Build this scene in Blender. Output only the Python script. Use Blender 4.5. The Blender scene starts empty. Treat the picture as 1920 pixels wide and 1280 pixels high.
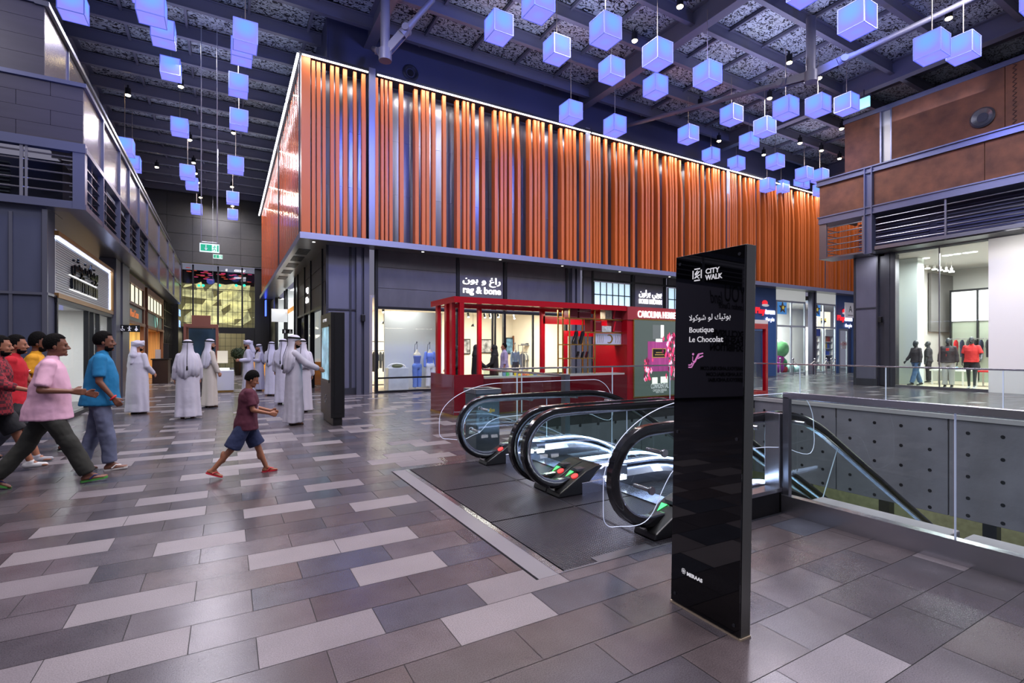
import bpy, bmesh, math, random
from mathutils import Vector, Matrix
random.seed(7)
PI = math.pi
SC = bpy.context.scene
COL = SC.collection
# ------------------------------------------------------------------ camera
# world: X along the wide slatted facade (to the right), Y down the corridor, eye at 1.55 m
H = 1.55
F = 938.0
YAW = math.radians(29.7)
cd = bpy.data.cameras.new('camera'); cd.sensor_width = 36; cd.lens = F/1920*36; cd.shift_y = 15/1920
cd.clip_start = .05; cd.clip_end = 300
cam = bpy.data.objects.new('camera', cd); COL.objects.link(cam)
cam.location = (0, 0, H); cam.rotation_euler = (PI/2, 0, -YAW); SC.camera = cam
SC.view_settings.view_transform = 'Standard'; SC.view_settings.look = 'None'
SC.view_settings.gamma = 1; SC.view_settings.use_curve_mapping = False
SC.view_settings.exposure = 0.12
SC.cycles.transparent_max_bounces = 24
SC.cycles.max_bounces = 7
SC.cycles.sample_clamp_indirect = 4
SC.cycles.caustics_reflective = False; SC.cycles.caustics_refractive = False
# ------------------------------------------------------------------ world: even dim fill glow, standing for the open arcade behind
def srgb(c):
    return tuple((v/255/12.92 if v/255 <= .04045 else ((v/255+.055)/1.055)**2.4) for v in c)
w = bpy.data.worlds.new('world'); SC.world = w; w.use_nodes = True
wb = w.node_tree.nodes['Background']; wb.inputs['Color'].default_value = (.30, .29, .40, 1); wb.inputs['Strength'].default_value = .55
# ------------------------------------------------------------------ lights of the hall
def lamp(name, kind, loc, energy, color, radius=.15, target=None, size=None, angle=None, blend=.5):
    ld = bpy.data.lights.new(name, kind); ld.energy = energy; ld.color = color
    if kind == 'AREA':
        ld.shape = 'RECTANGLE'; ld.size, ld.size_y = size
    else:
        ld.shadow_soft_size = radius
    if angle: ld.spot_size = angle; ld.spot_blend = blend
    o = bpy.data.objects.new(name, ld); COL.objects.link(o); o.location = loc
    if target is not None:
        o.rotation_euler = (Vector(target)-Vector(loc)).to_track_quat('-Z', 'Y').to_euler()
    return o
WARM = (1, .86, .70); BLUE = (.16, .22, 1.0); WHITE = (1, .97, .95); LILAC=(.80,.78,1)
# wide soft lights added under the roof, standing in for its small lamps
for x, y, e in ((-8, 5, 380), (1.5, 3.5, 420), (1, 11, 520), (9, 11, 520), (9, 2, 420), (18, 5, 520), (11, 6.5, 420), (6, -2, 450), (3, .5, 260), (19, 12, 520), (28, 13, 420), (-.5, 21, 420), (-.5, 30, 420), (-.5, 38, 300)):
    lamp('overhead_fill', 'AREA', (x, y, 11.9), e, (.93, .88, 1), target=(x, y, 0), size=(2.2, 2.2))
# unseen upward lights added to brighten the ceiling
for x, y, e in ((1, 6, 60), (9, 6, 90), (17, 4, 90), (9, 13, 90), (17, 11, 90), (25, 9, 90), (25, 15, 60), (-1, 15, 55), (-1, 22, 45), (-1, 29, 40), (-1, 36, 30), (2, 12, 60)):
    lamp('roof_fill', 'AREA', (x, y, 10.9), e, (.62, .64, 1), target=(x, y+.01, 20), size=(3.5, 3.5))
# blue wash projectors
for loc, tgt, e in (((6, 8, 11.2), (6, 17.5, 7.6), 1700), ((13, 8.5, 11.2), (13, 17.5, 7.6), 1600), ((22, 9, 11.2), (22, 17.5, 7.6), 1500),
                    ((0, 9, 11.3), (-5, 12.8, 7.5), 1000), ((-2, 3, 11.3), (-5, 12.8, 5), 260), ((0, 20, 11.4), (-2.5, 23, 6), 300),
                    ((16, 8, 11), (23, 9, 8.6), 700), ((1, 10, 11.0), (4.5, 17.8, 4.0), 500), ((1, 3, 3), (4, 12, 13), 900), ((16, 4, 3), (15, 9, 13), 1600),
                    ((-1, 10, 3), (-1, 18, 13), 600)):
    lamp('blue_projector', 'SPOT', loc, e, BLUE, radius=.5, target=tgt, angle=1.5, blend=.9)
# ------------------------------------------------------------------ helpers
def ray(px, py):
    t = (px-960)/F; s = (655-py)/F
    return Vector((math.sin(YAW)+t*math.cos(YAW), math.cos(YAW)-t*math.sin(YAW), s))
O = Vector((0, 0, H))
def G(px, py, z=0):
    r = ray(px, py); return O+r*((z-H)/r.z)
def onY(px, py, Y):
    r = ray(px, py); return O+r*(Y/r.y)
def onX(px, py, X):
    r = ray(px, py); return O+r*(X/r.x)
def proj(p):
    x, y, z = p; d = x*math.sin(YAW)+y*math.cos(YAW); l = x*math.cos(YAW)-y*math.sin(YAW)
    return 960+F*l/d, 655-F*(z-H)/d
def AX(px, Y): return onY(px, 655, Y).x
def AY(px, X): return onX(px, 655, X).y

class MB:
    def __init__(s): s.v = []; s.f = []; s.m = []; s.mi = 0
    def add(s, vs, fs):
        n = len(s.v); s.v += [tuple(v) for v in vs]; s.f += [tuple(i+n for i in f) for f in fs]; s.m += [s.mi]*len(fs); return s
    def box(s, x0, y0, z0, x1, y1, z1):
        q = (len(s.f)//6 % 7)*1e-4      # neighbours in one mesh never share a plane exactly
        x0 -= q; y0 -= q; z0 -= q; x1 += q; y1 += q; z1 += q
        return s.add([(x0,y0,z0),(x1,y0,z0),(x1,y1,z0),(x0,y1,z0),(x0,y0,z1),(x1,y0,z1),(x1,y1,z1),(x0,y1,z1)],
                     [(0,3,2,1),(4,5,6,7),(0,1,5,4),(1,2,6,5),(2,3,7,6),(3,0,4,7)])
    def cbox(s, c, sz, rz=0):
        a, b, h = sz[0]/2, sz[1]/2, sz[2]/2; C_, S_ = math.cos(rz), math.sin(rz)
        vs = [(c[0]+x*C_-y*S_, c[1]+x*S_+y*C_, c[2]+z) for z in (-h, h) for x, y in ((-a,-b),(a,-b),(a,b),(-a,b))]
        return s.add(vs, [(0,3,2,1),(4,5,6,7),(0,1,5,4),(1,2,6,5),(2,3,7,6),(3,0,4,7)])
    def quad(s, a, b, c, d): return s.add([a, b, c, d], [(0, 1, 2, 3)])
    def beam(s, p0, p1, w, h):          # rectangular bar between two points
        p0, p1 = Vector(p0), Vector(p1); d = (p1-p0).normalized()
        up = Vector((0,0,1)) if abs(d.z) < .95 else Vector((1,0,0))
        r = d.cross(up).normalized()*w/2; u = r.cross(d).normalized()*h/2
        vs = [p+a*r+b*u for p in (p0, p1) for a, b in ((-1,-1),(1,-1),(1,1),(-1,1))]
        return s.add(vs, [(0,1,2,3),(7,6,5,4),(0,4,5,1),(1,5,6,2),(2,6,7,3),(3,7,4,0)])
    def tube(s, pts, r, n=10, cap=True):
        pts = [Vector(p) for p in pts]; rs = r if isinstance(r, (list, tuple)) else [r]*len(pts)
        rings = []; N = None
        for i, p in enumerate(pts):
            d = ((pts[min(i+1, len(pts)-1)]-p).normalized()+(p-pts[max(i-1, 0)]).normalized()).normalized() if 0 < i < len(pts)-1 else (pts[1]-pts[0] if i == 0 else pts[-1]-pts[-2]).normalized()
            if N is None: N = d.orthogonal().normalized()
            else: N = (N-d*N.dot(d)).normalized()
            B = d.cross(N)
            rings.append([p+(N*math.cos(2*PI*k/n)+B*math.sin(2*PI*k/n))*rs[i] for k in range(n)])
        vs = [v for g in rings for v in g]
        fs = [(i*n+k, i*n+(k+1) % n, (i+1)*n+(k+1) % n, (i+1)*n+k) for i in range(len(pts)-1) for k in range(n)]
        if cap: fs += [tuple(range(n-1, -1, -1)), tuple((len(pts)-1)*n+k for k in range(n))]
        return s.add(vs, fs)
    def strip(s, path, prof):           # sweep a closed (side, up) profile along a path in a vertical X plane
        rings = []; L = len(path)
        for i, p in enumerate(path):
            p = Vector(p); a = Vector(path[max(i-1, 0)]); b = Vector(path[min(i+1, L-1)])
            d = (b-a).normalized(); side = Vector((0, 1, 0)); up = d.cross(side).normalized()
            rings.append([p+side*u+up*v for u, v in prof])
        n = len(prof)
        fs = [(i*n+k, i*n+(k+1) % n, (i+1)*n+(k+1) % n, (i+1)*n+k) for i in range(L-1) for k in range(n)]
        fs += [tuple(range(n-1, -1, -1)), tuple((L-1)*n+k for k in range(n))]
        return s.add([v for g in rings for v in g], fs)
    def lathe(s, prof, c=(0,0,0), n=20, sx=1, sy=1):
        vs = [(c[0]+r*math.cos(2*PI*k/n)*sx, c[1]+r*math.sin(2*PI*k/n)*sy, c[2]+z) for r, z in prof for k in range(n)]
        L = len(prof)
        fs = [(i*n+k, i*n+(k+1) % n, (i+1)*n+(k+1) % n, (i+1)*n+k) for i in range(L-1) for k in range(n)]
        fs += [tuple(range(n-1, -1, -1)), tuple((L-1)*n+k for k in range(n))]
        return s.add(vs, fs)
    def cyl(s, p0, p1, r, n=16, r1=None): return s.tube([p0, p1], [r, r if r1 is None else r1], n)
    def ell(s, c, r, n=14, m=9, rot=None):
        vs = []; fs = []; c = Vector(c); R = rot or Matrix.Identity(3)
        for i in range(m+1):
            a = -PI/2+PI*i/m
            for k in range(n):
                b = 2*PI*k/n
                vs.append(c+R@Vector((r[0]*math.cos(a)*math.cos(b), r[1]*math.cos(a)*math.sin(b), r[2]*math.sin(a))))
        for i in range(m):
            for k in range(n): fs.append((i*n+k, i*n+(k+1) % n, (i+1)*n+(k+1) % n, (i+1)*n+k))
        return s.add(vs, fs)
    def cap(s, p0, p1, r0, r1, n=12):   # tapered capsule
        p0, p1 = Vector(p0), Vector(p1); d = (p1-p0); L = d.length; d = d/L if L > 1e-6 else Vector((0,0,1)); pts = []; rs = []
        for a in (-80, -50, -20, 0): pts.append(p0+d*r0*math.sin(math.radians(a))); rs.append(r0*math.cos(math.radians(a)))
        for a in (0, 20, 50, 80): pts.append(p1+d*r1*math.sin(math.radians(a))); rs.append(r1*math.cos(math.radians(a)))
        if (pts[4]-pts[3]).length < 1e-5: del pts[4], rs[4]
        return s.tube(pts, rs, n)
    def poly(s, pts2, plane, a, b):     # prism of a 2-D outline; plane 'xz' spans y a..b, 'yz' spans x a..b, 'xy' spans z a..b
        f = {'xz': lambda p, t: (p[0], t, p[1]), 'yz': lambda p, t: (t, p[0], p[1]), 'xy': lambda p, t: (p[0], p[1], t)}[plane]
        n = len(pts2)
        return s.add([f(p, a) for p in pts2]+[f(p, b) for p in pts2],
                     [tuple(range(n)), tuple(range(2*n-1, n-1, -1))]+[(k, k+n, (k+1) % n+n, (k+1) % n) for k in range(n)])
    def mesh(s, name, mats=()):
        me = bpy.data.meshes.new(name); me.from_pydata(s.v, [], s.f); me.update()
        for m in mats: me.materials.append(m)
        if len(mats) > 1: me.polygons.foreach_set('material_index', s.m)
        return me
    def build(s, name, mat, parent=None, smooth=False, bevel=0, local=False, fix=True):
        mats = mat if isinstance(mat, (list, tuple)) else [mat]
        me = s.mesh(name, mats)
        if fix:
            bm = bmesh.new(); bm.from_mesh(me); bmesh.ops.recalc_face_normals(bm, faces=bm.faces); bm.to_mesh(me); bm.free()
        return link(name, me, parent, smooth, bevel, local)
def link(name, me, parent=None, smooth=False, bevel=0, local=False):
    o = bpy.data.objects.new(name, me); COL.objects.link(o)
    if smooth: smoothen(me)
    if bevel:
        b = o.modifiers.new('bevel', 'BEVEL'); b.width = bevel; b.segments = 2; b.limit_method = 'ANGLE'
    if parent is not None:
        o.parent = parent
        if not local:
            q = parent; off = Vector((0,0,0))
            while q is not None: off += Vector(q.location); q = q.parent
            o.location = -off
    return o
def smoothen(me):
    me.polygons.foreach_set('use_smooth', [True]*len(me.polygons))
    try: me.set_sharp_from_angle(angle=math.radians(40))
    except Exception: pass
def tag(o, label=None, cat=None, group=None, kind=None):
    for k, v in (('label', label), ('category', cat), ('group', group), ('kind', kind)):
        if v: o[k] = v
    return o
def empty(name, loc, rz=0, label=None, cat=None, group=None, kind=None):
    o = bpy.data.objects.new(name, None); COL.objects.link(o); o.location = loc; o.rotation_euler = (0, 0, rz); o.empty_display_size = .1
    return tag(o, label, cat, group, kind)
def copy_tree(o, parent=None):
    c = o.copy(); COL.objects.link(c); c.parent = parent
    for ch in list(o.children): copy_tree(ch, c)
    return c
def ST(o): o['kind'] = 'structure'; return o
# Arabic letters in their joined forms, laid out left to right
AF = {'ب':'\ufe8f\ufe90\ufe91\ufe92','و':'\ufeed\ufeee','ت':'\ufe95\ufe96\ufe97\ufe98','ي':'\ufef1\ufef2\ufef3\ufef4','ك':'\ufed9\ufeda\ufedb\ufedc','ل':'\ufedd\ufede\ufedf\ufee0',
      'ش':'\ufeb5\ufeb6\ufeb7\ufeb8','ا':'\ufe8d\ufe8e','ر':'\ufead\ufeae','غ':'\ufecd\ufece\ufecf\ufed0','ن':'\ufee5\ufee6\ufee7\ufee8','\ue000':'\ufefb\ufefc'}
def arab(t):
    t = t.replace('لا', '\ue000'); out = ''
    for i, c in enumerate(t):
        if c not in AF: out += c; continue
        p = i > 0 and len(AF.get(t[i-1], '')) == 4; n = i+1 < len(t) and t[i+1] in AF and len(AF[c]) == 4
        out += AF[c][(3 if n else 1) if p else (2 if n else 0)]
    return out[::-1]
FACE = {'-y': (PI/2, 0, 0), '-x': (PI/2, 0, -PI/2), '+x': (PI/2, 0, PI/2), '+y': (PI/2, 0, PI)}
def text(name, body, size, loc, face, mat, parent=None, align='CENTER', ext=.004, bold=0, width=None, spacing=1, shear=0, xs=None):
    c = bpy.data.curves.new(name, 'FONT'); c.body = body; c.size = size; c.align_x = align; c.extrude = ext; c.offset = bold; c.space_character = spacing; c.shear = shear
    c.resolution_u = 4
    t = bpy.data.objects.new('t', c); COL.objects.link(t)
    dg = bpy.context.evaluated_depsgraph_get(); dg.update()
    me = bpy.data.meshes.new_from_object(t.evaluated_get(dg)); me.name = name
    bpy.data.objects.remove(t); bpy.data.curves.remove(c)
    xs_ = [v.co.x for v in me.vertices] or [0]
    k = (width/(max(xs_)-min(xs_)) if width else 1)
    M = Matrix.Translation(loc) @ Vector3(FACE[face] if isinstance(face, str) else face) @ Matrix.Diagonal((k if xs is None else xs, 1 if (xs is None and not width) else 1, 1, 1))
    me.transform(M); me.materials.clear(); me.materials.append(mat)
    return link(name, me, parent)
def Vector3(e):
    from mathutils import Euler
    return Euler(e).to_matrix().to_4x4()
# ------------------------------------------------------------------ materials
MATS = {}
def mat(name, c=(128,128,128), rough=.5, metal=0, emit=0, ec=None, noise=0, nscale=6, bump=0, bscale=40, spec=.5, coat=0, stretch=None, lin=None):
    if name in MATS: return MATS[name]
    m = bpy.data.materials.new(name); m.use_nodes = True; nt = m.node_tree; b = nt.nodes['Principled BSDF']
    col = lin or srgb(c)
    b.inputs['Base Color'].default_value = (*col, 1); b.inputs['Roughness'].default_value = rough; b.inputs['Metallic'].default_value = metal
    b.inputs['Specular IOR Level'].default_value = spec
    if coat: b.inputs['Coat Weight'].default_value = coat; b.inputs['Coat Roughness'].default_value = .05
    if emit: b.inputs['Emission Color'].default_value = (*(srgb(ec) if ec else col), 1); b.inputs['Emission Strength'].default_value = emit
    if noise or bump:
        tc = nt.nodes.new('ShaderNodeTexCoord'); mp = nt.nodes.new('ShaderNodeMapping'); nt.links.new(tc.outputs['Object'], mp.inputs[0])
        if stretch: mp.inputs['Scale'].default_value = stretch
    if noise:
        n = nt.nodes.new('ShaderNodeTexNoise'); n.inputs['Scale'].default_value = nscale; n.inputs['Detail'].default_value = 6
        nt.links.new(mp.outputs[0], n.inputs['Vector'])
        r = nt.nodes.new('ShaderNodeValToRGB'); r.color_ramp.elements[0].position = .3; r.color_ramp.elements[1].position = .7
        r.color_ramp.elements[0].color = (*[v*(1-noise) for v in col], 1); r.color_ramp.elements[1].color = (*[min(1, v*(1+noise)) for v in col], 1)
        nt.links.new(n.outputs['Fac'], r.inputs[0]); nt.links.new(r.outputs[0], b.inputs['Base Color'])
    if bump:
        n = nt.nodes.new('ShaderNodeTexNoise'); n.inputs['Scale'].default_value = bscale; n.inputs['Detail'].default_value = 4
        nt.links.new(mp.outputs[0], n.inputs['Vector'])
        bp = nt.nodes.new('ShaderNodeBump'); bp.inputs['Strength'].default_value = bump; bp.inputs['Distance'].default_value = .02
        nt.links.new(n.outputs['Fac'], bp.inputs['Height']); nt.links.new(bp.outputs[0], b.inputs['Normal'])
    MATS[name] = m; return m
def nodes(m): return m.node_tree.nodes, m.node_tree.links, m.node_tree.nodes['Principled BSDF']
def glass(name, tint=(.93, .97, .95), refl=.10, rough=.02):
    if name in MATS: return MATS[name]
    m = bpy.data.materials.new(name); m.use_nodes = True; nt = m.node_tree; nt.nodes.clear()
    out = nt.nodes.new('ShaderNodeOutputMaterial'); mix = nt.nodes.new('ShaderNodeMixShader')
    t = nt.nodes.new('ShaderNodeBsdfTransparent'); t.inputs[0].default_value = (*tint, 1)
    g = nt.nodes.new('ShaderNodeBsdfGlossy'); g.inputs['Roughness'].default_value = rough
    fr = nt.nodes.new('ShaderNodeFresnel'); fr.inputs[0].default_value = 1.45
    ma = nt.nodes.new('ShaderNodeMath'); ma.operation = 'MULTIPLY'; ma.inputs[1].default_value = refl*8
    ma.use_clamp = True; ge = nt.nodes.new('ShaderNodeNewGeometry'); nb = nt.nodes.new('ShaderNodeMath'); nb.operation = 'SUBTRACT'; nb.inputs[0].default_value = 1; m3 = nt.nodes.new('ShaderNodeMath'); m3.operation = 'MULTIPLY'
    nt.links.new(ge.outputs['Backfacing'], nb.inputs[1]); nt.links.new(fr.outputs[0], ma.inputs[0]); nt.links.new(ma.outputs[0], m3.inputs[0]); nt.links.new(nb.outputs[0], m3.inputs[1]); nt.links.new(m3.outputs[0], mix.inputs[0])
    nt.links.new(t.outputs[0], mix.inputs[1]); nt.links.new(g.outputs[0], mix.inputs[2]); nt.links.new(mix.outputs[0], out.inputs[0])
    MATS[name] = m; return m
M_ORANGE = mat('terracotta_metal', (190, 96, 38), .42, .0, spec=.45)
M_ORANGE_G = mat('polished_terracotta', (208, 100, 45), .22, .35)
M_DARK = mat('dark_steel', (52, 54, 62), .42, .35, noise=.12, nscale=3)
M_DARK2 = mat('blackened_steel', (26, 27, 31), .38, .3)
M_GREYP = mat('grey_fibre_panel', (86, 86, 92), .55, .25, noise=.10, nscale=4, stretch=(1, 1, .4))
M_BEAM = mat('painted_roof_steel', (104, 104, 116), .45, .1)
M_STEEL = mat('brushed_steel', (190, 190, 196), .22, .95, bump=.05, bscale=8)
M_STEELD = mat('satin_steel', (128, 130, 138), .3, .85)
M_BLACK = mat('black_plastic', (14, 14, 16), .35)
M_RUBBER = mat('black_handrail_rubber', (10, 10, 12), .16, coat=.6)
M_WHITE = mat('white_plaster', (228, 226, 222), .6)
M_WHITEG = mat('warm_white_wall', (225, 216, 200), .6)
M_GLASS = glass('clear_glass', (.95, .985, .97), .10)
M_GLASSB = glass('balustrade_glass', (.90, .95, .93), .11)
M_THIN = glass('shop_glass', (.97, .985, .98), .035)
M_ACRYL = glass('clear_acrylic', (.97, .98, .98), .09)
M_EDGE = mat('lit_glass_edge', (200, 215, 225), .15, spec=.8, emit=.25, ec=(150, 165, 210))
M_LED = mat('white_led', (240, 244, 255), .4, emit=9, ec=(240, 242, 255))
M_LEDB = mat('cool_led', (220, 230, 255), .4, emit=11, ec=(190, 208, 255))
M_LETTER = mat('lit_letter', (255, 255, 255), .4, emit=1.7, ec=(255, 252, 250))
M_PRINT = mat('white_print', (235, 235, 238), .5, emit=.35)
M_RED = mat('red_lacquer', (176, 10, 30), .22, spec=.4, coat=.35)
M_GOLD = mat('brass', (212, 170, 90), .25, .9)
M_WOOD = mat('walnut_wood', (112, 66, 38), .45, noise=.25, nscale=5, stretch=(1, 1, .15))
M_CONC = mat('cast_concrete', (104, 104, 112), .72, noise=.16, nscale=1.6, bump=.15, bscale=14)
M_CORTEN = mat('weathered_corten', (98, 60, 38), .75, noise=.34, nscale=2.2, bump=.12, bscale=20)
# ================================================================== FLOOR
M_GROUT = mat('dark_grout', (34, 33, 36), .8)
def tilemat(name, c, rough, nz=.2):
    m = mat(name, c, rough, noise=nz, nscale=3.0, spec=.55)
    n, l, b = nodes(m)
    tc = n.new('ShaderNodeTexCoord'); s = n.new('ShaderNodeTexNoise'); s.inputs['Scale'].default_value = 160; s.inputs['Detail'].default_value = 2
    l.new(tc.outputs['Object'], s.inputs['Vector'])
    s2 = n.new('ShaderNodeTexNoise'); s2.inputs['Scale'].default_value = 1.7; s2.inputs['Detail'].default_value = 5; l.new(tc.outputs['Object'], s2.inputs['Vector'])
    ramp = n.new('ShaderNodeValToRGB'); ramp.color_ramp.elements[0].position = .35; ramp.color_ramp.elements[0].color = (.72, .72, .72, 1)
    ramp.color_ramp.elements[1].position = .62; ramp.color_ramp.elements[1].color = (1.12, 1.12, 1.12, 1)
    l.new(s.outputs['Fac'], ramp.inputs[0])
    old = b.inputs['Base Color'].links[0].from_socket
    mx = n.new('ShaderNodeMix'); mx.data_type = 'RGBA'; mx.blend_type = 'MULTIPLY'; mx.inputs[0].default_value = 1
    l.new(old, mx.inputs[6]); l.new(ramp.outputs[0], mx.inputs[7]); l.new(mx.outputs[2], b.inputs['Base Color'])
    mr = n.new('ShaderNodeMapRange'); mr.inputs[1].default_value = .3; mr.inputs[2].default_value = .7; mr.inputs[3].default_value = rough*.92; mr.inputs[4].default_value = rough*1.12
    l.new(s2.outputs['Fac'], mr.inputs[0]); l.new(mr.outputs[0], b.inputs['Roughness'])
    bp = n.new('ShaderNodeBump'); bp.inputs['Strength'].default_value = .10; bp.inputs['Distance'].default_value = .004
    l.new(s.outputs['Fac'], bp.inputs['Height']); l.new(bp.outputs[0], b.inputs['Normal'])
    return m
TM = [tilemat('granite_tile_dark', (72, 68, 73), .20), tilemat('granite_tile_mid', (86, 81, 86), .22), tilemat('granite_tile_brown', (80, 72, 74), .24),
      tilemat('granite_tile_blue', (70, 72, 82), .20), tilemat('granite_tile_pale', (124, 118, 122), .38, .08), tilemat('granite_tile_pale_worn', (114, 108, 113), .36, .10)]
VX0, VX1, VY1 = 5.15, 14.85, 10.2          # the escalator void
PX0, PX1, PY0, PY1 = 1.97, 3.95, 2.84, 6.28 # the landing plate in front of the escalators
TW, TH = .62, .3105
def in_hole(x0, y0, x1, y1):
    return (x0 < 14.86 and x1 > 4.6 and y0 < VY1 and y1 > -9) and not (x1 <= 5.12 and False)
fl = MB(); base = MB()
def clip(x0, y0, x1, y1, hx0, hy0, hx1, hy1):     # rectangle minus rectangle
    if x1 <= hx0 or x0 >= hx1 or y1 <= hy0 or y0 >= hy1: return [(x0, y0, x1, y1)]
    r = []
    if x0 < hx0: r.append((x0, y0, hx0, y1)); x0 = hx0
    if x1 > hx1: r.append((hx1, y0, x1, y1)); x1 = hx1
    if y0 < hy0: r.append((x0, y0, x1, hy0)); y0 = hy0
    if y1 > hy1: r.append((x0, hy1, x1, y1))
    return r
def minus(rects, holes):
    for h in holes:
        rects = [q for r in rects for q in clip(*r, *h)]
    return [r for r in rects if r[2]-r[0] > .004 and r[3]-r[1] > .004]
FH = [(5.02, -9, VX1, VY1), (PX0-.16, PY0, 5.03, PY1), (4.6, -9, 5.03, PY0)]
def tile_of(px, py):
    p = G(px, py); k = math.floor((p.y-2.713)/TH); off = .137 if k % 2 == 0 else .447
    return k, math.floor((p.x-off)/TW)
pale = {tile_of(*q) for q in ((600,1190),(245,1135),(215,1225),(90,1092),(105,1038),(375,1015),(550,1035),(705,1005),(745,1062),(915,1165),(525,950),(320,930),
        (140,990),(300,966),(745,940),(625,906),(503,898),(200,917),(393,888),(490,858),(623,855),(570,836),(350,850),(267,845),(400,826),(290,820),(700,1002),
        (1060,1085),(30,1268),(1590,1225))}
grey = {tile_of(*q) for q in ((800,1140),(960,1100))}
rg = random.Random(3)
for k in range(-32, 140):
    y0 = 2.713+k*TH
    if y0 > 46: break
    off = .137 if k % 2 == 0 else .447
    last = 0
    for i in range(-27, 72):
        x0 = off+i*TW
        r = rg.random(); cx, cy = x0+TW/2, y0+TH/2
        d = cx*math.sin(YAW)+cy*math.cos(YAW)
        if (k, i) in pale: mi = 4 if r < .7 else 5
        elif (k, i) in grey: mi = 3
        elif d < 6.6 and cx < 4.6 and cy > 0: mi = (0, 1, 2, 0, 1, 3)[int(r*6)]
        elif cx < 15 and cy > 0:
            mi = (4 if r < .17 else 5 if r < .25 else (0, 1, 2, 0, 1, 3)[int(rg.random()*6)])
            if mi > 3 and last > 3 and rg.random() < .5: mi = 1
        else: mi = (5 if r < .12 else (0, 1, 2, 1, 1, 3)[int(rg.random()*6)])
        last = mi; fl.mi = mi; g = .0022
        for a, b, c, e in minus([(x0+g, y0+g, x0+TW-g, y0+TH-g)], FH):
            fl.quad((a, b, 0), (c, b, 0), (c, e, 0), (a, e, 0))
floor = ST(fl.build('floor', TM, fix=False))
for a, b, c, e in minus([(-17, -8, 45, 46)], FH): base.box(a, b, -.35, c, e, -.0025)
ST(base.build('floor_slab', M_GROUT))
# lower level under the void
M_LOWF = mat('lower_level_floor', (150, 150, 138), .35, noise=.1)
lo = MB().box(1, -12, -5.6, 30, 24, -5.5); ST(lo.build('floor_lower', M_LOWF))
for loc, e in (((17.5, 3, -1.2), 260), ((17.5, 9, -1.2), 260), ((17.5, -3, -1.2), 200), ((8, 12.5, -1.5), 160), ((9, 0, -3.6), 80)):
    lamp('lower_hall_lamp', 'POINT', loc, e*.6, (1, .97, .82), radius=.4)
M_LOWW = mat('lower_level_wall', (172, 170, 146), .5, noise=.15)
lw = MB().box(20, -12, -5.5, 20.2, 20, -.36); ST(lw.build('wall_lower_east', M_LOWW))
lw = MB().box(2, 15, -5.5, 20, 15.2, -.36); ST(lw.build('wall_lower_north', M_LOWW))
for i, y in enumerate((-2.5, 0.2, 2.6, 5.0, 7.4, 9.8)):
    o = MB().box(17.2, y, -5.5, 17.5, y+.28, -.36).build('basement_pillar', M_DARK)
    tag(o, ('square dark pillar on the lower level, ' + ('just left of the railing\'s glass joint', 'seen right of the glass joint', 'far right of those under the concrete wall', 'behind the lower end of the handrail', 'second left of the handrail end', 'leftmost below the concrete wall')[(2, 1, 0, 3, 4, 5)[i]]), 'pillar', 'pillars on the lower level', 'structure')
# concrete faces of the void, cast panels with tie holes
def void_panel(axis, a, b, z0, z1, cols):
    m = MB(); hol = MB()
    n = max(1, round((b-a)/2.47)); wd = (b-a)/n
    for i in range(n):
        p, q = a+i*wd+.012, a+(i+1)*wd-.012
        if axis == 'x': m.box(VX1, p, z0, VX1+.16, q, z1)
        else: m.box(p, VY1, z0, q, VY1+.16, z1)
        for u in (.14, .38, .62, .86):
            for v in (.30, .80, 1.30, 1.8, 2.2):
                c = p+u*(q-p); z = z1-v
                if z < z0+.05: continue
                if axis == 'x': hol.cyl((VX1-.004, c, z), (VX1+.01, c, z), .042, 12)
                else: hol.cyl((c, VY1-.004, z), (c, VY1+.01, z), .042, 12)
    w_ = ST(m.build('wall_void_'+('east' if axis == 'x' else 'north'), M_CONC, bevel=.008))
    hol.build('tie_hole', M_BLACK, w_)
    return w_
void_panel('x', -7.4, VY1, -2.38, -.08, 4)
void_panel('y', 5.0, VX1, -2.38, -.08, 4)
ed = MB().box(VX1-.03, -7.4, -.09, VX1+.12, VY1, .012).box(5.0, VY1-.03, -.09, VX1, VY1+.12, .012)
ST(ed.build('trim_1', mat('slab_edge_stone', (150, 150, 152), .5)))
lg = MB()
for y0, y1 in ((1.72, 2.80), (.30, 1.64), (-1.1, .28), (-2.6, -1.12)): lg.box(4.66, y0, -.06, 5.16, y1, .085)
ST(lg.build('trim_2', mat('void_ledge_stone', (128, 126, 130), .6, noise=.08), bevel=.01))
ST(MB().box(5.0, -7, -.5, 5.15, VY1, -.06).build('wall_void_west', M_CONC))

# ================================================================== CEILING
mp = bpy.data.materials.new('perforated_ceiling_panel'); mp.use_nodes = True; n, l, b = nodes(mp)
tc = n.new('ShaderNodeTexCoord'); m1 = n.new('ShaderNodeMapping'); m1.inputs['Scale'].default_value = (1, 1.5, 1); l.new(tc.outputs['Object'], m1.inputs[0])
ns = n.new('ShaderNodeTexNoise'); ns.inputs['Scale'].default_value = 5.2; ns.inputs['Detail'].default_value = .6; ns.inputs['Distortion'].default_value = 1.1; l.new(m1.outputs[0], ns.inputs['Vector'])
sb = n.new('ShaderNodeMath'); sb.operation = 'SUBTRACT'; sb.inputs[1].default_value = .5; l.new(ns.outputs['Fac'], sb.inputs[0])
ab = n.new('ShaderNodeMath'); ab.operation = 'ABSOLUTE'; l.new(sb.outputs[0], ab.inputs[0])
gt = n.new('ShaderNodeMapRange'); gt.inputs[1].default_value = .045; gt.inputs[2].default_value = .062; gt.inputs[3].default_value = 0; gt.inputs[4].default_value = 1; l.new(ab.outputs[0], gt.inputs[0])
cr = n.new('ShaderNodeValToRGB'); cr.color_ramp.elements[0].color = (.006, .006, .01, 1); cr.color_ramp.elements[1].color = (.46, .50, .52, 1); l.new(gt.outputs[0], cr.inputs[0])
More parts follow.
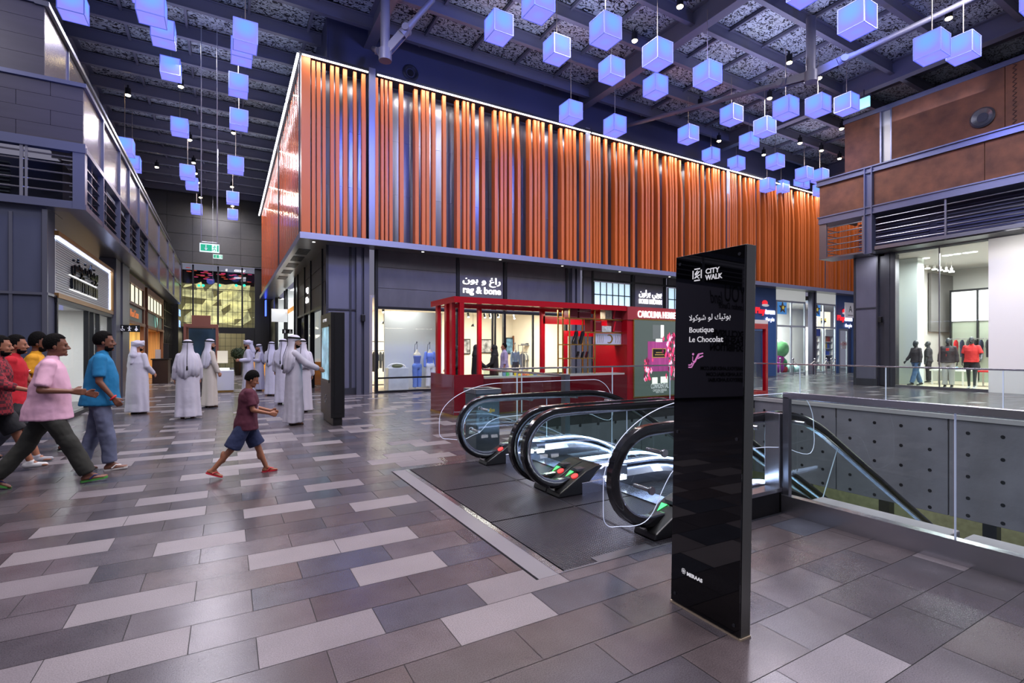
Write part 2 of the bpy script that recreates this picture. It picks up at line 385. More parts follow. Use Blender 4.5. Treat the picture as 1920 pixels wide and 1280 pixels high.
l.new(cr.outputs[0], b.inputs['Base Color']); b.inputs['Roughness'].default_value = .5; b.inputs['Metallic'].default_value = .2
gx = [4.35+1.85*i for i in range(-7, 20)]
gy = [-5+1.85*i for i in range(0, 27)]
cp = MB()
for i in range(len(gx)-1):
    for j in range(len(gy)-1):
        cp.box(gx[i]+.05, gy[j]+.12, 12.9, gx[i+1]-.05, gy[j+1]-.12, 12.93)
ceil = ST(MB().box(gx[0], gy[0], 13.7, gx[-1], gy[-1], 13.8).build('ceiling', M_BLACK))
cp.build('ceiling_panel', mp, ceil)
for y in gy: MB().box(gx[0], y-.09, 12.4, gx[-1], y-.07+.0, 12.85).box(gx[0], y-.16, 12.4, gx[-1], y+.0, 12.43).box(gx[0], y-.16, 12.82, gx[-1], y+0, 12.85).build('purlin', M_BEAM, ceil)
for i, x in enumerate(gx):
    if (i-7) % 5 == 0:
        MB().box(x-.02, gy[0], 12.15, x+.02, gy[-1], 12.9).box(x-.17, gy[0], 12.12, x+.17, gy[-1], 12.17).box(x-.17, gy[0], 12.85, x+.17, gy[-1], 12.9).build('roof_beam', M_BEAM, ceil)
    else:
        MB().box(x-.04, gy[0], 12.76, x+.04, gy[-1], 12.88).build('ceiling_rail', M_BEAM, ceil)
# tie struts under the roof
def strut(label, node, top, ends):
    e = empty('tie_strut', node, 0, label, 'roof strut', 'tubular tie struts under the roof')
    MB().cyl(node, top, .14, 16).build('post', M_BEAM, e, smooth=True)
    k = MB().cyl(Vector(node)+Vector((0,0,-.22)), Vector(node)+Vector((0,0,.12)), .19, 16); k.build('node', M_BEAM, e, smooth=True)
    for q in ends:
        d = (Vector(q)-Vector(node)).normalized(); p = Vector(node)+d*.95
        m = MB(); side = d.cross(Vector((0,0,1))).normalized()
        for s in (-.07, .07): m.beam(Vector(node)+side*s, p+side*s, .03, .24)
        m.cyl(p-side*.16, p+side*.16, .11, 12); m.tube([p-d*.2, p+d*.35, q], [.15, .085, .085], 12)
        m.build('tie_rod', M_BEAM, e, smooth=True)
strut('long tubular tie strut with forked node crossing above the void by the rusty panels', (16.3, 9.2, 10.35), (16.3, 9.2, 12.2), [(15.7, 17.3, 11.7), (19.1, 6.0, 11.9)])
strut('tubular tie strut hanging above the left end of the orange slatted facade', (4.1, 14.8, 10.35), (4.1, 14.8, 12.2), [(5.3, 14.0, 11.9), (4.3, 17.0, 11.7)])

# ================================================================== MAIN BUILDING
FY, CX, ZB, ZT = 17.0, 2.05, 5.22, 10.82     # facade plane, corridor plane, underside and top of the slats
WY, WX = 17.85, 2.95                        # shopfront planes
M_NAVY = mat('dark_blue_fascia', (58, 60, 80), .6)
M_BACK = mat('glossy_grey_backing', (120, 122, 134), .28, .75, noise=.12, nscale=2, stretch=(3, 3, .3))
bw = MB().box(3.0, WY-.02, ZB+.15, 46, WY+.2, 12.9); ST(bw.build('wall_north_upper', M_NAVY))
bw = MB().box(WX, 17.85, ZB+.15, WX+.2, 42, 12.9); ST(bw.build('wall_corridor_upper', M_NAVY))
# underside of the overhang
sf = MB().box(CX, FY-.02, ZB-.12, 46, WY+.1, ZB).box(CX, FY, ZB-.12, WX+.1, 39, ZB)
soff = ST(sf.build('ceiling_soffit', mat('soffit_metal', (150, 152, 150), .28, .7, noise=.08, nscale=1.5)))
tr = MB().box(CX-.03, FY-.05, ZB-.16, 46, FY-.02, ZB+.04).box(CX-.05, FY-.05, ZB-.16, CX-.02, 39, ZB+.04)
tr.build('edge_trim', mat('edge_trim_metal', (150, 155, 185), .3, .6), soff)
vg = MB()
for y in (19.0, 20.6, 22.4, 24.4, 26.6):
    for q in range(9): vg.box(2.2, y+q*.13, ZB-.135, 2.6, y+q*.13+.07, ZB-.119)
vg.build('vent_grille', M_BLACK, soff)
sp = MB()
for x in (6.2, 9.4, 12.4, 15.6, 18.8, 22, 25.2): sp.cyl((x, 17.42, ZB-.13), (x, 17.42, ZB-.119), .05, 10)
sp.cyl((2.5, 17.6, ZB-.13), (2.5, 17.6, ZB-.119), .05, 10)
sp.build('downlight', M_LETTER, soff)
# slat layouts read off the first bays, then repeated along the facade
def fin_from(x0, x1, wd=.13, ox=480, sc=3.0):
    X1 = AX(ox+x1/sc, FY); X0 = X1-wd
    if AX(ox+x0/sc, FY) >= X0-.01: return (AX(ox+x0/sc, FY), X1, .12)
    D = .05
    while D < .75 and proj((X0, FY+D, 8))[0] > ox+x0/sc: D += .02
    return (X0, X1, D)
bayA = [fin_from(a, b_, .2) for a, b_ in ((315,335),(343,365),(375,393),(420,440),(450,470),(492,515),(550,568),(597,619))]
bayB = [fin_from(a, b_) for a, b_ in ((672,690),(705,720),(728,743),(752,770),(810,832),(885,917),(930,955),(960,977),(990,1012),(1045,1072),(1118,1150),(1168,1183),(1190,1203),(1220,1235),
        (1260,1290),(1330,1362),(1377,1392),(1398,1412),(1425,1442),(1455,1490),(1525,1555),(1568,1583),(1588,1600),(1612,1628),(1645,1672),(1700,1735),(1745,1762),(1766,1780),(1790,1805),(1820,1845),(1855,1875))]
def fin(m, x0, x1, D, back=.62):     # a slat whose front edge leans back towards its top
    zt = ZT-.02; y0 = FY+.02; top = min(.22, D*.5)
    pts = [(y0+back-.02, ZB), (y0, ZB), (y0, ZT-1.9), (y0+top*.35, ZT-1.2), (y0+top, ZT-.55), (y0+top, zt), (y0+back-.02, zt)]
    if D < .2: pts = [(y0+.16, ZB), (y0, ZB), (y0, ZT-1.6), (y0+.05, ZT-.5), (y0+.05, zt), (y0+.16, zt)]
    m.poly(pts, 'yz', x0, x1)
def bay(x0, x1, fins, label, extra=None):
    e = empty('slatted_facade_screen', ((x0+x1)/2, FY, ZB), 0, label, 'facade screen', 'orange slatted screens on the wide facade')
    m = MB()
    for a, b_, D in fins: fin(m, a, b_, D, min(.62, max(D, .3)))
    if extra: m.box(*extra)
    m.build('slats', M_ORANGE, e)
    p = MB(); nseg = max(2, round((x1-x0)/1.5)); wd = (x1-x0)/nseg
    for i in range(nseg):
        for z0, z1 in ((ZB, 7.1), (7.1, 9.0), (9.0, ZT)):
            p.box(x0+i*wd+.004, FY+.66, z0+.004, x0+(i+1)*wd-.004, FY+.70, z1-.004)
    p.build('backing_panel', M_BACK, e)
    MB().box(x0, FY+.02, ZT+.02, x1, FY+.55, ZT+.10).box(x0, FY+.02, ZT+.1, x1, FY+.05, ZT+.18).build('top_trim', M_DARK, e)
    t = MB().box(x0+.02, FY-.04, ZT+.02, x1-.02, FY+.0, ZT+.05)
    MB().box(x0, FY-.045, ZT+.05, x1, FY+.02, ZT+.075).build('light_rail', M_STEELD, e)
    t.build('light_strip', M_LED, e)
    return e
bay(CX, 4.15, bayA, 'narrow end bay of the orange slatted facade, left of the first steel column', (CX, FY, ZB, AX(582, FY), FY+.3, ZT))
B0, B1 = 4.42, 13.58
for k, lb in enumerate(('orange slatted facade bay above the fashion shop sign and red kiosk', 'orange slatted facade bay above and left of the black sign pillar', 'orange slatted facade bay right of the black sign pillar', 'farthest orange slatted facade bay, beside the rusty balcony')):
    s = 9.2*k
    bay(B0+s, B1+s, [(a+s, b_+s, D) for a, b_, D in bayB], lb)
for k, z in enumerate(range(5)):
    x = 4.28+9.2*k
    c = MB().box(x-.11, FY+.04, ZB-.12, x+.11, FY+.10, ZT+.25).box(x-.03, FY+.1, ZB-.1, x+.03, FY+.7, ZT+.2)
    ST(c.build('trim_column', mat('blue_grey_column', (120, 124, 150), .35, .5)))
for k in range(5):
    x = 4.0+9.2*k-(0.0)
    if k: x = 4.02+9.2*k
    c = MB()
    for a, b_ in ((x-.10, x+.06), (x+.16, x+.34)): c.box(a, WY-.16, 0, b_, WY+.12, ZB-.12)
    c.box(x+.06, WY-.02, 0, x+.16, WY+.1, ZB-.12)
    ST(c.build('trim_pillar', mat('grey_steel_pillar', (96, 98, 112), .4, .5)))
# light grazing down the slats from the strip
for k in range(-1, 4):
    x = 9+9.2*k if k >= 0 else 3.1
    lamp('slat_wash', 'AREA', (x, FY-.25, ZT+.05), 150 if k >= 0 else 35, (1, .88, .72), target=(x, FY+.35, ZT-3.0), size=(8.8 if k >= 0 else 2, .08))
# corridor side of the slatted box
e = empty('slatted_facade_screen', (CX, 28, ZB), 0, 'glossy orange slatted screen running down the corridor side', 'facade screen')
m = MB(); rr = random.Random(5); y = FY+.35
while y < 38.8:
    for wd, gp in ((.14, .30), (.08, .24), (.08, .24), (.08, .42), (.12, .46)):
        D = .012
        m.box(CX+.04, y, ZB, CX+.04+D, y+wd, ZT); y += wd+gp
        if y > 38.8: break
m.build('slats', M_ORANGE_G, e)
MB().box(CX+.10, FY+.35, ZB, CX+.15, 39, ZT).build('backing_panel', mat('mirror_copper_backing', (214, 184, 178), .12, .85), e)
MB().box(CX-.06, FY, ZT+.12, CX+.3, 39, ZT+.2).build('top_trim', M_DARK, e)
t = MB()
for a, b_ in ((17.1, 20.6), (20.8, 26.4), (26.6, 32.2), (32.4, 38.9)): t.box(CX-.12, a, ZT+.02, CX-.06, b_, ZT+.11)
t.build('light_strip', M_LED, e)
MB().box(CX-.02, 17.5, ZB, CX+.03, 17.56, ZT).box(CX-.02, 25, ZB, CX+.03, 25.07, ZT).build('joint', M_DARK, e)
for y in (20, 26, 32, 37): lamp('slat_wash', 'AREA', (CX-.3, y, ZT+.05), 55, (1, .9, .78), target=(CX+.25, y, ZT-3.5), size=(.08, 5.4))
# round air nozzle and hatch on the fascia
c_ = onY(770, 136, WY-.05)
e = empty('air_nozzle', c_, 0, 'round dark air nozzle on the blue fascia above the orange slats', 'air vent')
m = MB()
for i in range(24):
    a, b_ = 2*PI*i/24, 2*PI*(i+1)/24
    for r0, r1, y0, y1 in ((.30, .24, -.05, -.09), (.24, .12, -.09, .02)):
        m.quad((c_.x+r0*math.cos(a), WY+y0, c_.z+r0*math.sin(a)), (c_.x+r0*math.cos(b_), WY+y0, c_.z+r0*math.sin(b_)), (c_.x+r1*math.cos(b_), WY+y1, c_.z+r1*math.sin(b_)), (c_.x+r1*math.cos(a), WY+y1, c_.z+r1*math.sin(a)))
m.build('bezel', M_DARK, e, smooth=True)
MB().cyl((c_.x, WY-.03, c_.z), (c_.x, WY-.01, c_.z), .13, 20).build('opening', M_BLACK, e)

# ================================================================== FAR END OF THE CORRIDOR
ew = MB(); M_ENDP = mat('end_wall_panel', (84, 84, 82), .35, .5, noise=.06)
for i in range(-4, 3):
    for z0, z1 in ((7.7, 8.5), (8.5, 9.7), (9.7, 10.9), (10.9, 12.9)): ew.box(i*1.5+.9+.01, 42, z0+.01, (i+1)*1.5+.9-.01, 42.2, z1-.01)
ST(ew.build('wall_end', M_ENDP)); ST(MB().box(-6, 42.15, 7.7, 6, 42.4, 12.9).build('wall_end_core', M_BLACK))
ST(MB().box(-4.6, 42.6, 0, -2.9, 43.2, 7.7).box(1.85, 42.6, 0, 3.4, 43.2, 7.7).build('wall_end_return', M_BLACK))
MG = mat('gold_lit_lobby_wall', (196, 188, 140), .5, noise=.5, nscale=1.8, emit=.85)
n, l, b = nodes(MG); l.new(b.inputs['Base Color'].links[0].from_socket, b.inputs['Emission Color'])
# faceted glowing ceiling sculpture of the lobby beyond
m = MB(); rr = random.Random(11); X0, X1, Z0, Z1 = -2.9, 1.7, 3.6, 6.8
P = {}
for i in range(8):
    for j in range(7):
        P[i, j] = (X0+(X1-X0)*i/7+rr.uniform(-.2, .2), 47+rr.uniform(-.6, .6), Z0+(Z1-Z0)*j/6+rr.uniform(-.15, .15))
for i in range(7):
    for j in range(6):
        if rr.random() < .86: m.add([P[i,j], P[i+1,j], P[i+1,j+1]], [(0,1,2)])
        if rr.random() < .86: m.add([P[i,j], P[i+1,j+1], P[i,j+1]], [(0,1,2)])
tag(m.build('folded_light_sculpture', MG, fix=False), 'folded gold glowing sculpture behind the gridded glass at the corridor end', 'light sculpture')
ST(MB().box(-5, 48, 0, 4, 48.2, 6.9).build('wall_lobby', mat('lobby_gold', (120, 112, 84), .5, emit=.35)))  # faint glow put into the wall to brighten the lobby
ST(MB().box(-5, 48, 6.9, 4, 48.2, 8).build('wall_lobby_upper', M_BLACK))
wn = ST(MB().box(-3.1, 43, 3.2, 1.95, 43.02, 7.7).build('window_1', M_GLASS))
m = MB()
for px in (362, 409, 454): x = AX(px, 43); m.box(x-.05, 42.9, 3.1, x+.05, 43.1, 7.7)
for i in range(15): x = -2.95+i*.335; m.box(x-.012, 42.97, 3.2, x+.012, 43.05, 5.9)
for z in (3.5, 4.35, 5.2, 5.9): m.box(-3.1, 42.97, z-.012, 1.9, 43.05, z+.012)
m.box(-3.1, 42.9, 2.75, 1.95, 43.2, 3.2).box(-3.1, 42.92, 5.98, 1.95, 43.1, 6.02).box(-3.1, 42.9, 0, -2.6, 43.2, 2.8).box(1.2, 42.9, 0, 1.95, 43.2, 2.8)
m.build('window_frame', M_BLACK, wn)
m = MB()
for i in range(1, 11): x = -2.6+i*.36; m.box(x-.01, 43.0, 0, x+.01, 43.04, 2.75)
for z in (.9, 1.8, 2.4): m.box(-2.6, 43.0, z-.01, 1.2, 43.04, z+.01)
m.build('glazing_bars', M_BLACK, wn)
g_ = empty('petal_ceiling_light', (-.5, 44.6, 7.2), 0, 'cluster of pink red glowing petals hanging behind the end glass', 'ceiling light')
for c, nm in (((220, 50, 120), 'pink_petals'), ((190, 60, 40), 'red_petals')):
    m = MB(); rr = random.Random(c[0])
    for i in range(16): x = -2.8+rr.random()*4.4; z = 6.9+rr.random()*.75; m.ell((x, 44.2+rr.random(), z), (.17, .1, .035), 8, 4)
    m.build(nm, mat(nm, c, .5, emit=.5), g_)
lamp('lobby_lamp', 'POINT', (-.5, 45.5, 3.0), 120, (1, .92, .65), radius=.5)
for c, px, lb in (((40, 190, 150), 373, 'leftmost'), ((40, 190, 150), 381, 'second'), ((40, 190, 150), 412, 'middle'), ((40, 190, 150), 443, 'right'), ((40, 190, 150), 458, 'far right')):
    p_ = onY(px, 535, 44); tag(MB().ell(p_, (.10, .06, .10), 10, 6).build('green_signal_lamp', mat('green_lamp', c, .4, emit=2.5), smooth=True), lb+' small green lamp glowing high behind the corridor end glass', 'lamp', 'green lamps behind the end glass')
# ================================================================== LEFT BUILDING
LX, LF = -3.08, 13.1
M_TILE = mat('stone_parapet_tile', (70, 67, 72), .32, .1, noise=.10, nscale=1.2, stretch=(.6, .6, 5))
M_TILEG = mat('polished_stone_side', (118, 108, 102), .22, .25, noise=.14, nscale=.9, stretch=(.4, .4, 4))
def rows(m, axis, a, b, z0, z1, at, th, zs, seg, off=0):
    for k in range(len(zs)-1):
        p = a+(off if k % 2 else 0)
        while p < b:
            q = min(p+seg, b)
            if axis == 'x': m.box(p+.004, at, zs[k]+.003, q-.004, at+th, zs[k+1]-.003)
            else: m.box(at, p+.004, zs[k]+.003, at+th, q-.004, zs[k+1]-.003)
            p = q
    return m
m = MB().box(-15, LF, 0, LX, LF+.3, 4.4).box(LX-.3, LF+.3, 0, LX, LF+.55, 4.4).box(LX-.22, 41.6, 0, LX, 42.6, 7.7)
wl = ST(m.build('wall_left', mat('blue_grey_fibre_cement', (70, 75, 92), .55, .15, noise=.08, nscale=5, stretch=(1, 1, .3))))
m = MB()
for x in (-4.6, -4.5, -3.62, -7, -9.4): m.box(x, LF-.025, 0, x+.05, LF, 4.2)
m.box(-15, LF-.04, 2.62, LX+.03, LF, 2.67).box(LX, LF-.02, 2.62, LX+.03, LF+.55, 2.67).box(LX-.06, LF-.04, 0, LX+.02, LF, 4.3)
m.build('panel_joint_trim', M_STEELD, wl)
# projecting upper storey
BX, BY = -2.5, 13.0
m = MB(); rows(m, 'x', -15, BX, 5.66, 6.80, BY, .12, (5.66, 5.95, 6.24, 6.52, 6.80), 1.15, .5)
up = ST(m.build('wall_left_parapet', M_TILE))
m = MB(); ys = (13.02, 14.65, 16.7, 18.2, 20.1, 22.1, 25.7, 29.4, 32.5, 37)
for i in range(len(ys)-1): m.box(BX-.08, ys[i]+.03, 5.62, BX, ys[i+1]-.03, 6.80)
for i in range(5, len(ys)-1): m.box(BX-.08, ys[i]+.03, 4.5, BX, ys[i+1]-.03, 5.58)
m.build('side_panel', M_TILEG, up)
m = MB()
for y in ys[1:]: m.box(BX-.06, y-.03, 4.36, BX+.05, y+.03, 6.85)
m.box(-15, BY-.06, 5.48, BX+.04, BY+.1, 5.66).box(-15, BY-.04, 6.80, BX+.05, BY+.3, 6.88).box(BX-.3, BY, 6.80, BX+.05, 37, 6.88)
m.box(BX-.1, BY, 5.50, BX+.05, 37, 5.60).box(-15, BY-.03, 4.35, BX+.03, BY+.35, 4.50).box(BX-.3, BY, 4.35, BX+.04, 37, 4.46)
m.box(BX-.16, BY-.04, 4.35, BX+.03, BY+.16, 5.55)
m.build('steel_frame', mat('blue_grey_steel', (110, 114, 132), .3, .6), up)
MB().box(-15, BY+.1, 4.36, LX, BY+1.2, 4.40).box(LX-.4, BY+.3, 4.37, BX, 37, 4.41).build('underside', mat('underside_metal', (130, 130, 126), .3, .6), up)
# open railings of the balcony
m = MB()
for z in (4.68, 4.86, 5.04, 5.22, 5.38): m.cyl((-15, BY+.02, z), (BX-.15, BY+.02, z), .017, 8)
for x in (-3.42, -5.2, -7, -9, -11): m.beam((x, BY, 4.5), (x, BY, 5.48), .035, .05).beam((x+.07, BY, 4.5), (x+.07, BY, 5.48), .02, .04)
m.build('railing', M_STEEL, up)
m = MB()
for a, b_ in ((13.2, 14.62), (14.7, 22.05)):
    for z in (4.62, 4.84, 5.06, 5.28): m.box(BX-.26, a, z, BX-.02, b_, z+.025)
    y = a+.7
    while y < b_-.1: m.box(BX-.26, y-.015, 4.46, BX-.03, y+.015, 5.5); y += .75 if a < 14 else 1.9
m.build('side_louvres', M_STEELD, up)
m = MB().box(-15, 14.2, 4.4, LX, 14.3, 5.6).box(LX-.1, 14.2, 4.4, LX-.02, 37, 5.6)
m.build('recess_wall', mat('dark_recess', (44, 48, 66), .6), up)
m = MB()
for i in range(13): m.box(-5.4, 14.12, 4.5+i*.075, -3.9, 14.2, 4.53+i*.075)
for i in range(13): m.box(-8.4, 14.12, 4.5+i*.075, -6.0, 14.2, 4.53+i*.075)
m.build('louvre_vent', mat('vent_blue_grey', (90, 100, 100), .4, .4), up)
# set-back top storey
m = MB(); rows(m, 'x', -15, -3.3, 6.8, 8.95, 13.9, .12, (6.86, 7.25, 7.65, 8.02, 8.4, 8.72), 1.3, .6)
ts = ST(m.build('wall_left_top', M_TILE))
m = MB(); y = 13.92
while y < 40: m.box(-3.42, y, 6.86, -3.3, min(y+1.72, 40), 8.68); y += 1.75
m.build('side_panel', M_TILEG, ts)
MB().box(-15, 13.85, 8.72, -3.22, 14.1, 8.80).box(-3.45, 13.85, 8.70, -3.22, 40, 8.80).box(-3.34, 15.6, 6.86, -3.27, 15.68, 8.7).build('top_rail', M_STEELD, ts)
# shop with glowing white sign box
def lshop():
    MW = mat('sign_mesh_white', (196, 200, 202), .4, .2, noise=.05, nscale=30)
    wn = ST(MB().box(LX-.02, 13.7, .08, LX, 19.3, 2.55).build('window_2', M_THIN))
    m = MB()
    for y in (13.65, 16.35, 16.9, 17.6, 19.25): m.box(LX-.06, y-.03, 0, LX+.04, y+.06, 2.6)
    m.box(LX-.06, 13.6, 2.52, LX+.05, 19.4, 2.66).box(LX-.06, 13.6, 0, LX+.05, 19.4, .09)
    m.build('window_frame', M_DARK2, wn)
    e = empty('shop_sign', (LX, 16.4, 2.7), 0, 'backlit white perforated shop sign box with chrome letters left of the corridor', 'shop sign')
    MB().box(LX-.12, 13.64, 2.72, LX-.02, 19.36, 3.90).build('sign_panel', MW, e)
    n_ = MB()
    for i in range(22): n_.box(LX-.02, 13.8, 2.80+i*.05, LX-.008, 19.2, 2.812+i*.05)
    n_.build('perforated_rows', mat('sign_mesh_line', (150, 156, 160), .4), e)
    MB().box(LX-.02, 13.66, 3.855, LX+.0, 19.34, 3.88).box(LX-.02, 19.28, 2.76, LX+.0, 19.31, 3.86).build('light_strip', M_LEDB, e)
    MB().box(LX-.12, 13.6, 2.62, LX+.07, 19.42, 2.72).box(LX-.12, 13.6, 3.90, LX+.07, 19.42, 4.0).box(LX-.12, 19.33, 2.62, LX+.07, 19.42, 4.0).build('sign_frame', mat('bronze_frame', (156, 116, 66), .35, .6), e)
    ch = mat('dark_chrome_letters', (46, 50, 58), .15, .9)
    text('arabic_lettering', arab('بوتيك نيوشن'), .52, (LX+.03, 16.1, 3.36), '+x', ch, e, ext=.02, width=2.6, bold=.0)
    g = MB()
    rr = random.Random(9); y = 14.85
    while y < 17.4:
        w_ = rr.choice((.08, .12, .16)); g.box(LX+.0, y, 2.93, LX+.04, y+w_, 3.18); y += w_+rr.choice((.03, .05, .10))
    g.build('lower_letters', ch, e)
    MB().box(LX-.015, 14.78, 2.905, LX-.002, 17.5, 2.92).box(LX-.015, 14.78, 3.24, LX-.002, 17.5, 3.25).build('letter_glow', M_LETTER, e)
    # interior
    ST(MB().box(-8, 13.5, 0, LX-.2, 13.6, 2.7).box(-8, 19.4, 0, LX-.1, 19.5, 2.7).box(-8.1, 13.5, 0, -8, 19.5, 2.7).box(-8, 13.5, 2.7, LX-.05, 19.5, 2.8).build('wall_left_shop', M_WHITE))
    lamp('shop_lamp', 'AREA', (-5, 16.4, 2.65), 150, (.95, .98, 1), target=(-5, 16.4, 0), size=(3, 4))
    for y, lb in ((14.9, 'tall white display plinth behind the left shop glass'), (17.2, 'white display shelf tower with round mirror in the left shop')):
        e2 = empty('display_tower', (-4.2, y, 0), 0, lb, 'display stand')
        MB().box(-4.5, y-.3, 0, -4.1, y+.3, 1.0).build('plinth', M_WHITE, e2, bevel=.01)
        q = MB()
        for dy in (-.3, .3): q.box(-4.12, y+dy-.015, 1.0, -4.09, y+dy+.015, 2.4)
        q.box(-4.12, y-.3, 2.38, -4.09, y+.3, 2.41); q.build('frame', M_STEEL, e2)
        if y > 16: MB().cyl((-4.1, y, 1.62), (-4.07, y, 1.62), .16, 20).build('mirror', mat('lit_round_mirror', (235, 235, 235), .2, emit=.8), e2)
lshop()
# column and following shops
ST(MB().box(LX-.3, 19.45, 0, LX+.12, 20.2, 4.36).box(LX-.3, 20.3, 0, LX+.16, 21.6, 4.36).build('wall_left_pier', mat('pier_steel', (110, 112, 120), .35, .5)))
def cafe(y0, y1, n_, tint, gcol, label, signmat):
    cat = 'shopfront'
    e = empty('timber_shopfront', (LX, (y0+y1)/2, 0), 0, label, cat)
    m = MB().box(LX-.1, y0, 0, LX+.04, y0+.25, 4.3).box(LX-.1, y1-.3, 0, LX+.04, y1, 4.3).box(LX-.1, y0, 4.02, LX+.04, y1, 4.3).box(LX-.1, y0, 3.22, LX+.06, y1, 3.32).box(LX-.1, y0, 2.5, LX+.06, y1, 2.62)
    m.build('timber_frame', M_WOOD, e)
    m = MB(); wd = (y1-y0-.55)/n_
    for i in range(n_): m.box(LX-.05, y0+.25+i*wd+.03, 3.36, LX-.03, y0+.25+(i+1)*wd-.03, 4.0)
    m.build('lit_slat', mat('lit_cream_slat', (236, 232, 205), .5, emit=1.0), e)
    m = MB()
    for i in range(n_+1): m.box(LX-.06, y0+.25+i*wd-.03, 3.32, LX-.0, y0+.25+i*wd+.03, 4.02)
    m.build('slat_divider', M_DARK2, e)
    MB().box(LX-.06, y0+.2, 2.62, LX-.02, y1-.2, 3.22).build('sign_band', mat('sage_sign_band', gcol, .5), e)
    return e
e = cafe(21.8, 26.4, 4, None, (112, 130, 120), 'timber shopfront with sage green band and orange script, after the white sign box', None)
text('script_letters', 'Wood Cream', .42, (LX-.0, 23.9, 2.78), '+x', mat('orange_script', (200, 110, 50), .4, emit=.8), e, width=2.0, shear=.3)
e = cafe(27.2, 33.7, 5, None, (96, 132, 116), 'timber shopfront with sage green band and round emblem, by the corridor end', None)
m = MB().cyl((LX-.01, 30.6, 2.92), (LX+.05, 30.6, 2.92), .34, 20); m.build('emblem', mat('mint_emblem', (150, 205, 190), .4, emit=.5), e)
m = MB()
for a in range(3):
    t = 2*PI*a/3+.5; m.beam((LX+.06, 30.6+.7*math.cos(t), 2.92+.5*math.sin(t)), (LX+.06, 30.6+.7*math.cos(t+2.1), 2.92+.5*math.sin(t+2.1)), .03, .05)
m.build('emblem_bars', M_WOOD, e)
for (y0, y1, c, nm) in ((22, 26.2, (226, 196, 120), 'wall_cafe'), (27.4, 33.4, (214, 160, 96), 'wall_timber_room')):
    mm = mat(nm+'_finish', c, .5, noise=.3, nscale=3, stretch=(8, 8, .2))
    ST(MB().box(LX-2.5, y0, 0, LX-2.4, y1, 2.5).box(LX-2.4, y0, 0, LX-.1, y0+.1, 2.5).box(LX-2.4, y1-.1, 0, LX-.1, y1, 2.5).box(LX-2.5, y0, 2.5, LX-.1, y1, 2.6).build(nm, mm))
    lamp('cafe_lamp', 'AREA', (LX-1.2, (y0+y1)/2, 2.45), 110, (1, .84, .55), target=(LX-1.2, (y0+y1)/2, 0), size=(1.5, 3))
ctr = empty('host_desk', (LX-.1, 28.2, 0), 0, 'dark host desk with menu boards at the timber shopfront', 'desk')
MB().box(LX+.15, 27.7, 0, LX+.75, 28.9, 1.08).build('desk_body', mat('dark_desk', (52, 36, 30), .4), ctr, bevel=.01)
MB().box(LX+.1, 27.65, 1.08, LX+.8, 28.95, 1.13).build('desk_top', M_BLACK, ctr)
for x, y, hh, c, lb in ((LX+.35, 27.9, .42, (225, 222, 210), 'white menu stand on the dark host desk'), (LX+.62, 28.3, .7, (30, 30, 30), 'slim dark display standing on the host desk')):
    tag(MB().box(x-.1, y-.02, 1.13, x+.1, y+.02, 1.13+hh).build('menu_stand', mat('menu_%d' % c[0], c, .5)), lb, 'menu')
# glass building with blue lettering at the far left end
wn = ST(MB().box(LX, 34.0, .05, LX+.02, 39.0, 4.3).build('window_3', M_THIN))
m = MB()
for i in range(9): m.box(LX-.03, 34+i*.62-.02, 0, LX+.04, 34+i*.62+.02, 4.35)
for z in (.9, 1.9, 2.9, 3.8): m.box(LX-.02, 34, z-.015, LX+.03, 39, z+.015)
m.build('window_frame', M_BLACK, wn)
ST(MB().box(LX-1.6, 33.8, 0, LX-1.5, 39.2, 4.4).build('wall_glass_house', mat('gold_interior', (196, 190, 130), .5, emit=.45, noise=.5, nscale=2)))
ST(MB().box(LX-.4, 39.0, 0, LX+.35, 42.4, 7.6).build('wall_left_end', M_BLACK))
e = empty('blue_letter_sign', (LX+.4, 40, 3.9), 0, 'blue glowing blocky letter sign on the black wall at corridor end', 'sign')
MBL = mat('blue_neon', (120, 160, 255), .4, emit=3)
text('letters', 'HB', .62, (LX+.36, 40.0, 3.78), '+x', MBL, e, xs=1.6); text('letters', 'ER', .62, (LX+.36, 40.0, 3.05), '+x', MBL, e, xs=1.6)

# restroom signs hanging off the walls
def restroom(x0, x1, y, z, label, glyphs):
    e = empty('restroom_sign', ((x0+x1)/2, y, z), 0, label, 'sign')
    MB().box(x0, y-.03, z, x1, y+.03, z+.22).build('sign_board', M_BLACK, e)
    m = MB(); n_ = len(glyphs); wd = (x1-x0)/n_
    for i, g_ in enumerate(glyphs):
        c = x0+(i+.5)*wd; yy = y-.034
        m.cyl((c, yy, z+.17), (c, yy-.004, z+.17), .018, 10)
        if g_ == 'm': m.box(c-.012, yy-.004, z+.04, c+.012, yy, z+.15).beam((c-.05, yy-.002, z+.12), (c+.05, yy-.002, z+.12), .004, .015).beam((c-.03, yy-.002, z+.03), (c, yy-.002, z+.09), .004, .015).beam((c+.03, yy-.002, z+.03), (c, yy-.002, z+.09), .004, .015)
        elif g_ == 'w': m.poly([(c-.05, z+.06), (c+.05, z+.06), (c, z+.155)], 'xz', yy-.004, yy).box(c-.02, yy-.004, z+.03, c+.02, yy, z+.07)
        else: m.box(c-.008, yy-.004, z+.08, c+.008, yy, z+.15).beam((c, yy-.002, z+.085), (c+.045, yy-.002, z+.085), .004, .014).beam((c+.045, yy-.002, z+.085), (c+.055, yy-.002, z+.04), .004, .014).beam((c-.035, yy-.002, z+.1), (c-.03, yy-.002, z+.045), .004, .012).beam((c-.03, yy-.002, z+.045), (c+.025, yy-.002, z+.035), .004, .012)
    m.build('pictograms', M_PRINT, e)
restroom(-3.0, -2.46, 20.2, 2.12, 'black restroom sign with three white figures by the left steel pier', 'cmw')
restroom(2.42, 2.9, 27.5, 2.35, 'black restroom sign with two white figures on the right side of the corridor', 'mc')

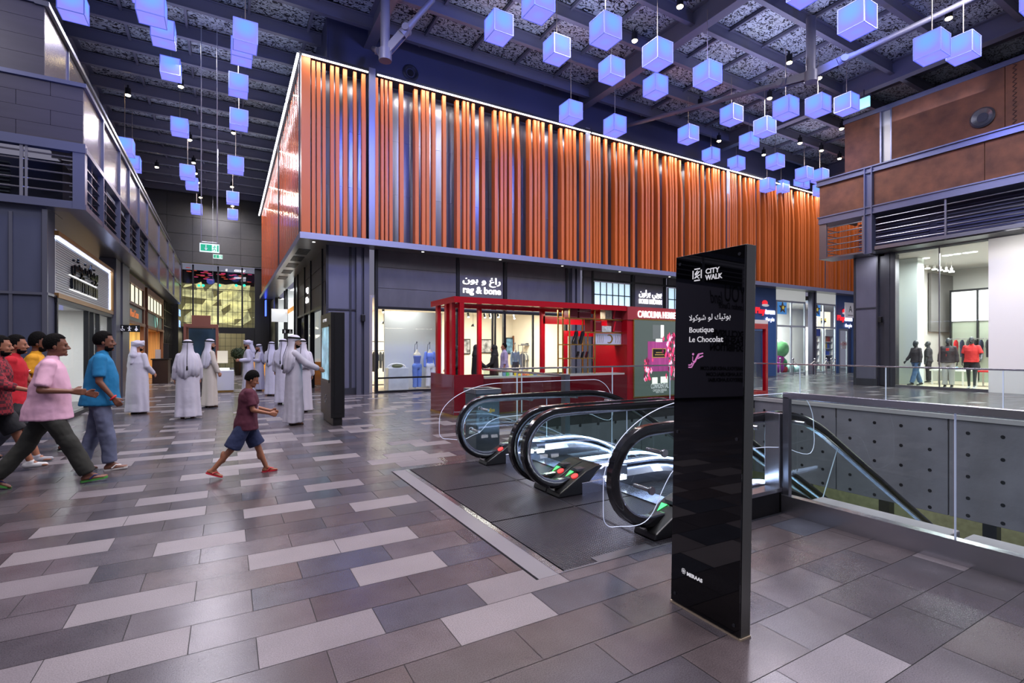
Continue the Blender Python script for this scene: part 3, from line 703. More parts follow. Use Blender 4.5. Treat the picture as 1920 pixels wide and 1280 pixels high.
# ================================================================== SHOPFRONTS UNDER THE WIDE FACADE (plane Y = WY)
def X(px, Y=None): return AX(px, WY if Y is None else Y)
def Z(px, py, Y=None): return onY(px, py, WY if Y is None else Y).z
ST(MB().box(WX, WY, 0, X(672), WY+.3, ZB-.1).build('wall_corner_pier', mat('pier_grey', (98, 100, 116), .5, .3, noise=.06, nscale=4, stretch=(1, 1, .3))))
tr = MB().box(WX, WY-.04, 2.9, X(670), WY, 2.95).box(WX, WY-.06, 0, X(670), WY, .22).box(WX-.03, WY-.03, 0, WX+.05, WY, ZB-.1).box(X(655), WY-.03, 0, X(659), WY, ZB-.1)
ST(tr.build('trim_3', M_DARK))
m = MB()
for a, b_, zs in ((X(708), X(855), (3.08, 3.75, 4.5, 5.1)), (X(862), X(943), (3.08, 5.1)), (X(951), X(1066), (3.08, 4.55, 5.1)),
                  (X(1094), X(1110), (0, 4.8, 5.1)), (X(1113), X(1182), (4.75, 5.1)), (X(1191), X(1243), (3.5, 4.7, 5.1)), (X(1253), X(1320), (4.75, 5.1))):
    for i in range(len(zs)-1): m.box(a, WY, zs[i]+.006, b_, WY+.1, zs[i+1]-.006)
ST(m.build('wall_shop_fascia', M_GREYP))
m = MB()
for px in (706, 858, 946, 1062, 1111, 1186, 1247, 1322): m.box(X(px)-.05, WY-.03, 0, X(px)+.05, WY+.12, ZB-.1)
m.box(X(706), WY-.03, 3.0, X(1064), WY+.12, 3.09).box(X(706), WY-.03, 0, X(1064), WY+.12, .07).box(X(1113), WY-.02, 4.68, X(1322), WY+.1, 4.76).box(X(1113), WY-.02, 3.42, X(1322), WY+.1, 3.5)
m.box(X(708), WY-.06, .50, X(1060), WY-.02, .56)
ST(m.build('trim_4', M_DARK2))
wn = ST(MB().box(X(708), WY+.03, .07, X(1062), WY+.045, 3.0).build('window_4', M_GLASS))
m = MB()
for px in (924, 929, 1000): m.box(X(px)-.03, WY, .07, X(px)+.03, WY+.08, 3.0)
m.build('mullion', M_DARK2, wn)
wn = ST(MB().box(X(1113), WY+.03, .07, X(1322), WY+.045, 3.42).build('window_5', M_GLASS))
# lit gridded clerestory
def litgrid(a, b_, z0, z1, n_):
    w_ = ST(MB().box(a, WY+.02, z0, b_, WY+.05, z1).build('window_6', mat('pale_cyan_lit_glass', (196, 226, 236), .4, emit=.75)))
    m = MB()
    for i in range(n_+1): x = a+(b_-a)*i/n_; m.box(x-.02, WY-.01, z0, x+.02, WY+.03, z1)
    m.box(a, WY-.01, (z0+z1)/2-.02, b_, WY+.03, (z0+z1)/2+.02); m.build('glazing_bars', M_DARK2, w_)
litgrid(X(1114), X(1182), 3.5, 4.62, 6); litgrid(X(1253), X(1322), 3.5, 4.62, 6)
# lettering on the fascia
e = empty('shop_lettering', (X(903), WY, 3.4), 0, 'white glowing fashion shop name in two scripts above the red kiosk', 'shop sign')
text('letters', 'rag & bone', .38, (X(903.5), WY-.03, 3.76), '-y', M_LETTER, e, width=X(939)-X(868.5), ext=.02, bold=.006)
text('arabic_lettering', arab('راغ و بون'), .34, (X(903.5), WY-.03, 4.17), '-y', M_LETTER, e, width=X(939)-X(868.5), ext=.02, bold=.004)
e = empty('shop_lettering', (X(1219), WY, 3.7), 0, 'white glowing cosmetics shop name under the orange slats, beside the lit panes', 'shop sign')
text('letters', 'BOBBI BROWN', .33, (X(1219), WY-.03, 3.76), '-y', M_LETTER, e, width=X(1240)-X(1198), ext=.02, bold=.0)
text('arabic_lettering', arab('بوبي براون'), .40, (X(1219), WY-.03, 4.14), '-y', M_LETTER, e, width=X(1240)-X(1198), ext=.02, bold=.004)
# ---- fashion shop interior
FX0, FX1 = X(706)+.0, X(1062)
ST(MB().box(FX0-.1, 24, 0, 13.85, 24.1, 3.5).box(FX0-.2, WY+.2, 0, FX0-.1, 24, 3.5).box(13.75, WY+.2, 0, 13.85, 24, 3.5).build('wall_fashion_shop', M_WHITEG))
ST(MB().box(FX0-.1, WY+.15, 3.4, 13.8, 24, 3.5).build('ceiling_fashion_shop', M_WHITE))
ST(MB().box(FX0-.1, WY+.1, .0, 13.75, 24, .02).build('floor_fashion_shop', mat('pale_shop_floor', (176, 158, 136), .4)))
for x, y, e_ in ((6.0, 18.6, 45), (8.2, 21.2, 230), (11.5, 21, 260), (5.2, 22, 150)): lamp('shop_lamp', 'AREA', (x, y, 3.35), e_, (1, .94, .86), target=(x, y+.2, 0), size=(1.4, 1.2))
e = tag(MB().box(X(725, 19), 19.3, .02, X(816, 19)+.4, 19.4, 3.05).build('display_backdrop', mat('pale_backdrop', (196, 200, 208), .6)), 'pale blue white backdrop panel behind the window mannequins', 'display panel')
tag(MB().box(X(727, 18.4), 18.3, .02, X(765, 18.4), 18.75, .86).build('display_plinth', mat('marble_plinth', (196, 198, 204), .4, noise=.08, nscale=5), bevel=.01), 'marbled white display plinth standing in the fashion shop window', 'plinth')
hb = empty('handbag', (X(745, 18.5), 18.5, .86), 0, 'olive and white handbag lying on the marbled plinth', 'bag')
MB().ell((X(745, 18.5), 18.5, .93), (.22, .1, .075), 16, 8).build('bag_body', mat('olive_leather', (92, 96, 66), .5), hb, smooth=True)
MB().tube([(X(745, 18.5)+.34*math.cos(t)-.05, 18.45, .88+.14*math.sin(t)) for t in [PI*i/10 for i in range(11)]], .022, 8).build('strap', M_WHITE, hb, smooth=True)
for x, w_, z0, hh, lb in ((X(873.5, 23.9), .55, 1.3, .8, 'left framed black and white picture in the fashion shop'), (X(911, 23.9), .95, 1.35, .75, 'wide framed black and white picture in the fashion shop'), (X(956, 23.9), .5, 1.3, .9, 'framed blue picture right of the lavender shirted man')):
    e = empty('picture_frame', (x, 23.95, z0), 0, lb, 'picture')
    MB().box(x-w_/2, 23.93, z0, x+w_/2, 23.99, z0+hh).build('frame', M_BLACK, e)
    MB().box(x-w_/2+.05, 23.92, z0+.05, x+w_/2-.05, 23.93, z0+hh-.05).build('picture', mat('abstract_print_'+str(int(w_*100)), (150, 150, 152) if w_ != .5 else (90, 130, 160), .6, noise=.9, nscale=4), e)
e = empty('wooden_doorway', (X(980, 23.9), 23.9, 0), 0, 'brown timber doorway frame on the fashion shop rear wall', 'door frame')
q = X(978, 23.9); MB().box(q-.55, 23.85, 0, q-.45, 23.98, 2.25).box(q+.45, 23.85, 0, q+.55, 23.98, 2.25).box(q-.55, 23.85, 2.15, q+.55, 23.98, 2.3).build('frame', M_WOOD, e)
# clothes rails with hanging garments
CL = [mat('cloth_%d' % i, c, .85) for i, c in enumerate(((60, 66, 86), (196, 196, 192), (120, 124, 130), (40, 42, 50), (150, 160, 176), (222, 220, 214), (96, 84, 78), (170, 30, 40)))]
def garment(m, x, y, z, L=.75, wd=.42, ax='y'):
    pts = [(-wd*.16, 0), (-wd*.5, -.12), (-wd*.56, -.34), (-wd*.42, -.36), (-wd*.38, -L), (wd*.38, -L), (wd*.42, -.36), (wd*.56, -.34), (wd*.5, -.12), (wd*.16, 0)]
    if ax == 'y': m.poly([(y+a, z+b_) for a, b_ in pts], 'yz', x-.02, x+.02)
    else: m.poly([(x+a, z+b_) for a, b_ in pts], 'xz', y-.02, y+.02)
ORD = 'first second third fourth fifth sixth seventh eighth ninth tenth eleventh twelfth thirteenth fourteenth'.split()
CN = ('navy', 'pale grey', 'mid grey', 'black', 'blue grey', 'off-white', 'brown', 'red')
def rail(x0, x1, y, z, label, ng, shelves=True, ax='x', seed=1, cols=None, glabel='garment'):
    e = empty('clothes_rack', ((x0+x1)/2, y, 0), 0, label, 'clothes rack')
    m = MB()
    for x in (x0, x1):
        for dy in (-.22, .22): m.beam((x, y+dy, 0), (x, y+dy, z+.45), .03, .03)
    for zz in ((z+.42, .12) if shelves else (.12,)):
        for dy in (-.22, .22): m.beam((x0, y+dy, zz), (x1, y+dy, zz), .03, .03)
        for x in (x0, x1): m.beam((x, y-.22, zz), (x, y+.22, zz), .03, .03)
    m.build('frame', M_STEELD, e); MB().cyl((x0, y, z+.05), (x1, y, z+.05), .015, 8).build('rail', M_STEELD, e)
    if shelves: MB().box(x0, y-.22, z+.40, x1, y+.22, z+.42).build('shelf', M_STEELD, e)
    rr = random.Random(seed)
    for i in range(ng):
        x = x0+.08+(x1-x0-.16)*i/max(1, ng-1)
        g_ = MB(); garment(g_, x, y, z, rr.uniform(.65, .85), .40)
        cl_ = cols or CL; ci_ = rr.randrange(len(cl_)); c = cl_[ci_]
        o = g_.build('hanging_garment', c); hk = MB().tube([(x, y, z), (x, y, z+.05)], .006, 6).build('hanger_hook', M_STEEL, o)
        tag(o, '%s %s, %s from the left' % (CN[ci_], glabel, ORD[i]), 'clothing', glabel+'s')
    return e
rail(X(976, 22.5), X(1010, 22.5), 22.5, 1.35, 'grey metal clothes rack below the timber doorway, folded clothes on top', 14, seed=2, cols=CL[:6], glabel='garment on the rack seen between kiosk posts')
rail(X(716, 20.5)-.6, X(716, 20.5)+.25, 20.3, 1.45, 'dark clothes rack at the left edge of the fashion shop window', 6, seed=4, cols=CL[:4], glabel='garment hanging left of the pale backdrop')
for i, (px, zz) in enumerate(((983, 1.8), (992, 1.8), (1003, 1.8))):
    tag(MB().box(X(px, 22.5)-.13, 22.35, 1.77, X(px, 22.5)+.13, 22.65, 1.86+.03*i).build('folded_clothes', CL[i+2], bevel=.01), ('left', 'middle', 'right')[i]+' pile of folded clothes on the shelf of the grey rack', 'clothes')
e = empty('open_shelf', (X(1029, 21.5), 21.5, 0), 0, 'teal grey open shelving unit right of the garment rack', 'shelf')
q0, q1 = X(1018, 21.5), X(1041, 21.5); m = MB()
for x in (q0, q1):
    for y in (21.3, 21.7): m.beam((x, y, 0), (x, y, 2.0), .03, .03)
m.build('frame', M_STEELD, e)
for z in (.3, .75, 1.15, 1.6, 1.98): MB().box(q0, 21.3, z, q1, 21.7, z+.03).build('shelf', mat('teal_shelf', (104, 126, 124), .5), e)
for i, z in enumerate((.78, 1.18, 1.63)):
    tag(MB().box(q0+.15, 21.35, z, q0+.5+.1*i, 21.6, z+.12).build('folded_clothes', CL[(7, 4, 5)[i]], bevel=.015), ('lowest red', 'middle blue grey', 'top white')[i]+' folded stack on the teal open shelving', 'clothes')
# ceiling spotlights of the shop
for px, yy, lb in ((718, 20, 'black ceiling spotlight at the far left of the fashion shop'), (877, 21, 'spotlight over the left framed picture'), (908, 21, 'left of the paired spotlights over the wide picture'), (918, 21, 'right of the paired spotlights over the wide picture'), (933, 20.4, 'bright spotlight beside the shop mullion'), (963, 21, 'spotlight left of the timber doorway')):
    x = X(px, yy); e = empty('track_spotlight', (x, yy, 3.4), 0, lb, 'spotlight', 'spotlights in the fashion shop')
    MB().cyl((x, yy, 3.4), (x, yy, 3.2), .012, 8).cyl((x, yy, 3.22), (x, yy-.08, 3.05), .055, 12).build('housing', M_BLACK, e)
    MB().cyl((x, yy-.085, 3.04), (x, yy-.09, 3.03), .045, 12).build('lens', M_LED, e)
for px, yy in ((887, 21.5), (719, 21.2)):
    x = X(px, yy); e = empty('pendant_lamp', (x, yy, 3.4), 0, ('dark pendant lamp hanging before the left framed picture' if px > 800 else 'dark pendant lamp hanging by the shop rack at the left'), 'pendant lamp')
    MB().cyl((x, yy, 3.4), (x, yy, 2.75), .008, 6).build('cord', M_BLACK, e); MB().lathe([(.02, .12), (.05, .10), (.11, 0), (.10, 0)], (x, yy, 2.64), 14).build('lamp_shade', M_BLACK, e)
# ---- cosmetics shop interior
q0, q1 = X(1113), X(1322)
ST(MB().box(13.9, 22, 0, q1, 22.1, 3.6).box(13.9-.05, WY+.2, 0, 13.95, 22, 3.6).box(q1-.1, WY+.2, 0, q1, 22, 3.6).build('wall_cosmetics_shop', mat('grey_shop_wall', (120, 124, 126), .5)))
ST(MB().box(q0, WY+.15, 3.4, q1, 22, 3.5).build('ceiling_cosmetics_shop', M_WHITE))
for x in (16.5, 19.5): lamp('shop_lamp', 'AREA', (x, 19.6, 3.35), 200, (.95, .97, 1), target=(x, 19.6, 0), size=(2, 1.5))
z = 2.55; tag(MB().box(X(1142, 20), 20, 1.0, X(1171, 20), 20.05, 2.05).build('blue_poster', mat('blue_poster', (60, 84, 190), .5, emit=.4)), 'blue promotional poster panel inside the cosmetics shop', 'poster')
m = MB()
for i in range(9): m.box(X(1113, 19.6)+i*.30, 19.6, 2.35, X(1113, 19.6)+i*.30+.2, 19.63, 2.7)
tag(m.build('lit_back_sign', mat('lit_backsign', (190, 210, 255), .5, emit=1.2)), 'row of pale blue lit panels above the poster in the cosmetics shop', 'sign')
tag(MB().box(X(1152, 19), 19.0, 0, X(1163, 19)+.4, 19.4, .95).build('white_counter', M_WHITE, bevel=.01), 'white counter with small bottles below the blue poster', 'counter')

# ---- blue toy shop at the far right of the facade
TBL = mat('toy_shop_blue', (62, 104, 168), .45)
m = MB()
for a, b_, z0, z1 in ((1405, 1414, 0, 5.1), (1414, 1430, 2.62, 5.1), (1430, 1455, 0, 5.1)): m.box(X(a), WY, z0, X(b_), WY+.15, z1)
for a, b_, z0, z1 in ((1568, 1573, 0, 5.1), (1573, 1597, 2.9, 5.1), (1597, 1625, 0, 5.1)): m.box(X(a), WY, z0, X(b_), WY+.15, z1)
ST(m.build('wall_toy_shop', TBL))
m = MB()
for a, b_ in ((1455, 1510), (1519, 1567)): m.box(X(a), WY, 4.45, X(b_), WY+.12, 5.1)
ST(m.build('wall_toy_shop_fascia', mat('pale_fascia', (232, 236, 234), .5, emit=.35)))  # faint glow put into the fascia to brighten it
for a, b_ in ((1455, 1510), (1519, 1567)):
    wn = ST(MB().box(X(a), WY+.03, .1, X(b_), WY+.045, 4.45).build('window_7', M_GLASS))
    m = MB(); mid = X((a+b_)/2+1)
    for x in (X(a)+.05, mid, X(b_)-.05): m.box(x-.05, WY-.02, 0, x+.05, WY+.06, 4.45)
    for z in (.12, 2.95, 4.42): m.box(X(a), WY-.02, z-.05, X(b_), WY+.06, z+.05)
    m.build('window_frame', mat('pale_metal_frame', (196, 202, 208), .35, .4), wn)
dr = ST(MB().box(X(1574), WY+.03, .05, X(1588), WY+.05, 2.85).build('door_1', M_GLASS))
MB().box(X(1573), WY-.01, 0, X(1575), WY+.07, 2.9).box(X(1588), WY-.01, 0, X(1590), WY+.07, 2.9).box(X(1573), WY-.01, 2.8, X(1590), WY+.07, 2.92).build('door_frame', mat('grey_door_frame', (150, 156, 164), .4, .3), dr)
MB().box(X(1579), WY+.02, 1.6, X(1587), WY+.028, 2.1).build('door_poster', mat('white_poster', (225, 220, 220), .6), dr)
text('door_lettering', 'HOMA', .28, (X(1583), WY+.015, 1.82), '-y', mat('red_print', (200, 40, 50), .6), dr, ext=.001)
MB().box(X(1590), WY+.02, 0, X(1597), WY+.1, 2.9).build('blue_door_leaf', mat('deep_blue_door', (22, 52, 104), .4), dr)
MB().box(X(1414), WY+.05, 0, X(1430), WY+.1, 2.62).build('door_2', mat('deep_blue_door', (22, 52, 104), .4))['kind'] = 'structure'
ST(MB().box(X(1400), 23, 0, 44, 23.1, 5).build('wall_toy_shop_rear', M_WHITE)); ST(MB().box(X(1400), WY+.2, 4.7, 44, 23, 4.8).build('ceiling_toy_shop', M_WHITE))
for x in (27.5, 31, 34.5): lamp('shop_lamp', 'AREA', (x, 20.2, 4.6), 480, (.95, .97, 1), target=(x, 20.2, 0), size=(2.4, 2))
def toy_sign(px, py, label):
    x = X(px); z = Z(px, py); e = empty('toy_shop_sign', (x, WY-.05, z), 0, label, 'shop sign')
    text('red_letters', 'Play', .5, (x-.50, WY-.05, z), '-y', mat('red_lit_letters', (226, 40, 50), .4, emit=1.0), e, ext=.03, bold=.006, width=.85)
    text('white_letters', 'town', .5, (x+.42, WY-.05, z-.02), '-y', mat('white_lit_letters', (225, 228, 255), .4, emit=1.2), e, ext=.03, bold=.004, width=.9)
    text('tagline', 'the pin', .34, (x+.42, WY-.05, z-.42), '-y', mat('white_lit_letters', (225, 228, 255), .4, emit=1.2), e, ext=.02, width=.8)
    MB().ell((x-.08, WY-.06, z+.62), (.26, .06, .16), 12, 6).build('red_hat', mat('red_lit_letters', (226, 40, 50), .4), e, smooth=True)
    MB().ell((x-.05, WY-.08, z+.48), (.34, .06, .08), 12, 6).build('hat_brim', M_PRINT, e, smooth=True)
toy_sign(1434, 588, 'red and white toy shop sign with red cap, left, beside the red framed case')
toy_sign(1583, 601, 'red and white toy shop sign with red cap above the far blue door')
e = empty('hanging_sign', (X(1592), WY-.4, 4), 0, 'white square hanging sign with a large black letter A', 'sign')
a, b_ = AX(1584, WY-.4), AX(1603, WY-.4); MB().box(a, WY-.43, 3.62, b_, WY-.38, 4.6).build('sign_board', mat('white_board', (225, 222, 230), .5, emit=.15), e)
text('letter', 'A', .62, ((a+b_)/2, WY-.44, 3.98), '-y', M_BLACK, e, ext=.001); MB().box(a+.3, WY-.435, 3.76, b_-.3, WY-.43, 3.8).build('small_print', M_BLACK, e)
# ================================================================== RIGHT BUILDING (plane X = RX)
RX = 24.0
M_PIER = mat('right_pier_grey', (92, 92, 108), .5, .3, noise=.06, nscale=4, stretch=(1, 1, .3))
m = MB().box(RX, 10.75, 0, RX+.8, 11.65, 5.7)
wr = ST(m.build('wall_right', M_PIER))
MB().box(RX-.03, 10.78, 3.3, RX, 11.65, 3.36).box(RX-.05, 10.75, 0, RX+.02, 11.68, .3).box(RX-.03, 11.6, 0, RX, 11.68, 5.7).box(RX-.03, 10.74, 0, RX, 10.8, 5.7).build('panel_joint_trim', M_DARK, wr)
MB().box(RX+.1, 10.5, 0, RX+.3, 10.75, 5.7).box(RX-.02, 10.1, 0, RX+.3, 10.5, 5.7).box(RX-.04, 10.3, 0, RX, 10.36, 5.7).build('steel_channel', M_DARK, wr)
# overhanging balcony with weathering-steel bands
m = MB()
def cortx(x, ys, z0, z1):
    for i in range(len(ys)-1): m.box(x, ys[i+1]+.01, z0, x+.1, ys[i]-.01, z1)
cortx(23.0, (12.6, 10.75), 7.42, 8.8); cortx(23.0, (10.45, 7.0, 3.4, -.5, -5), 7.42, 8.8)
cortx(23.8, (11.95, 10.55), 9.05, 11.5); cortx(23.8, (10.2, 6.7, 3, -1, -5), 9.05, 11.5)
m.box(23.0, 12.5, 7.42, 26, 12.6, 8.8).box(23.8, 11.85, 9.05, 27, 11.95, 11.5)
cb = ST(m.build('wall_right_corten', M_CORTEN))
MBS = mat('blue_lit_steel', (104, 108, 130), .35, .5)
m = MB()
m.box(22.9, -5, 8.8, 24, 12.7, 8.86).box(22.95, -5, 8.8, 23.0, 12.7, 9.05).box(22.88, -5, 9.02, 24, 12.7, 9.07)
m.box(22.95, -5, 7.12, 23.0, 12.62, 7.42).box(22.9, -5, 7.38, 24, 12.65, 7.43).box(22.9, -5, 7.1, 24, 12.6, 7.15)
m.box(22.86, 10.46, 5.5, 23.2, 10.5, 9.0).box(22.86, 10.72, 5.5, 23.2, 10.76, 9.0).box(22.98, 10.46, 5.5, 23.02, 10.76, 9.0)
m.box(23.75, -5, 11.5, 27, 12.0, 11.68).box(23.78, 10.52, 9.05, 23.85, 10.58, 11.5).box(23.78, 10.15, 9.05, 23.85, 10.2, 11.5)
m.build('steel_frame', MBS, cb)
MB().box(23.9, 10.2, 9.05, 23.95, 10.55, 11.5).build('light_gap', mat('pale_gap_panel', (150, 150, 146), .4, .3), cb)
m = MB()
for y0, z0, z1 in ((6.45, 9.1, 11.45), (5.6, 7.45, 8.78)):
    z = z0; s_ = 1; x = 23.79 if z0 > 9 else 22.99
    while z < z1: m.beam((x, y0+.05*s_, z), (x, y0-.05*s_, z+.08), .02, .02); s_ = -s_; z += .08
m.build('zigzag_seam', mat('seam_rust', (60, 36, 26), .8), cb)
m = MB()
for z in (5.86, 6.12, 6.38, 6.64, 6.90): m.cyl((23.05, -5, z), (23.05, 10.4, z), .022, 8); m.cyl((23.05, 10.85, z), (23.05, 12.5, z), .022, 8); m.cyl((23.05, 12.5, z), (24.4, 12.5, z), .022, 8)
for y in (12.5, 10.86, 8.1, 5.2, 2.3): m.box(23.0, y-.03, 5.6, 23.08, y+.03, 7.1)
m.box(22.98, 12.3, 5.55, 23.06, 12.6, 7.1).box(22.95, -5, 5.62, 23.1, 10.4, 5.76).box(22.95, 10.8, 5.55, 24.0, 12.6, 5.62)
m.build('balcony_railing', M_STEELD, cb)
m = MB().box(24.0, -5, 5.6, 24.1, 10.9, 7.1); m.build('recess_wall', mat('recess_blue', (52, 56, 84), .5, .2), cb)
m = MB()
y = -4.8
while y < 10.2:
    for i in range(11): m.box(23.93, y, 5.72+i*.12, 24.0, y+2.5, 5.77+i*.12)
    y += 2.75
m.build('louvre_vent', mat('vent_blue', (74, 80, 112), .4, .4), cb)
MB().box(23.05, -5, 5.58, 24.0, 11.7, 5.63).build('underside', M_DARK, cb)
c_ = onX(1842, 220, 23.75)
e = empty('air_nozzle', c_, 0, 'round dark air nozzle set into the upper rusty wall', 'air vent'); m = MB()
for i in range(24):
    a, b_ = 2*PI*i/24, 2*PI*(i+1)/24
    for r0, r1, x0, x1 in ((.36, .30, -.01, -.07), (.30, .15, -.07, .02)):
        m.quad((c_.x+x0, c_.y+r0*math.cos(a), c_.z+r0*math.sin(a)), (c_.x+x0, c_.y+r0*math.cos(b_), c_.z+r0*math.sin(b_)), (c_.x+x1, c_.y+r1*math.cos(b_), c_.z+r1*math.sin(b_)), (c_.x+x1, c_.y+r1*math.cos(a), c_.z+r1*math.sin(a)))
m.build('bezel', M_STEELD, e, smooth=True); MB().cyl((c_.x, c_.y, c_.z), (c_.x+.01, c_.y, c_.z), .16, 20).build('opening', M_BLACK, e)
lamp('wall_fill', 'AREA', (22.6, 6.3, 5.5), 70, (1, .97, .92), target=(23.9, 6.3, 1.5), size=(.4, 3))  # unseen lamps added under the balcony to brighten the wall
lamp('wall_fill', 'AREA', (23.2, 10.9, 5.4), 20, (.95, .95, 1), target=(23.9, 10.9, 1.5), size=(.3, 1))
# sportswear shop behind glass
wn = ST(MB().box(RX+.03, 7.2, .1, RX+.045, 10.08, 5.55).build('window_8', M_GLASS))
MB().box(RX, 8.63, .1, RX+.06, 8.66, 5.55).box(RX-.05, 7.2, 0, RX+.1, 10.1, .1).box(RX-.02, -5, 5.55, RX+.1, 10.1, 5.6).build('window_frame', M_STEELD, wn)
ST(MB().box(RX, 5.55, 0, RX+.2, 7.2, 5.55).build('wall_right_panel', mat('white_wall_panel', (240, 240, 238), .5)))
wn = ST(MB().box(RX+.05, 2, 0, RX+.06, 5.5, 5.5).build('window_9', M_GLASS)); MB().box(RX, 5.44, 0, RX+.08, 5.52, 3.3).box(RX, 2, 3.24, RX+.08, 5.5, 3.3).box(RX, 5.05, 0, RX+.08, 5.1, 3.2).build('window_frame', M_DARK2, wn)
ST(MB().box(31.5, 0, 0, 31.6, 12, 5.6).box(RX+.4, 10.9, 0, 31.5, 11, 5.6).box(RX+.3, 0, 0, 31.5, .1, 5.6).build('wall_sports_shop', mat('light_grey_shop_wall', (176, 174, 168), .6)))
ST(MB().box(RX+.1, 0, 5.5, 31.6, 11, 5.6).build('ceiling_sports_shop', mat('shop_ceiling', (176, 178, 176), .6)))
ST(MB().box(RX+.1, 0, .0, 31.6, 11, .03).build('floor_sports_shop', mat('beige_shop_floor', (190, 176, 152), .4)))
for x, y, e_ in ((25.2, 8.5, 260), (28, 8.5, 380), (28, 4.5, 380), (25.2, 4, 260)): lamp('shop_lamp', 'AREA', (x, y, 5.3), e_, (.98, .98, 1), target=(x, y, 0), size=(1.8, 2))
tag(MB().box(25.7, 10.0, .03, 26.3, 10.8, 5.5).build('glossy_pillar', mat('pale_green_pillar', (206, 216, 212), .3), bevel=.02), 'tall pale pillar inside the sportswear shop window, left side', 'pillar', kind='structure')
tag(MB().box(29.0, 10.75, 2.4, 31.4, 10.85, 5.2).build('dark_panel', mat('dark_grey_panel', (92, 90, 88), .5)), 'dark grey panel high inside the sportswear shop', 'panel')
e = empty('light_box_wall', (30.5, 9, 0), 0, 'shop wall unit with three white light boxes above the hanging sportswear', 'display wall')
for y in (8.0, 9.0, 10.0): MB().box(30.4, y-.46, 2.9, 30.5, y+.46, 4.3).build('light_box', mat('light_box_white', (250, 250, 250), .5, emit=1.3), e)
m = MB()
for y in (7.5, 8.5, 9.5, 10.5): m.box(30.36, y-.03, .1, 30.5, y+.03, 4.4)
m.box(30.36, 7.5, 4.32, 30.5, 10.5, 4.4); m.build('frame', M_DARK2, e)
MB().box(30.5, 7.5, .03, 30.55, 10.5, 2.85).build('back_panel', mat('sage_panel', (150, 158, 142), .5), e)
SPC = [mat('sport_%d' % i, c, .8) for i, c in enumerate(((30, 32, 38), (190, 30, 36), (36, 44, 66), (60, 60, 62), (205, 205, 205)))]
for i in range(12):
    g_ = MB(); garment(g_, 30.2, 7.7+i*.23, 2.0, .8, .4, 'x'); o = tag(g_.build('hanging_garment', SPC[(0, 2, 0, 3, 0, 1, 0, 2, 0, 3, 2, 1)[i]]), ('black', 'red', 'navy', 'grey')[(0, 2, 0, 3, 0, 1, 0, 2, 0, 3, 2, 1)[i]]+' sports garment under the white light boxes, '+ORD[i]+' from the right', 'clothing', 'sports garments under the light boxes')
tag(MB().cyl((30.2, 7.6, 2.05), (30.2, 10.5, 2.05), .02, 8).build('garment_rail', M_STEEL), 'metal garment rail under the white light boxes', 'rail')
for i, (y, lb) in enumerate(((9.4, 'low white display table with folded blue clothes behind the middle mannequin'), (7.9, 'low red topped display table near the white wall panel'))):
    e = empty('display_table', (27.2, y, 0), 0, lb, 'table'); MB().box(26.8, y-.6, .62, 27.6, y+.6, .68).build('table_top', (M_WHITE, SPC[1])[i], e)
    for a in (26.85, 27.5):
        for b_ in (y-.55, y+.5): MB().box(a, b_, .03, a+.05, b_+.05, .62).build('leg', M_WHITE, e)
tag(MB().box(26.9, 9.2, .68, 27.4, 9.6, .8).build('folded_clothes', mat('folded_blue', (110, 150, 180), .8), bevel=.02), 'folded pale blue clothes on the low white display table', 'clothes')
for i in range(3): tag(MB().box(30.0, 8.0+i*.35, 2.35, 30.3, 8.22+i*.35, 2.47).build('folded_shirt', SPC[(4, 1, 4)[i]], bevel=.02), ('right white', 'middle red', 'left white')[i]+' folded shirt on the shelf above the sports garments', 'clothes')
for i, px in enumerate((1713, 1727, 1739, 1752, 1763, 1774, 1784)):
    y = AY(px, 28); z = onX(px, 503+i*1.6, 28).z; e = empty('shop_track_light', (28, y, z), 0, ('leftmost', 'second from left', 'third from left', 'middle', 'third from right', 'second from right', 'rightmost')[i]+' of the seven spot lamps in a row in the sportswear shop', 'spotlight')
    MB().cyl((28, y, z+.25), (28, y, z+.1), .05, 8).cyl((28, y, 5.5), (28, y, z+.2), .01, 6).build('housing', M_WHITE, e); MB().cyl((28, y, z+.1), (28, y, z+.05), .10, 12).build('lens', M_LETTER, e)
for px, py, lb in ((1737, 473, 'leftmost'), (1780, 467, 'second from right, farther'), (1812, 462, 'far right, nearer'), (1773, 482, 'second from left'), (1795, 487, 'third from right'), (1826, 470, 'rightmost')):
    p = onX(px, py, 26.2); p.z = 5.49
    m = MB().cyl((p.x, AY(px, 26.2), 5.5), (p.x, AY(px, 26.2), 5.47), .12, 14).build('recessed_downlight', M_LETTER); tag(m, 'round recessed downlight in the sportswear shop ceiling, '+lb, 'downlight', 'recessed downlights of the sportswear shop')
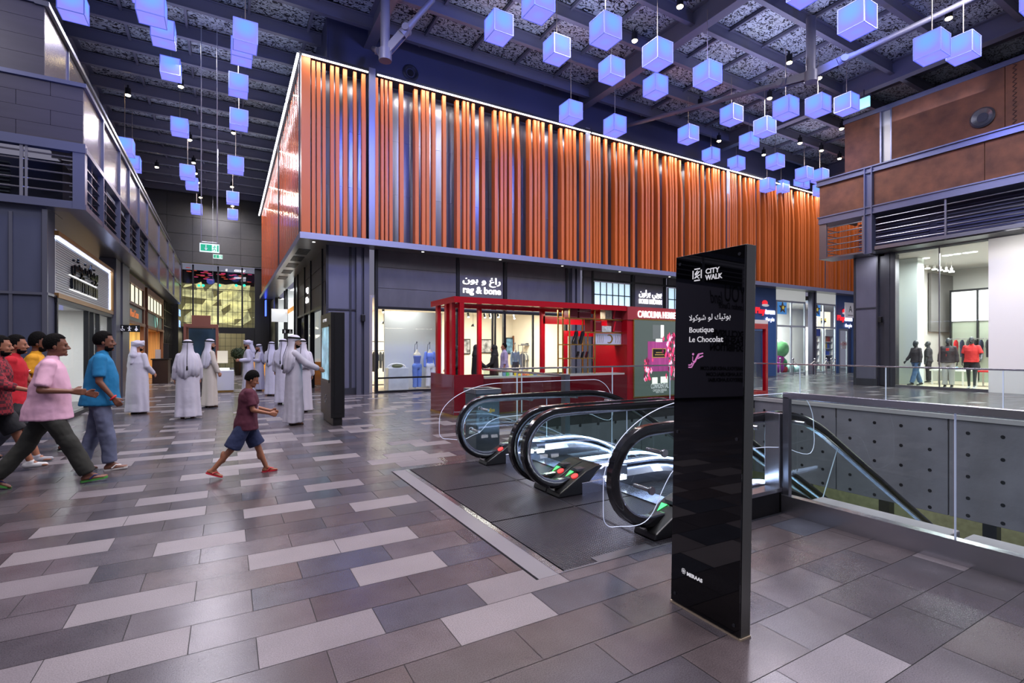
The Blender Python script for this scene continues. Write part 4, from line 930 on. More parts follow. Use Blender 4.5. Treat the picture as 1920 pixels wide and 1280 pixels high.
# ================================================================== BALUSTRADES
def rail_box(m, a, b, z=1.10, w=.05, h=.06): m.box(min(a[0], b[0])-w/2, min(a[1], b[1])-w/2, z-h/2, max(a[0], b[0])+w/2, max(a[1], b[1])+w/2, z+h/2)
def balustrade(label, a, b, joints, z0=.03, cat='glass railing', kerb=False, post0=False, zt=1.10):
    e = empty('glass_balustrade', (*a, 0), 0, label, cat)
    m = MB(); rail_box(m, a, b, zt, .05, .04 if not kerb else .06)
    m.build('handrail', M_STEEL, e, bevel=.006)
    ax = 0 if abs(a[0]-b[0]) > abs(a[1]-b[1]) else 1
    pts = sorted([a[ax], *joints, b[ax]])
    for p, q in zip(pts[:-1], pts[1:]):
        g_ = MB()
        if ax == 0: g_.box(p+.012, a[1]-.008, z0, q-.012, a[1]+.008, zt-.02)
        else: g_.box(a[0]-.008, p+.012, z0, a[0]+.008, q-.012, zt-.02)
        g_.build('glass_panel', M_GLASSB, e)
    j = MB()
    for p in joints:
        if ax == 0: j.box(p-.010, a[1]-.01, z0, p+.010, a[1]+.01, zt-.02)
        else: j.box(a[0]-.01, p-.010, z0, a[0]+.01, p+.010, zt-.02)
    if joints: j.build('panel_joint', M_EDGE, e)
    b_ = MB()
    if ax == 0: b_.box(a[0], a[1]-.03, 0, b[0], a[1]+.03, .05)
    else: b_.box(a[0]-.03, min(a[1], b[1]), 0, a[0]+.03, max(a[1], b[1]), .05)
    if not kerb: b_.build('base_channel', M_STEELD, e)
    return e
balustrade('far glass balustrade with thin steel rail in front of the sportswear shop', (15.0, -7), (15.0, VY1), [AY(p, 15.0) for p in (1500, 1661, 1881)])
balustrade('glass balustrade with thin steel rail in front of the red kiosk and perfume poster', (5.08, 10.22), (15.0, 10.22), [AX(p, 10.22) for p in (978, 1063, 1148, 1256)])
e = balustrade('short glass balustrade with steel end post left behind the escalators', (5.08, 7.1), (5.08, 10.22), [8.7])
MB().box(5.03, 6.98, 0, 5.13, 7.1, 1.12).build('end_post', M_STEELD, e)
# nearest one: kerb, glass, square rail and corner post
e = empty('glass_balustrade', (4.6, 1, 0), 0, 'nearest glass balustrade with brushed steel kerb and square handrail, lower right', 'glass railing')
yk = 2.86
MB().box(4.575, -4.2, 0, 4.60, yk, .155).box(4.575, -4.2, .155, 4.66, yk, .172).box(4.64, -4.2, 0, 4.66, yk, .155).build('steel_kerb', M_STEEL, e)
MB().box(4.595, -4.2, 1.085, 4.645, yk, 1.145).build('handrail', M_STEEL, e, bevel=.004)
MB().box(4.595, yk-.06, 0, 4.645, yk, 1.10).build('corner_post', M_STEELD, e, bevel=.004)
for a, b_ in ((1.58, yk-.07), (.1, 1.56), (-1.4, .08), (-2.9, -1.42)): MB().box(4.612, a+.004, .16, 4.626, b_-.004, 1.085).build('glass_panel', M_GLASSB, e)
MB().box(4.612, 1.564, .16, 4.626, 1.573, 1.085).box(4.612, .085, .16, 4.626, .094, 1.085).build('panel_joint', M_EDGE, e)

# ================================================================== ESCALATORS
T30 = math.tan(PI/6)
def drop(x, a, b):
    if x <= a: return 0
    if x < b: return T30*(x-a)**2/(2*(b-a))
    return T30*((b-a)/2+x-b)
def hpath(y, x1=14.4):
    P_ = []; cx, cz, r = 3.08, .50, .40
    P_.append((3.42, y, .145)); P_.append((3.22, y, .105))
    for i in range(17):
        a = -PI/2-PI*i/16; P_.append((cx+(r+.03)*math.cos(a), y, cz+r*math.sin(a)))
    x = 3.3
    while x < x1: P_.append((x, y, .905-drop(x, 4.75, 5.75))); x += .15 if x < 6.2 else .8
    P_.append((x1, y, .905-drop(x1, 4.75, 5.75)))
    return P_
M_HEDGE = mat('handrail_guide_chrome', (200, 205, 220), .12, .9)
M_SKIRT = mat('escalator_skirt_steel', (168, 172, 186), .2, .9)
M_STEP = mat('escalator_step_grey', (70, 72, 78), .4, .6)
def lead_x(f): return [3.0+.2*i for i in range(int((f-3.0)/.2)+1)]
def escalator(ya, yb, label, arrows):
    e = empty('escalator', (3.0, (ya+yb)/2, 0), 0, label, 'escalator', 'pair of escalators going down')
    for y, out in ((ya, -1), (yb, 1)):
        P_ = hpath(y)
        MB().strip(P_, [(-.036, -.052), (.036, -.052), (.045, -.01), (.042, .014), (.03, .026), (-.03, .026), (-.042, .014), (-.045, -.01)]).build('handrail', M_RUBBER, e, smooth=True)
        MB().strip([(p[0], p[1], p[2]) for p in P_[1:]], [(-.03, -.066), (.03, -.066), (.03, -.053), (-.03, -.053)]).build('handrail_guide', M_HEDGE, e)
        # glass: D-shaped end then sloping band
        top = [(p[0], p[2]-.03) for p in P_[19:]]
        nose = [(3.08+.40*math.cos(-PI/2-PI*i/16), .50+.37*math.sin(-PI/2-PI*i/16)) for i in range(17)]
        bot = [(x_, .26-drop(x_, 4.35, 5.35)) for x_ in [14.4-.8*i for i in range(11)]+[5.6-.2*i for i in range(11)]]
        bot = [q for q in bot if q[0] >= 3.6]
        outl = nose+top+bot+[(3.5, .16)]
        g_ = MB(); n_ = len(outl)
        g_.poly(outl, 'xz', y-.006, y+.006); g_.build('glass_side', M_GLASSB, e)
        jn = MB()
        for x_ in (4.05, 5.6, 8.2, 10.8): jn.beam((x_, y, .28-drop(x_, 4.35, 5.35)), (x_+(.0 if x_ < 5 else .35), y, .86-drop(x_+(.0 if x_ < 5 else .35), 4.75, 5.75)), .007, .009)
        jn.build('glass_joint', M_EDGE, e)
        inn = -out   # towards the steps
        # inner deck + skirt, outer deck
        sec = [x_ for x_ in [3.3+.15*i for i in range(18)]]+[6.0+.8*i for i in range(11)]
        dk = MB().strip([(x_, y, .235-drop(x_, 4.35, 5.35)) for x_ in sec], [(-.05, -.01), (.05, -.01), (.05, .02), (-.05, .02)]); dk.build('deck', M_SKIRT, e)
        yi = y+inn*.13
        sk = MB().strip([(x_, (y+yi)/2, .10-drop(x_, 4.35, 5.35)) for x_ in sec], [(-.065, -.28), (.065, -.28), (.065, .02)if inn > 0 else (.065, .125), (-.065, .125) if inn > 0 else (-.065, .02)])
        sk.build('skirt_panel', M_SKIRT, e)
        MB().strip([(x_, y+inn*.055, .262-drop(x_, 4.35, 5.35)) for x_ in sec[2:]], [(-.012, -.008), (.012, -.008), (.012, .012), (-.012, .012)]).build('led_line', M_LEDB, e)
        ou = MB().strip([(x_, y+out*.06, .0-drop(x_, 4.35, 5.35)) for x_ in sec], [(-.012, -.8), (.012, -.8), (.012, .22), (-.012, .22)]); ou.build('outer_cladding', M_DARK2 if out < 0 else M_STEELD, e)
        # black entry cap
        cp_ = MB().poly([(3.0, 0), (3.02, .05), (3.2, .15), (3.36, .24), (3.5, .285), (3.6, .28), (3.54, .24), (3.42, .14), (3.34, .0)], 'xz', y-.125, y+.125)
        cp_.build('entry_cap', M_BLACK, e, bevel=.012)
        MB().poly([(3.345, 0), (3.425, .14), (3.545, .235), (3.64, .26), (3.95, .24), (3.95, 0)], 'xz', y-.115, y+.115).build('entry_skirt', M_SKIRT, e)
        for k, (cc, nm) in enumerate((((60, 230, 110), 'green_arrow'), ((240, 50, 50), 'red_stop'))):
            if nm not in arrows[0 if out < 0 else 1]: continue
            yy = y+(-.05 if k else .055); q = MB()
            zc = lambda x_: .15+(x_-3.2)*.5625+.004
            if k: q.cyl((3.26, yy, zc(3.26)-.004), (3.255, yy, zc(3.26)+.006), .038, 14)
            else: q.add([(3.30, yy-.035, zc(3.30)+.004), (3.30, yy+.035, zc(3.30)+.004), (3.21, yy, zc(3.21)+.004)], [(0, 1, 2)])
            q.build(nm, mat(nm, cc, .4, emit=2.2), e, fix=False)
        ll = MB().box(3.62, yi+inn*.004-.002, .10, 3.74, yi+inn*.004+.002, .15).box(3.80, yi+inn*.004-.002, .09, 3.92, yi+inn*.004+.002, .14)
        ll.build('comb_lamp', M_LED, e)
    y0, y1 = ya+.13, yb-.13
    MB().box(3.72, y0, -.02, 3.97, y1, .012).build('comb_plate', M_SKIRT, e)
    for i in range(22):
        x0 = 3.97+.4*i; z = -drop(x0+.2, 4.35, 5.35)+.0
        s_ = MB().box(x0, y0, z-.03, x0+.4, y1, z)
        k_ = 0
        if x0 < 8:
            yy = y0+.02
            while yy < y1-.02: s_.box(x0, yy, z, x0+.39, yy+.012, z+.01); yy += .03
        s_.box(x0+.385, y0, z-.24, x0+.4, y1, z)
        s_.build('step', M_STEP, e)
    return e
escalator(4.66, 6.08, 'farther escalator with black handrails, next to the grey waste bin', (('green_arrow', 'red_stop'), ('red_stop',)))
escalator(3.06, 4.40, 'nearer escalator with black handrails, partly behind the black sign pillar', (('green_arrow',), ('green_arrow', 'red_stop')))
MB_ = MB().box(3.0, 4.4+.07, 0, 3.02, 4.6, .04)
# black stringers and glow under the truss
for y, nm in ((5.37, 'a'), (3.73, 'b')):
    pass
# landing plate
m = MB(); n_ = 0
for y0, y1 in ((PY0+.02, 3.98), (4.0, 5.12), (5.14, PY1-.02)):
    for x0, x1 in ((2.06, 2.98), (3.0, 3.72)):
        m.box(x0, y0, -.03, x1, y1, 0.0)
e = empty('landing_plate', (2.0, 4.5, 0), 0, 'dark ribbed metal landing plate in front of the escalators', 'floor plate', kind='structure')
mg = mat('ribbed_plate', (52, 50, 56), .32, .7)
n, l, b = nodes(mg); tc = n.new('ShaderNodeTexCoord'); wv = n.new('ShaderNodeTexWave'); wv.bands_direction = 'X'; wv.inputs['Scale'].default_value = 14; l.new(tc.outputs['Object'], wv.inputs['Vector'])
wv2 = n.new('ShaderNodeTexWave'); wv2.bands_direction = 'Y'; wv2.inputs['Scale'].default_value = 14; l.new(tc.outputs['Object'], wv2.inputs['Vector'])
mm_ = n.new('ShaderNodeMath'); mm_.operation = 'MAXIMUM'; l.new(wv.outputs['Fac'], mm_.inputs[0]); l.new(wv2.outputs['Fac'], mm_.inputs[1])
bp = n.new('ShaderNodeBump'); bp.inputs['Strength'].default_value = .6; bp.inputs['Distance'].default_value = .006; l.new(mm_.outputs[0], bp.inputs['Height']); l.new(bp.outputs[0], b.inputs['Normal'])
m.build('plate', mg, e)
MB().box(1.83, PY0, -.03, 1.99, PY1, .001).build('border_stone', mat('border_grey', (118, 116, 122), .35), e)
MB().box(1.99, PY0, -.03, 2.04, PY1, .004).build('steel_edge', M_STEEL, e)
MB().box(2.98, PY0, -.02, 2.986, PY1, .003).build('joint_line', M_STEELD, e)
MB().box(2.04, PY0-.0, -.03, 3.95, PY0+.02, .003).box(2.35, PY0+.0, -.03, 2.9, PY0+.10, .004).build('end_edge', M_STEELD, e)
MB().box(3.7, PY0, -.03, 5.0, 2.98, .0).box(3.7, 4.5-.02, -.03, 5.0, 4.56, 0).box(3.7, 6.16, -.03, 5.02, PY1, 0).build('side_infill', M_DARK, e)
# skirting and steel end plate joining escalator and near balustrade
e = empty('escalator_side_casing', (4.0, 2.9, 0), 0, 'black escalator side casing with steel deck and upright steel end plate', 'casing')
MB().box(3.5, 2.87, 0, 4.58, 2.93, .20).build('black_skirting', M_BLACK, e)
MB().box(3.5, 2.86, .20, 4.62, 3.0, .235).build('steel_deck', M_STEEL, e)
MB().box(4.56, 2.87, .0, 4.64, 3.02, .94).build('steel_end_plate', M_STEEL, e, bevel=.004)
# clear acrylic guards
def guard(y, label, x0, x1, z0, z1, r0, r1, yh):
    e = empty('acrylic_guard', (x0, y, 0), 0, label, 'safety guard')
    pts = []
    def arc(cx, cz, rx, rz, a0, a1, n_=10):
        for i in range(n_+1): a = a0+(a1-a0)*i/n_; pts.append((cx+rx*math.cos(a), cz+rz*math.sin(a)))
    R0 = r0; arc(x0+R0, z1-(z1-z0)*.62, R0, (z1-z0)*.62, PI, PI/2, 14)
    arc(x1-r1, z1-r1, r1, r1, PI/2, 0, 10)
    pts += [(x1+.02, z1-r1-.22), (x1-.1, z1-r1-.30)]
    zz = z1-.48; pts += [(x1-.6, zz), (x0+1.0, zz-.0), (x0+.75, zz-.05), (x0+.62, zz-.2), (x0+.5, z0+.06), (x0+.36, z0), (x0+.12, z0+.04)]
    arc(x0+.10, z0+.14, .10, .10, -PI/2, -PI, 5)
    for _ in range(2):
        pts = [q for i in range(len(pts)) for q in ((pts[i][0]*.75+pts[(i+1) % len(pts)][0]*.25, pts[i][1]*.75+pts[(i+1) % len(pts)][1]*.25), (pts[i][0]*.25+pts[(i+1) % len(pts)][0]*.75, pts[i][1]*.25+pts[(i+1) % len(pts)][1]*.75))]
    MB().poly(pts, 'xz', y-.005, y+.005).build('guard_sheet', M_ACRYL, e)
    MB().tube([(p[0], y, p[1]) for p in pts+[pts[0]]], .0032, 6).build('guard_edge', mat('acrylic_edge', (225, 230, 245), .2, emit=.5, ec=(190, 200, 235)), e)  # rim glows faintly, imitating light caught in the sheet
    bt = MB()
    for x_, z_ in ((x0+.62, .72), (x0+.48, .44)): bt.cyl((x_, yh, z_), (x_, y, z_), .018, 12).cyl((x_, y-(.02 if y < yh else -.02), z_), (x_, y, z_), .032, 14)
    for x_ in (x1-1.7, x1-.9, x1-.15): bt.cyl((x_, yh, .87-drop(x_, 4.75, 5.75)-.04), (x_, y, .87-drop(x_, 4.75, 5.75)-.04), .02, 10)
    bt.build('standoff_bolts', M_STEEL, e, smooth=True)
guard(2.88, 'clear rounded acrylic guard outside the nearest escalator handrail', 2.42, 5.15, .18, 1.13, .95, .35, 3.06)
guard(6.32, 'clear rounded acrylic guard outside the farthest escalator handrail', 2.48, 5.5, .30, 1.07, .95, .40, 6.08)
# lower sloping hand-rail inclined soffit below nearest escalator is part of its casing
# ================================================================== WASTE BIN
e = empty('waste_bin', (3.45, 6.98, 0), 0, 'grey metal recycling bin with open top standing beside the escalator', 'waste bin')
MB().box(3.25, 6.78, 0, 3.65, 7.18, .88).build('bin_body', mat('bin_steel', (92, 104, 112), .3, .7), e, bevel=.01)
MB().box(3.23, 6.76, .88, 3.67, 6.82, .95).box(3.23, 7.14, .88, 3.67, 7.2, .95).box(3.23, 6.82, .88, 3.29, 7.14, .95).box(3.61, 6.82, .88, 3.67, 7.14, .95).build('bin_rim', M_STEELD, e, bevel=.006)
MB().box(3.3, 6.83, .885, 3.6, 7.13, .90).build('bin_opening', M_BLACK, e)
MB().poly([(3.42, .62), (3.5, .66), (3.5, .64), (3.56, .64), (3.56, .6), (3.5, .6), (3.5, .58)], 'xz', 6.772, 6.78).build('arrow_mark', mat('gold_arrow', (196, 170, 90), .4, .5), e)
m = MB()
for i in range(4): m.cyl((3.33+.08*i, 6.772, .5), (3.33+.08*i, 6.78, .5), .03, 12)
m.build('symbol_row', M_BLACK, e)
# ================================================================== BLACK SIGN PILLAR
SX, SY0, SY1, SW, SH = 2.366, 1.709, 2.185, .088, 2.115
e = empty('directory_sign', (SX, (SY0+SY1)/2, 0), 0, 'tall glossy black sign pillar with white lettering in the foreground', 'sign')
MB().box(SX+.012, SY0, .012, SX+SW, SY1, SH).build('sign_body', mat('black_anodised', (128, 130, 124), .42, .85), e, bevel=.002)
MB().box(SX, SY0+.004, .02, SX+.012, SY1-.004, SH-.004).build('glass_face', mat('black_glass', (4, 4, 6), .02, spec=.55), e)
MB().box(SX+.002, SY0-.006, 0, SX+SW-.002, SY1+.006, .012).build('base_plate', mat('pale_sealant', (176, 160, 136), .6), e)
for y in (SY0+.035, SY1-.035):
    for z in (SH-.05, .07, 1.05 if y > 2 else 1.07): MB().cyl((SX-.004, y, z), (SX, y, z), .009, 12).build('fixing_disc', mat('dark_disc', (60, 62, 68), .3, .5), e)
def sy(px): return AY(px, SX)
def sz(px, py): return onX(px, py, SX).z
fx = SX-.002
y_of = lambda px: sy(px)
text('city_walk', 'CITY', .040, (fx, sy(1313), sz(1330, 510.5)), '-x', M_PRINT, e, align='LEFT', ext=.0008, bold=.0010, width=sy(1313)-sy(1339))
text('city_walk', 'WALK', .040, (fx, sy(1313), sz(1330, 522.5)), '-x', M_PRINT, e, align='LEFT', ext=.0008, bold=.0010, width=sy(1313)-sy(1345))
def logo(cy, cz, s, parent, full=True):
    m = MB(); f = lambda u, v: (cy-u*s, cz+v*s)
    def q(pts): m.poly([f(u, v) for u, v in pts], 'yz', fx-.0006, fx+.0006)
    q([(-1, .8), (-.78, .8), (-.78, -.7), (-1, -.7)]); q([(.78, .8), (1, .8), (1, -.7), (.78, -.7)])
    q([(-.62, 1.12), (.62, 1.12), (.62, .9), (-.62, .9)]); q([(-.62, -1.12), (.62, -1.12), (.62, -.9), (-.62, -.9)])
    if full:
        Z_ = [(-.5, .15), (.1, .72), (-.45, -.05), (.5, .55), (-.55, -.6), (.6, -.05), (-.1, -.35), (.45, -.72)]
        for a, b2 in ((0, 1), (2, 3), (4, 5), (6, 7), (1, 2), (3, 4), (5, 6)):
            p0, p1 = f(*Z_[a]), f(*Z_[b2]); m.beam((fx, p0[0], p0[1]), (fx, p1[0], p1[1]), .001, .14*s)
    else:
        for u in (-.4, -.13, .13, .4): q([(u-.06, .6), (u+.06, .6), (u+.06, -.6), (u-.06, -.6)])
    m.build('logo', M_PRINT, parent)
logo(sy(1297.5), sz(1297.5, 515), .033, e)
text('arabic_lettering', arab('بوتيك لو شوكولا'), .046, (fx, (sy(1284)+sy(1361))/2, sz(1322, 599)), '-x', M_PRINT, e, ext=.0008, width=sy(1284)-sy(1361))
text('lettering', 'Boutique', .045, (fx, sy(1284), sz(1300, 623)), '-x', M_PRINT, e, align='LEFT', ext=.0008, width=sy(1284)-sy(1329), bold=.0004)
text('lettering', 'Le Chocolat', .045, (fx, sy(1284), sz(1300, 641)), '-x', M_PRINT, e, align='LEFT', ext=.0008, width=sy(1284)-sy(1347), bold=.0004)
m = MB(); MPK = mat('pink_print', (226, 140, 205), .5, emit=.35)
for pts in ([(1284, 688.5), (1290, 688.5), (1302, 664), (1311, 662)], [(1284, 684.5), (1289, 684), (1291, 680)], [(1292, 668), (1292, 677), (1296, 679), (1301, 668), (1304, 666.5)], [(1301, 672), (1311, 667)]):
    for a, b2 in zip(pts[:-1], pts[1:]):
        A_, B_ = onX(*a, SX), onX(*b2, SX); m.beam((fx, A_.y, A_.z), (fx, B_.y, B_.z), .001, .0075)
A_ = onX(1292.5, 664, SX); m.cyl((fx, A_.y, A_.z), (fx-.001, A_.y, A_.z), .007, 10)
m.build('escalator_symbol', MPK, e)
logo(sy(1281), sz(1281, 1070.5), .0135, e, False)
text('meraas', 'MERAAS', .028, (fx, sy(1287), sz(1287, 1078)), '-x', M_PRINT, e, align='LEFT', ext=.0006, bold=.0012, width=sy(1287)-sy(1316))
e.rotation_mode = 'AXIS_ANGLE'; e.rotation_axis_angle = (math.radians(.9), math.sin(YAW), math.cos(YAW), 0)
# printed hoarding on the wall behind the photographer's left, seen mirrored in the sign
e = empty('exhibition_hoarding', (-11, 13, 0), 0, 'pale hoarding with dark exhibition lettering, seen mirrored in the black sign', 'hoarding')
MB().box(-19, 12.9, .1, -6.5, 12.98, 4.34).build('hoarding_board', mat('pale_hoarding', (176, 172, 186), .6), e)
MDK = mat('dark_print', (14, 14, 20), .6)
for t_, px0, px1, py, sz_ in (('EXCLUSIVE', 1396, 1334, 611, .36), ('FASHION', 1392, 1338, 625, .36), ('EXHIBITION', 1396, 1330, 638, .36), ('WEAREYOULANDUBAI.COM', 1400, 1312, 675.5, .2), ('YOULANDUBAI.COM', 1398, 1323, 686.5, .2), ('@SEEYOULANDUBAI', 1395, 1328, 697, .2)):
    Xa, Xb = 2*SX-AX(px0, 12.9), 2*SX-AX(px1, 12.9); zz = onY(px1, py, 12.9).z
    text('lettering', t_, sz_, (Xa, 12.89, zz), '-y', MDK, e, align='LEFT', width=Xb-Xa, bold=.012 if sz_ > .3 else .004)
Xa = 2*SX-AX(1394, 12.9); Xb = 2*SX-AX(1328, 12.9)
text('lettering', 'YOU', .95, (Xa, 12.89, onY(1390, 548, 12.9).z), '-y', MDK, e, align='LEFT', width=(Xb-Xa)*.6)
text('lettering', 'land', .7, (Xa+(Xb-Xa)*.64, 12.89, onY(1330, 549, 12.9).z), '-y', MDK, e, align='LEFT', width=(Xb-Xa)*.36, shear=.3)
text('lettering', 'London Dance', .35, (Xa, 12.89, onY(1380, 561, 12.9).z), '-y', MDK, e, align='LEFT', width=(Xb-Xa)*.75, shear=.3)
# ================================================================== TOUCH SCREEN TOTEM
e = empty('touchscreen_totem', (1.95, 11.2, 0), 0, 'black touchscreen map totem the white robed man is touching', 'totem')
MB().box(1.83, 10.6, .16, 2.10, 11.85, 2.31).box(1.88, 10.64, 0, 2.06, 11.8, .16).build('totem_body', mat('totem_black', (30, 30, 31), .38, .4), e, bevel=.006)
MB().box(1.90, 10.592, .25, 2.04, 10.6, 2.27).build('side_panel', M_BLACK, e)
ms = mat('map_screen', (120, 160, 176), .2, emit=.9, noise=.6, nscale=2.6)
n, l, b = nodes(ms); l.new(b.inputs['Base Color'].links[0].from_socket, b.inputs['Emission Color'])
MB().box(1.822, 10.85, .92, 1.83, 11.65, 2.02).build('screen', ms, e)
MB().box(1.815, 10.78, .86, 1.829, 11.72, .92).box(1.815, 10.78, 2.02, 1.829, 11.72, 2.06).build('screen_bezel', M_BLACK, e)
text('city_walk', 'CITY WALK', .09, (1.825, 11.3, 2.14), '-x', M_PRINT, e, ext=.002)
m = MB()
for a, b2 in ((11.1, .5), (11.16, .58), (11.24, .44), (11.3, .52)): m.cyl((1.82, a, b2), (1.83, a, b2), .022, 10)
m.build('keyhole', M_STEELD, e)
# black wall-mounted speakers
for p, lb in ((onY(680.5, 596, WY-.2), 'small black speaker on the grey column left of the fashion shop'), (Vector((RX-.06, AY(1652, RX), onX(1652, 599, RX).z)), 'small black speaker on the steel channel beside the sportswear shop'), (onY(1513, 559, WY-.2), 'tiny black speaker on the column between the toy shop windows')):
    e = empty('wall_speaker', p, 0, lb, 'speaker'); MB().cbox(p, (.14, .12, .24)).build('speaker_body', M_BLACK, e, bevel=.015)
    MB().cbox(p+Vector((0, 0, 0))+Vector((-.0, -.07, 0) if p.x < 23 or p.x > 24 else (-.075, 0, 0)), (.10, .012, .2) if p.x < 23 or p.x > 24 else (.012, .1, .2)).build('grille', M_DARK2, e)
# ================================================================== RED KIOSK
KY0, KY1, KX0 = 10.50, 12.0, 4.48
KX1 = AX(1440, KY0)
kb = AX(1176, KY0)
e = empty('red_kiosk', ((KX0+kb)/2, 11.2, 0), 0, 'open red lacquered perfume kiosk with brass base trim and slim posts', 'kiosk')
m = MB().box(KX0, KY0, .05, AX(907, KY0), KY0+.1, .97).box(AX(907, KY0)+.002, KY0+.002, .05, kb, KY0+.1, .86).box(KX0, KY0+.102, .05, KX0+.1, KY1, .97).box(KX0+.102, KY1-.1, .05, kb, KY1-.002, .6)
m.build('low_wall', mat('shaded_red_lacquer', (118, 8, 26), .14, coat=.6), e, bevel=.006)  # kiosk red darkened in colour, since light falls from above
MB().box(KX0-.01, KY0-.01, 0, kb, KY0+.03, .05).box(KX0-.01, KY0+.031, 0, KX0+.03, KY1, .05).build('base_trim', M_GOLD, e)
MB().box(KX0, KY0, 2.62, kb-.02, KY0+.14, 2.76).box(KX0, KY0+.141, 2.62, KX0+.14, KY1-.141, 2.76).box(KX0, KY1-.14, 2.62, kb-.02, KY1, 2.76).build('top_frame', M_RED, e)
MB().box(KX0+.14, KY0+.14, 2.70, kb, KY1-.14, 2.74).build('canopy_sheet', mat('mirror_canopy', (214, 206, 200), .12, .8), e)
for y in (11.62, 11.05, 10.72): MB().box(KX0+.01, y-.06, .97, KX0+.10, y+.07, 2.62).build('post', M_RED, e)
MB().box(AX(862, KY0), KY0+.004, .97, AX(870.5, KY0), KY0+.1, 2.62).build('post', M_RED, e)
for px, w_ in ((897, .05), (1015, .06)): x = AX(px, KY1); MB().box(x-w_, KY1-.1, .6, x+w_, KY1, 2.62).build('post', M_RED, e)
MB().box(AX(1015, KY1), KY1-.1, 2.28, AX(1176, KY1), KY1-.04, 2.50).box(AX(1056, KY1), KY1-.1, 1.94, AX(1142, KY1), KY1-.04, 2.10).box(AX(1063, KY1)-.2, KY1-.1, .6, AX(1063, KY1)-.05, KY1-.04, 2.1).build('rear_red_panel', M_RED, e)
MB().box(KX0+.2, 11.2, .05, AX(905, 11), 11.8, .86).build('red_bench', mat('red_bench', (180, 36, 52), .4), e, bevel=.03)
MB().box(AX(910, KY0), KY0+.05, .86, kb-.05, KY0+.55, .90).build('glass_counter', mat('pale_counter_top', (205, 205, 205), .15), e)
for x in (5.5, 7.2, 8.8): lamp('kiosk_lamp', 'AREA', (x, 11.25, 2.6), 26, (1, .88, .75), target=(x, 11.25, 0), size=(1, .5))
# right block: header, poster, open red case
e = empty('perfume_display_block', ((kb+KX1)/2, 11.2, 0), 0, 'red display block with lit perfume poster behind the black sign pillar', 'display block')
px1 = AX(1290, KY0); cx0 = AX(1405, KY0)
MB().box(kb, KY0, .05, cx0, KY1, 2.38).build('red_body', M_RED, e, bevel=.006)
MB().box(kb-.01, KY0-.03, 2.38, cx0, KY1, 2.75).build('header', mat('red_header', (172, 60, 66), .12, coat=1), e)
MB().box(kb, KY0-.01, 0, cx0, KY0+.03, .05).build('base_trim', M_GOLD, e)
text('letters', 'CAROLINA HERRERA', .27, (AX(1194, KY0), KY0-.045, 2.455), '-y', M_LETTER, e, align='LEFT', ext=.012, width=(AX(1263, KY0)-AX(1194, KY0))*16/13.6)
m = MB()
for x in (cx0, KX1-.12):
    for y in (KY0, KY1-.12): m.box(x, y, 0, x+.12, y+.12, 2.42)
m.box(cx0, KY0, 2.25, KX1, KY0+.12, 2.42).box(cx0, KY1-.12, 2.25, KX1, KY1, 2.42).box(cx0, KY0, .05, KX1, KY0+.12, .15).box(KX1-.12, KY0, 2.25, KX1, KY1, 2.42).box(KX1-.12, KY0, .05, KX1, KY1, .15)
m.build('case_frame', M_RED, e)
MB().box(cx0+.12, KY0+.05, .15, KX1-.12, KY0+.07, 2.25).build('case_glass', M_GLASS, e)
MB().box(cx0, KY0, 2.42, KX1, KY1, 2.55).build('case_cap', mat('pale_case_cap', (224, 214, 212), .3), e)
e = empty('perfume_poster', (px1, KY0, .4), 0, 'lit grey poster of a purple perfume bottle wrapped in pink crystals', 'poster')
pa, pb = AX(1188, KY0), px1
def pz(py, px=1230): return onY(px, py, KY0).z
z0, z1 = pz(741), pz(601)
MB().box(pa, KY0-.03, z0, pb, KY0-.001, z1).build('poster_sheet', mat('poster_grey_green', (70, 80, 76), .4, emit=.30, ec=(120, 136, 130)), e)
MB().box(pa-.03, KY0-.035, z0-.03, pa, KY0, z1+.03).box(pb, KY0-.035, z0-.03, pb+.03, KY0, z1+.03).box(pa, KY0-.035, z0-.03, pb, KY0, z0).box(pa, KY0-.035, z1, pb, KY0, z1+.03).build('brass_border', M_GOLD, e)
def PB(m, a, b2, c, d, y): m.box(AX(a, KY0), y-.004, pz(d), AX(c, KY0), y, pz(b2))
yy = KY0-.032
m = MB(); PB(m, 1213, 640, 1252, 696, yy); m.build('bottle_print', mat('poster_purple', (150, 60, 120), .4, emit=.7, noise=.5, nscale=3, stretch=(3, 1, .4)), e)
m = MB(); PB(m, 1222, 609, 1243, 636, yy-.001); m.build('bottle_cap_print', mat('poster_cap', (110, 118, 116), .4, emit=.35), e)
m = MB(); PB(m, 1237, 609, 1243, 633, yy-.003); PB(m, 1228, 635, 1240, 641, yy-.003); PB(m, 1221, 707, 1231, 719, yy-.003); PB(m, 1237, 706, 1250, 718, yy-.003); m.build('highlight_print', mat('poster_white', (235, 235, 225), .4, emit=1.0), e)
m = MB(); PB(m, 1222, 654, 1246, 669, yy-.003); m.build('bottle_label', mat('poster_label', (32, 28, 32), .4), e)
m = MB(); PB(m, 1221, 653, 1247, 654.3, yy-.005); PB(m, 1221, 669, 1247, 670.3, yy-.005); PB(m, 1221, 653, 1222.3, 670, yy-.005); PB(m, 1246, 653, 1247, 670, yy-.005); PB(m, 1228, 660, 1240, 661.3, yy-.005); PB(m, 1226, 664, 1243, 665.5, yy-.005); m.build('label_border', mat('poster_gold', (220, 180, 90), .4, emit=.1), e)
rr = random.Random(21)
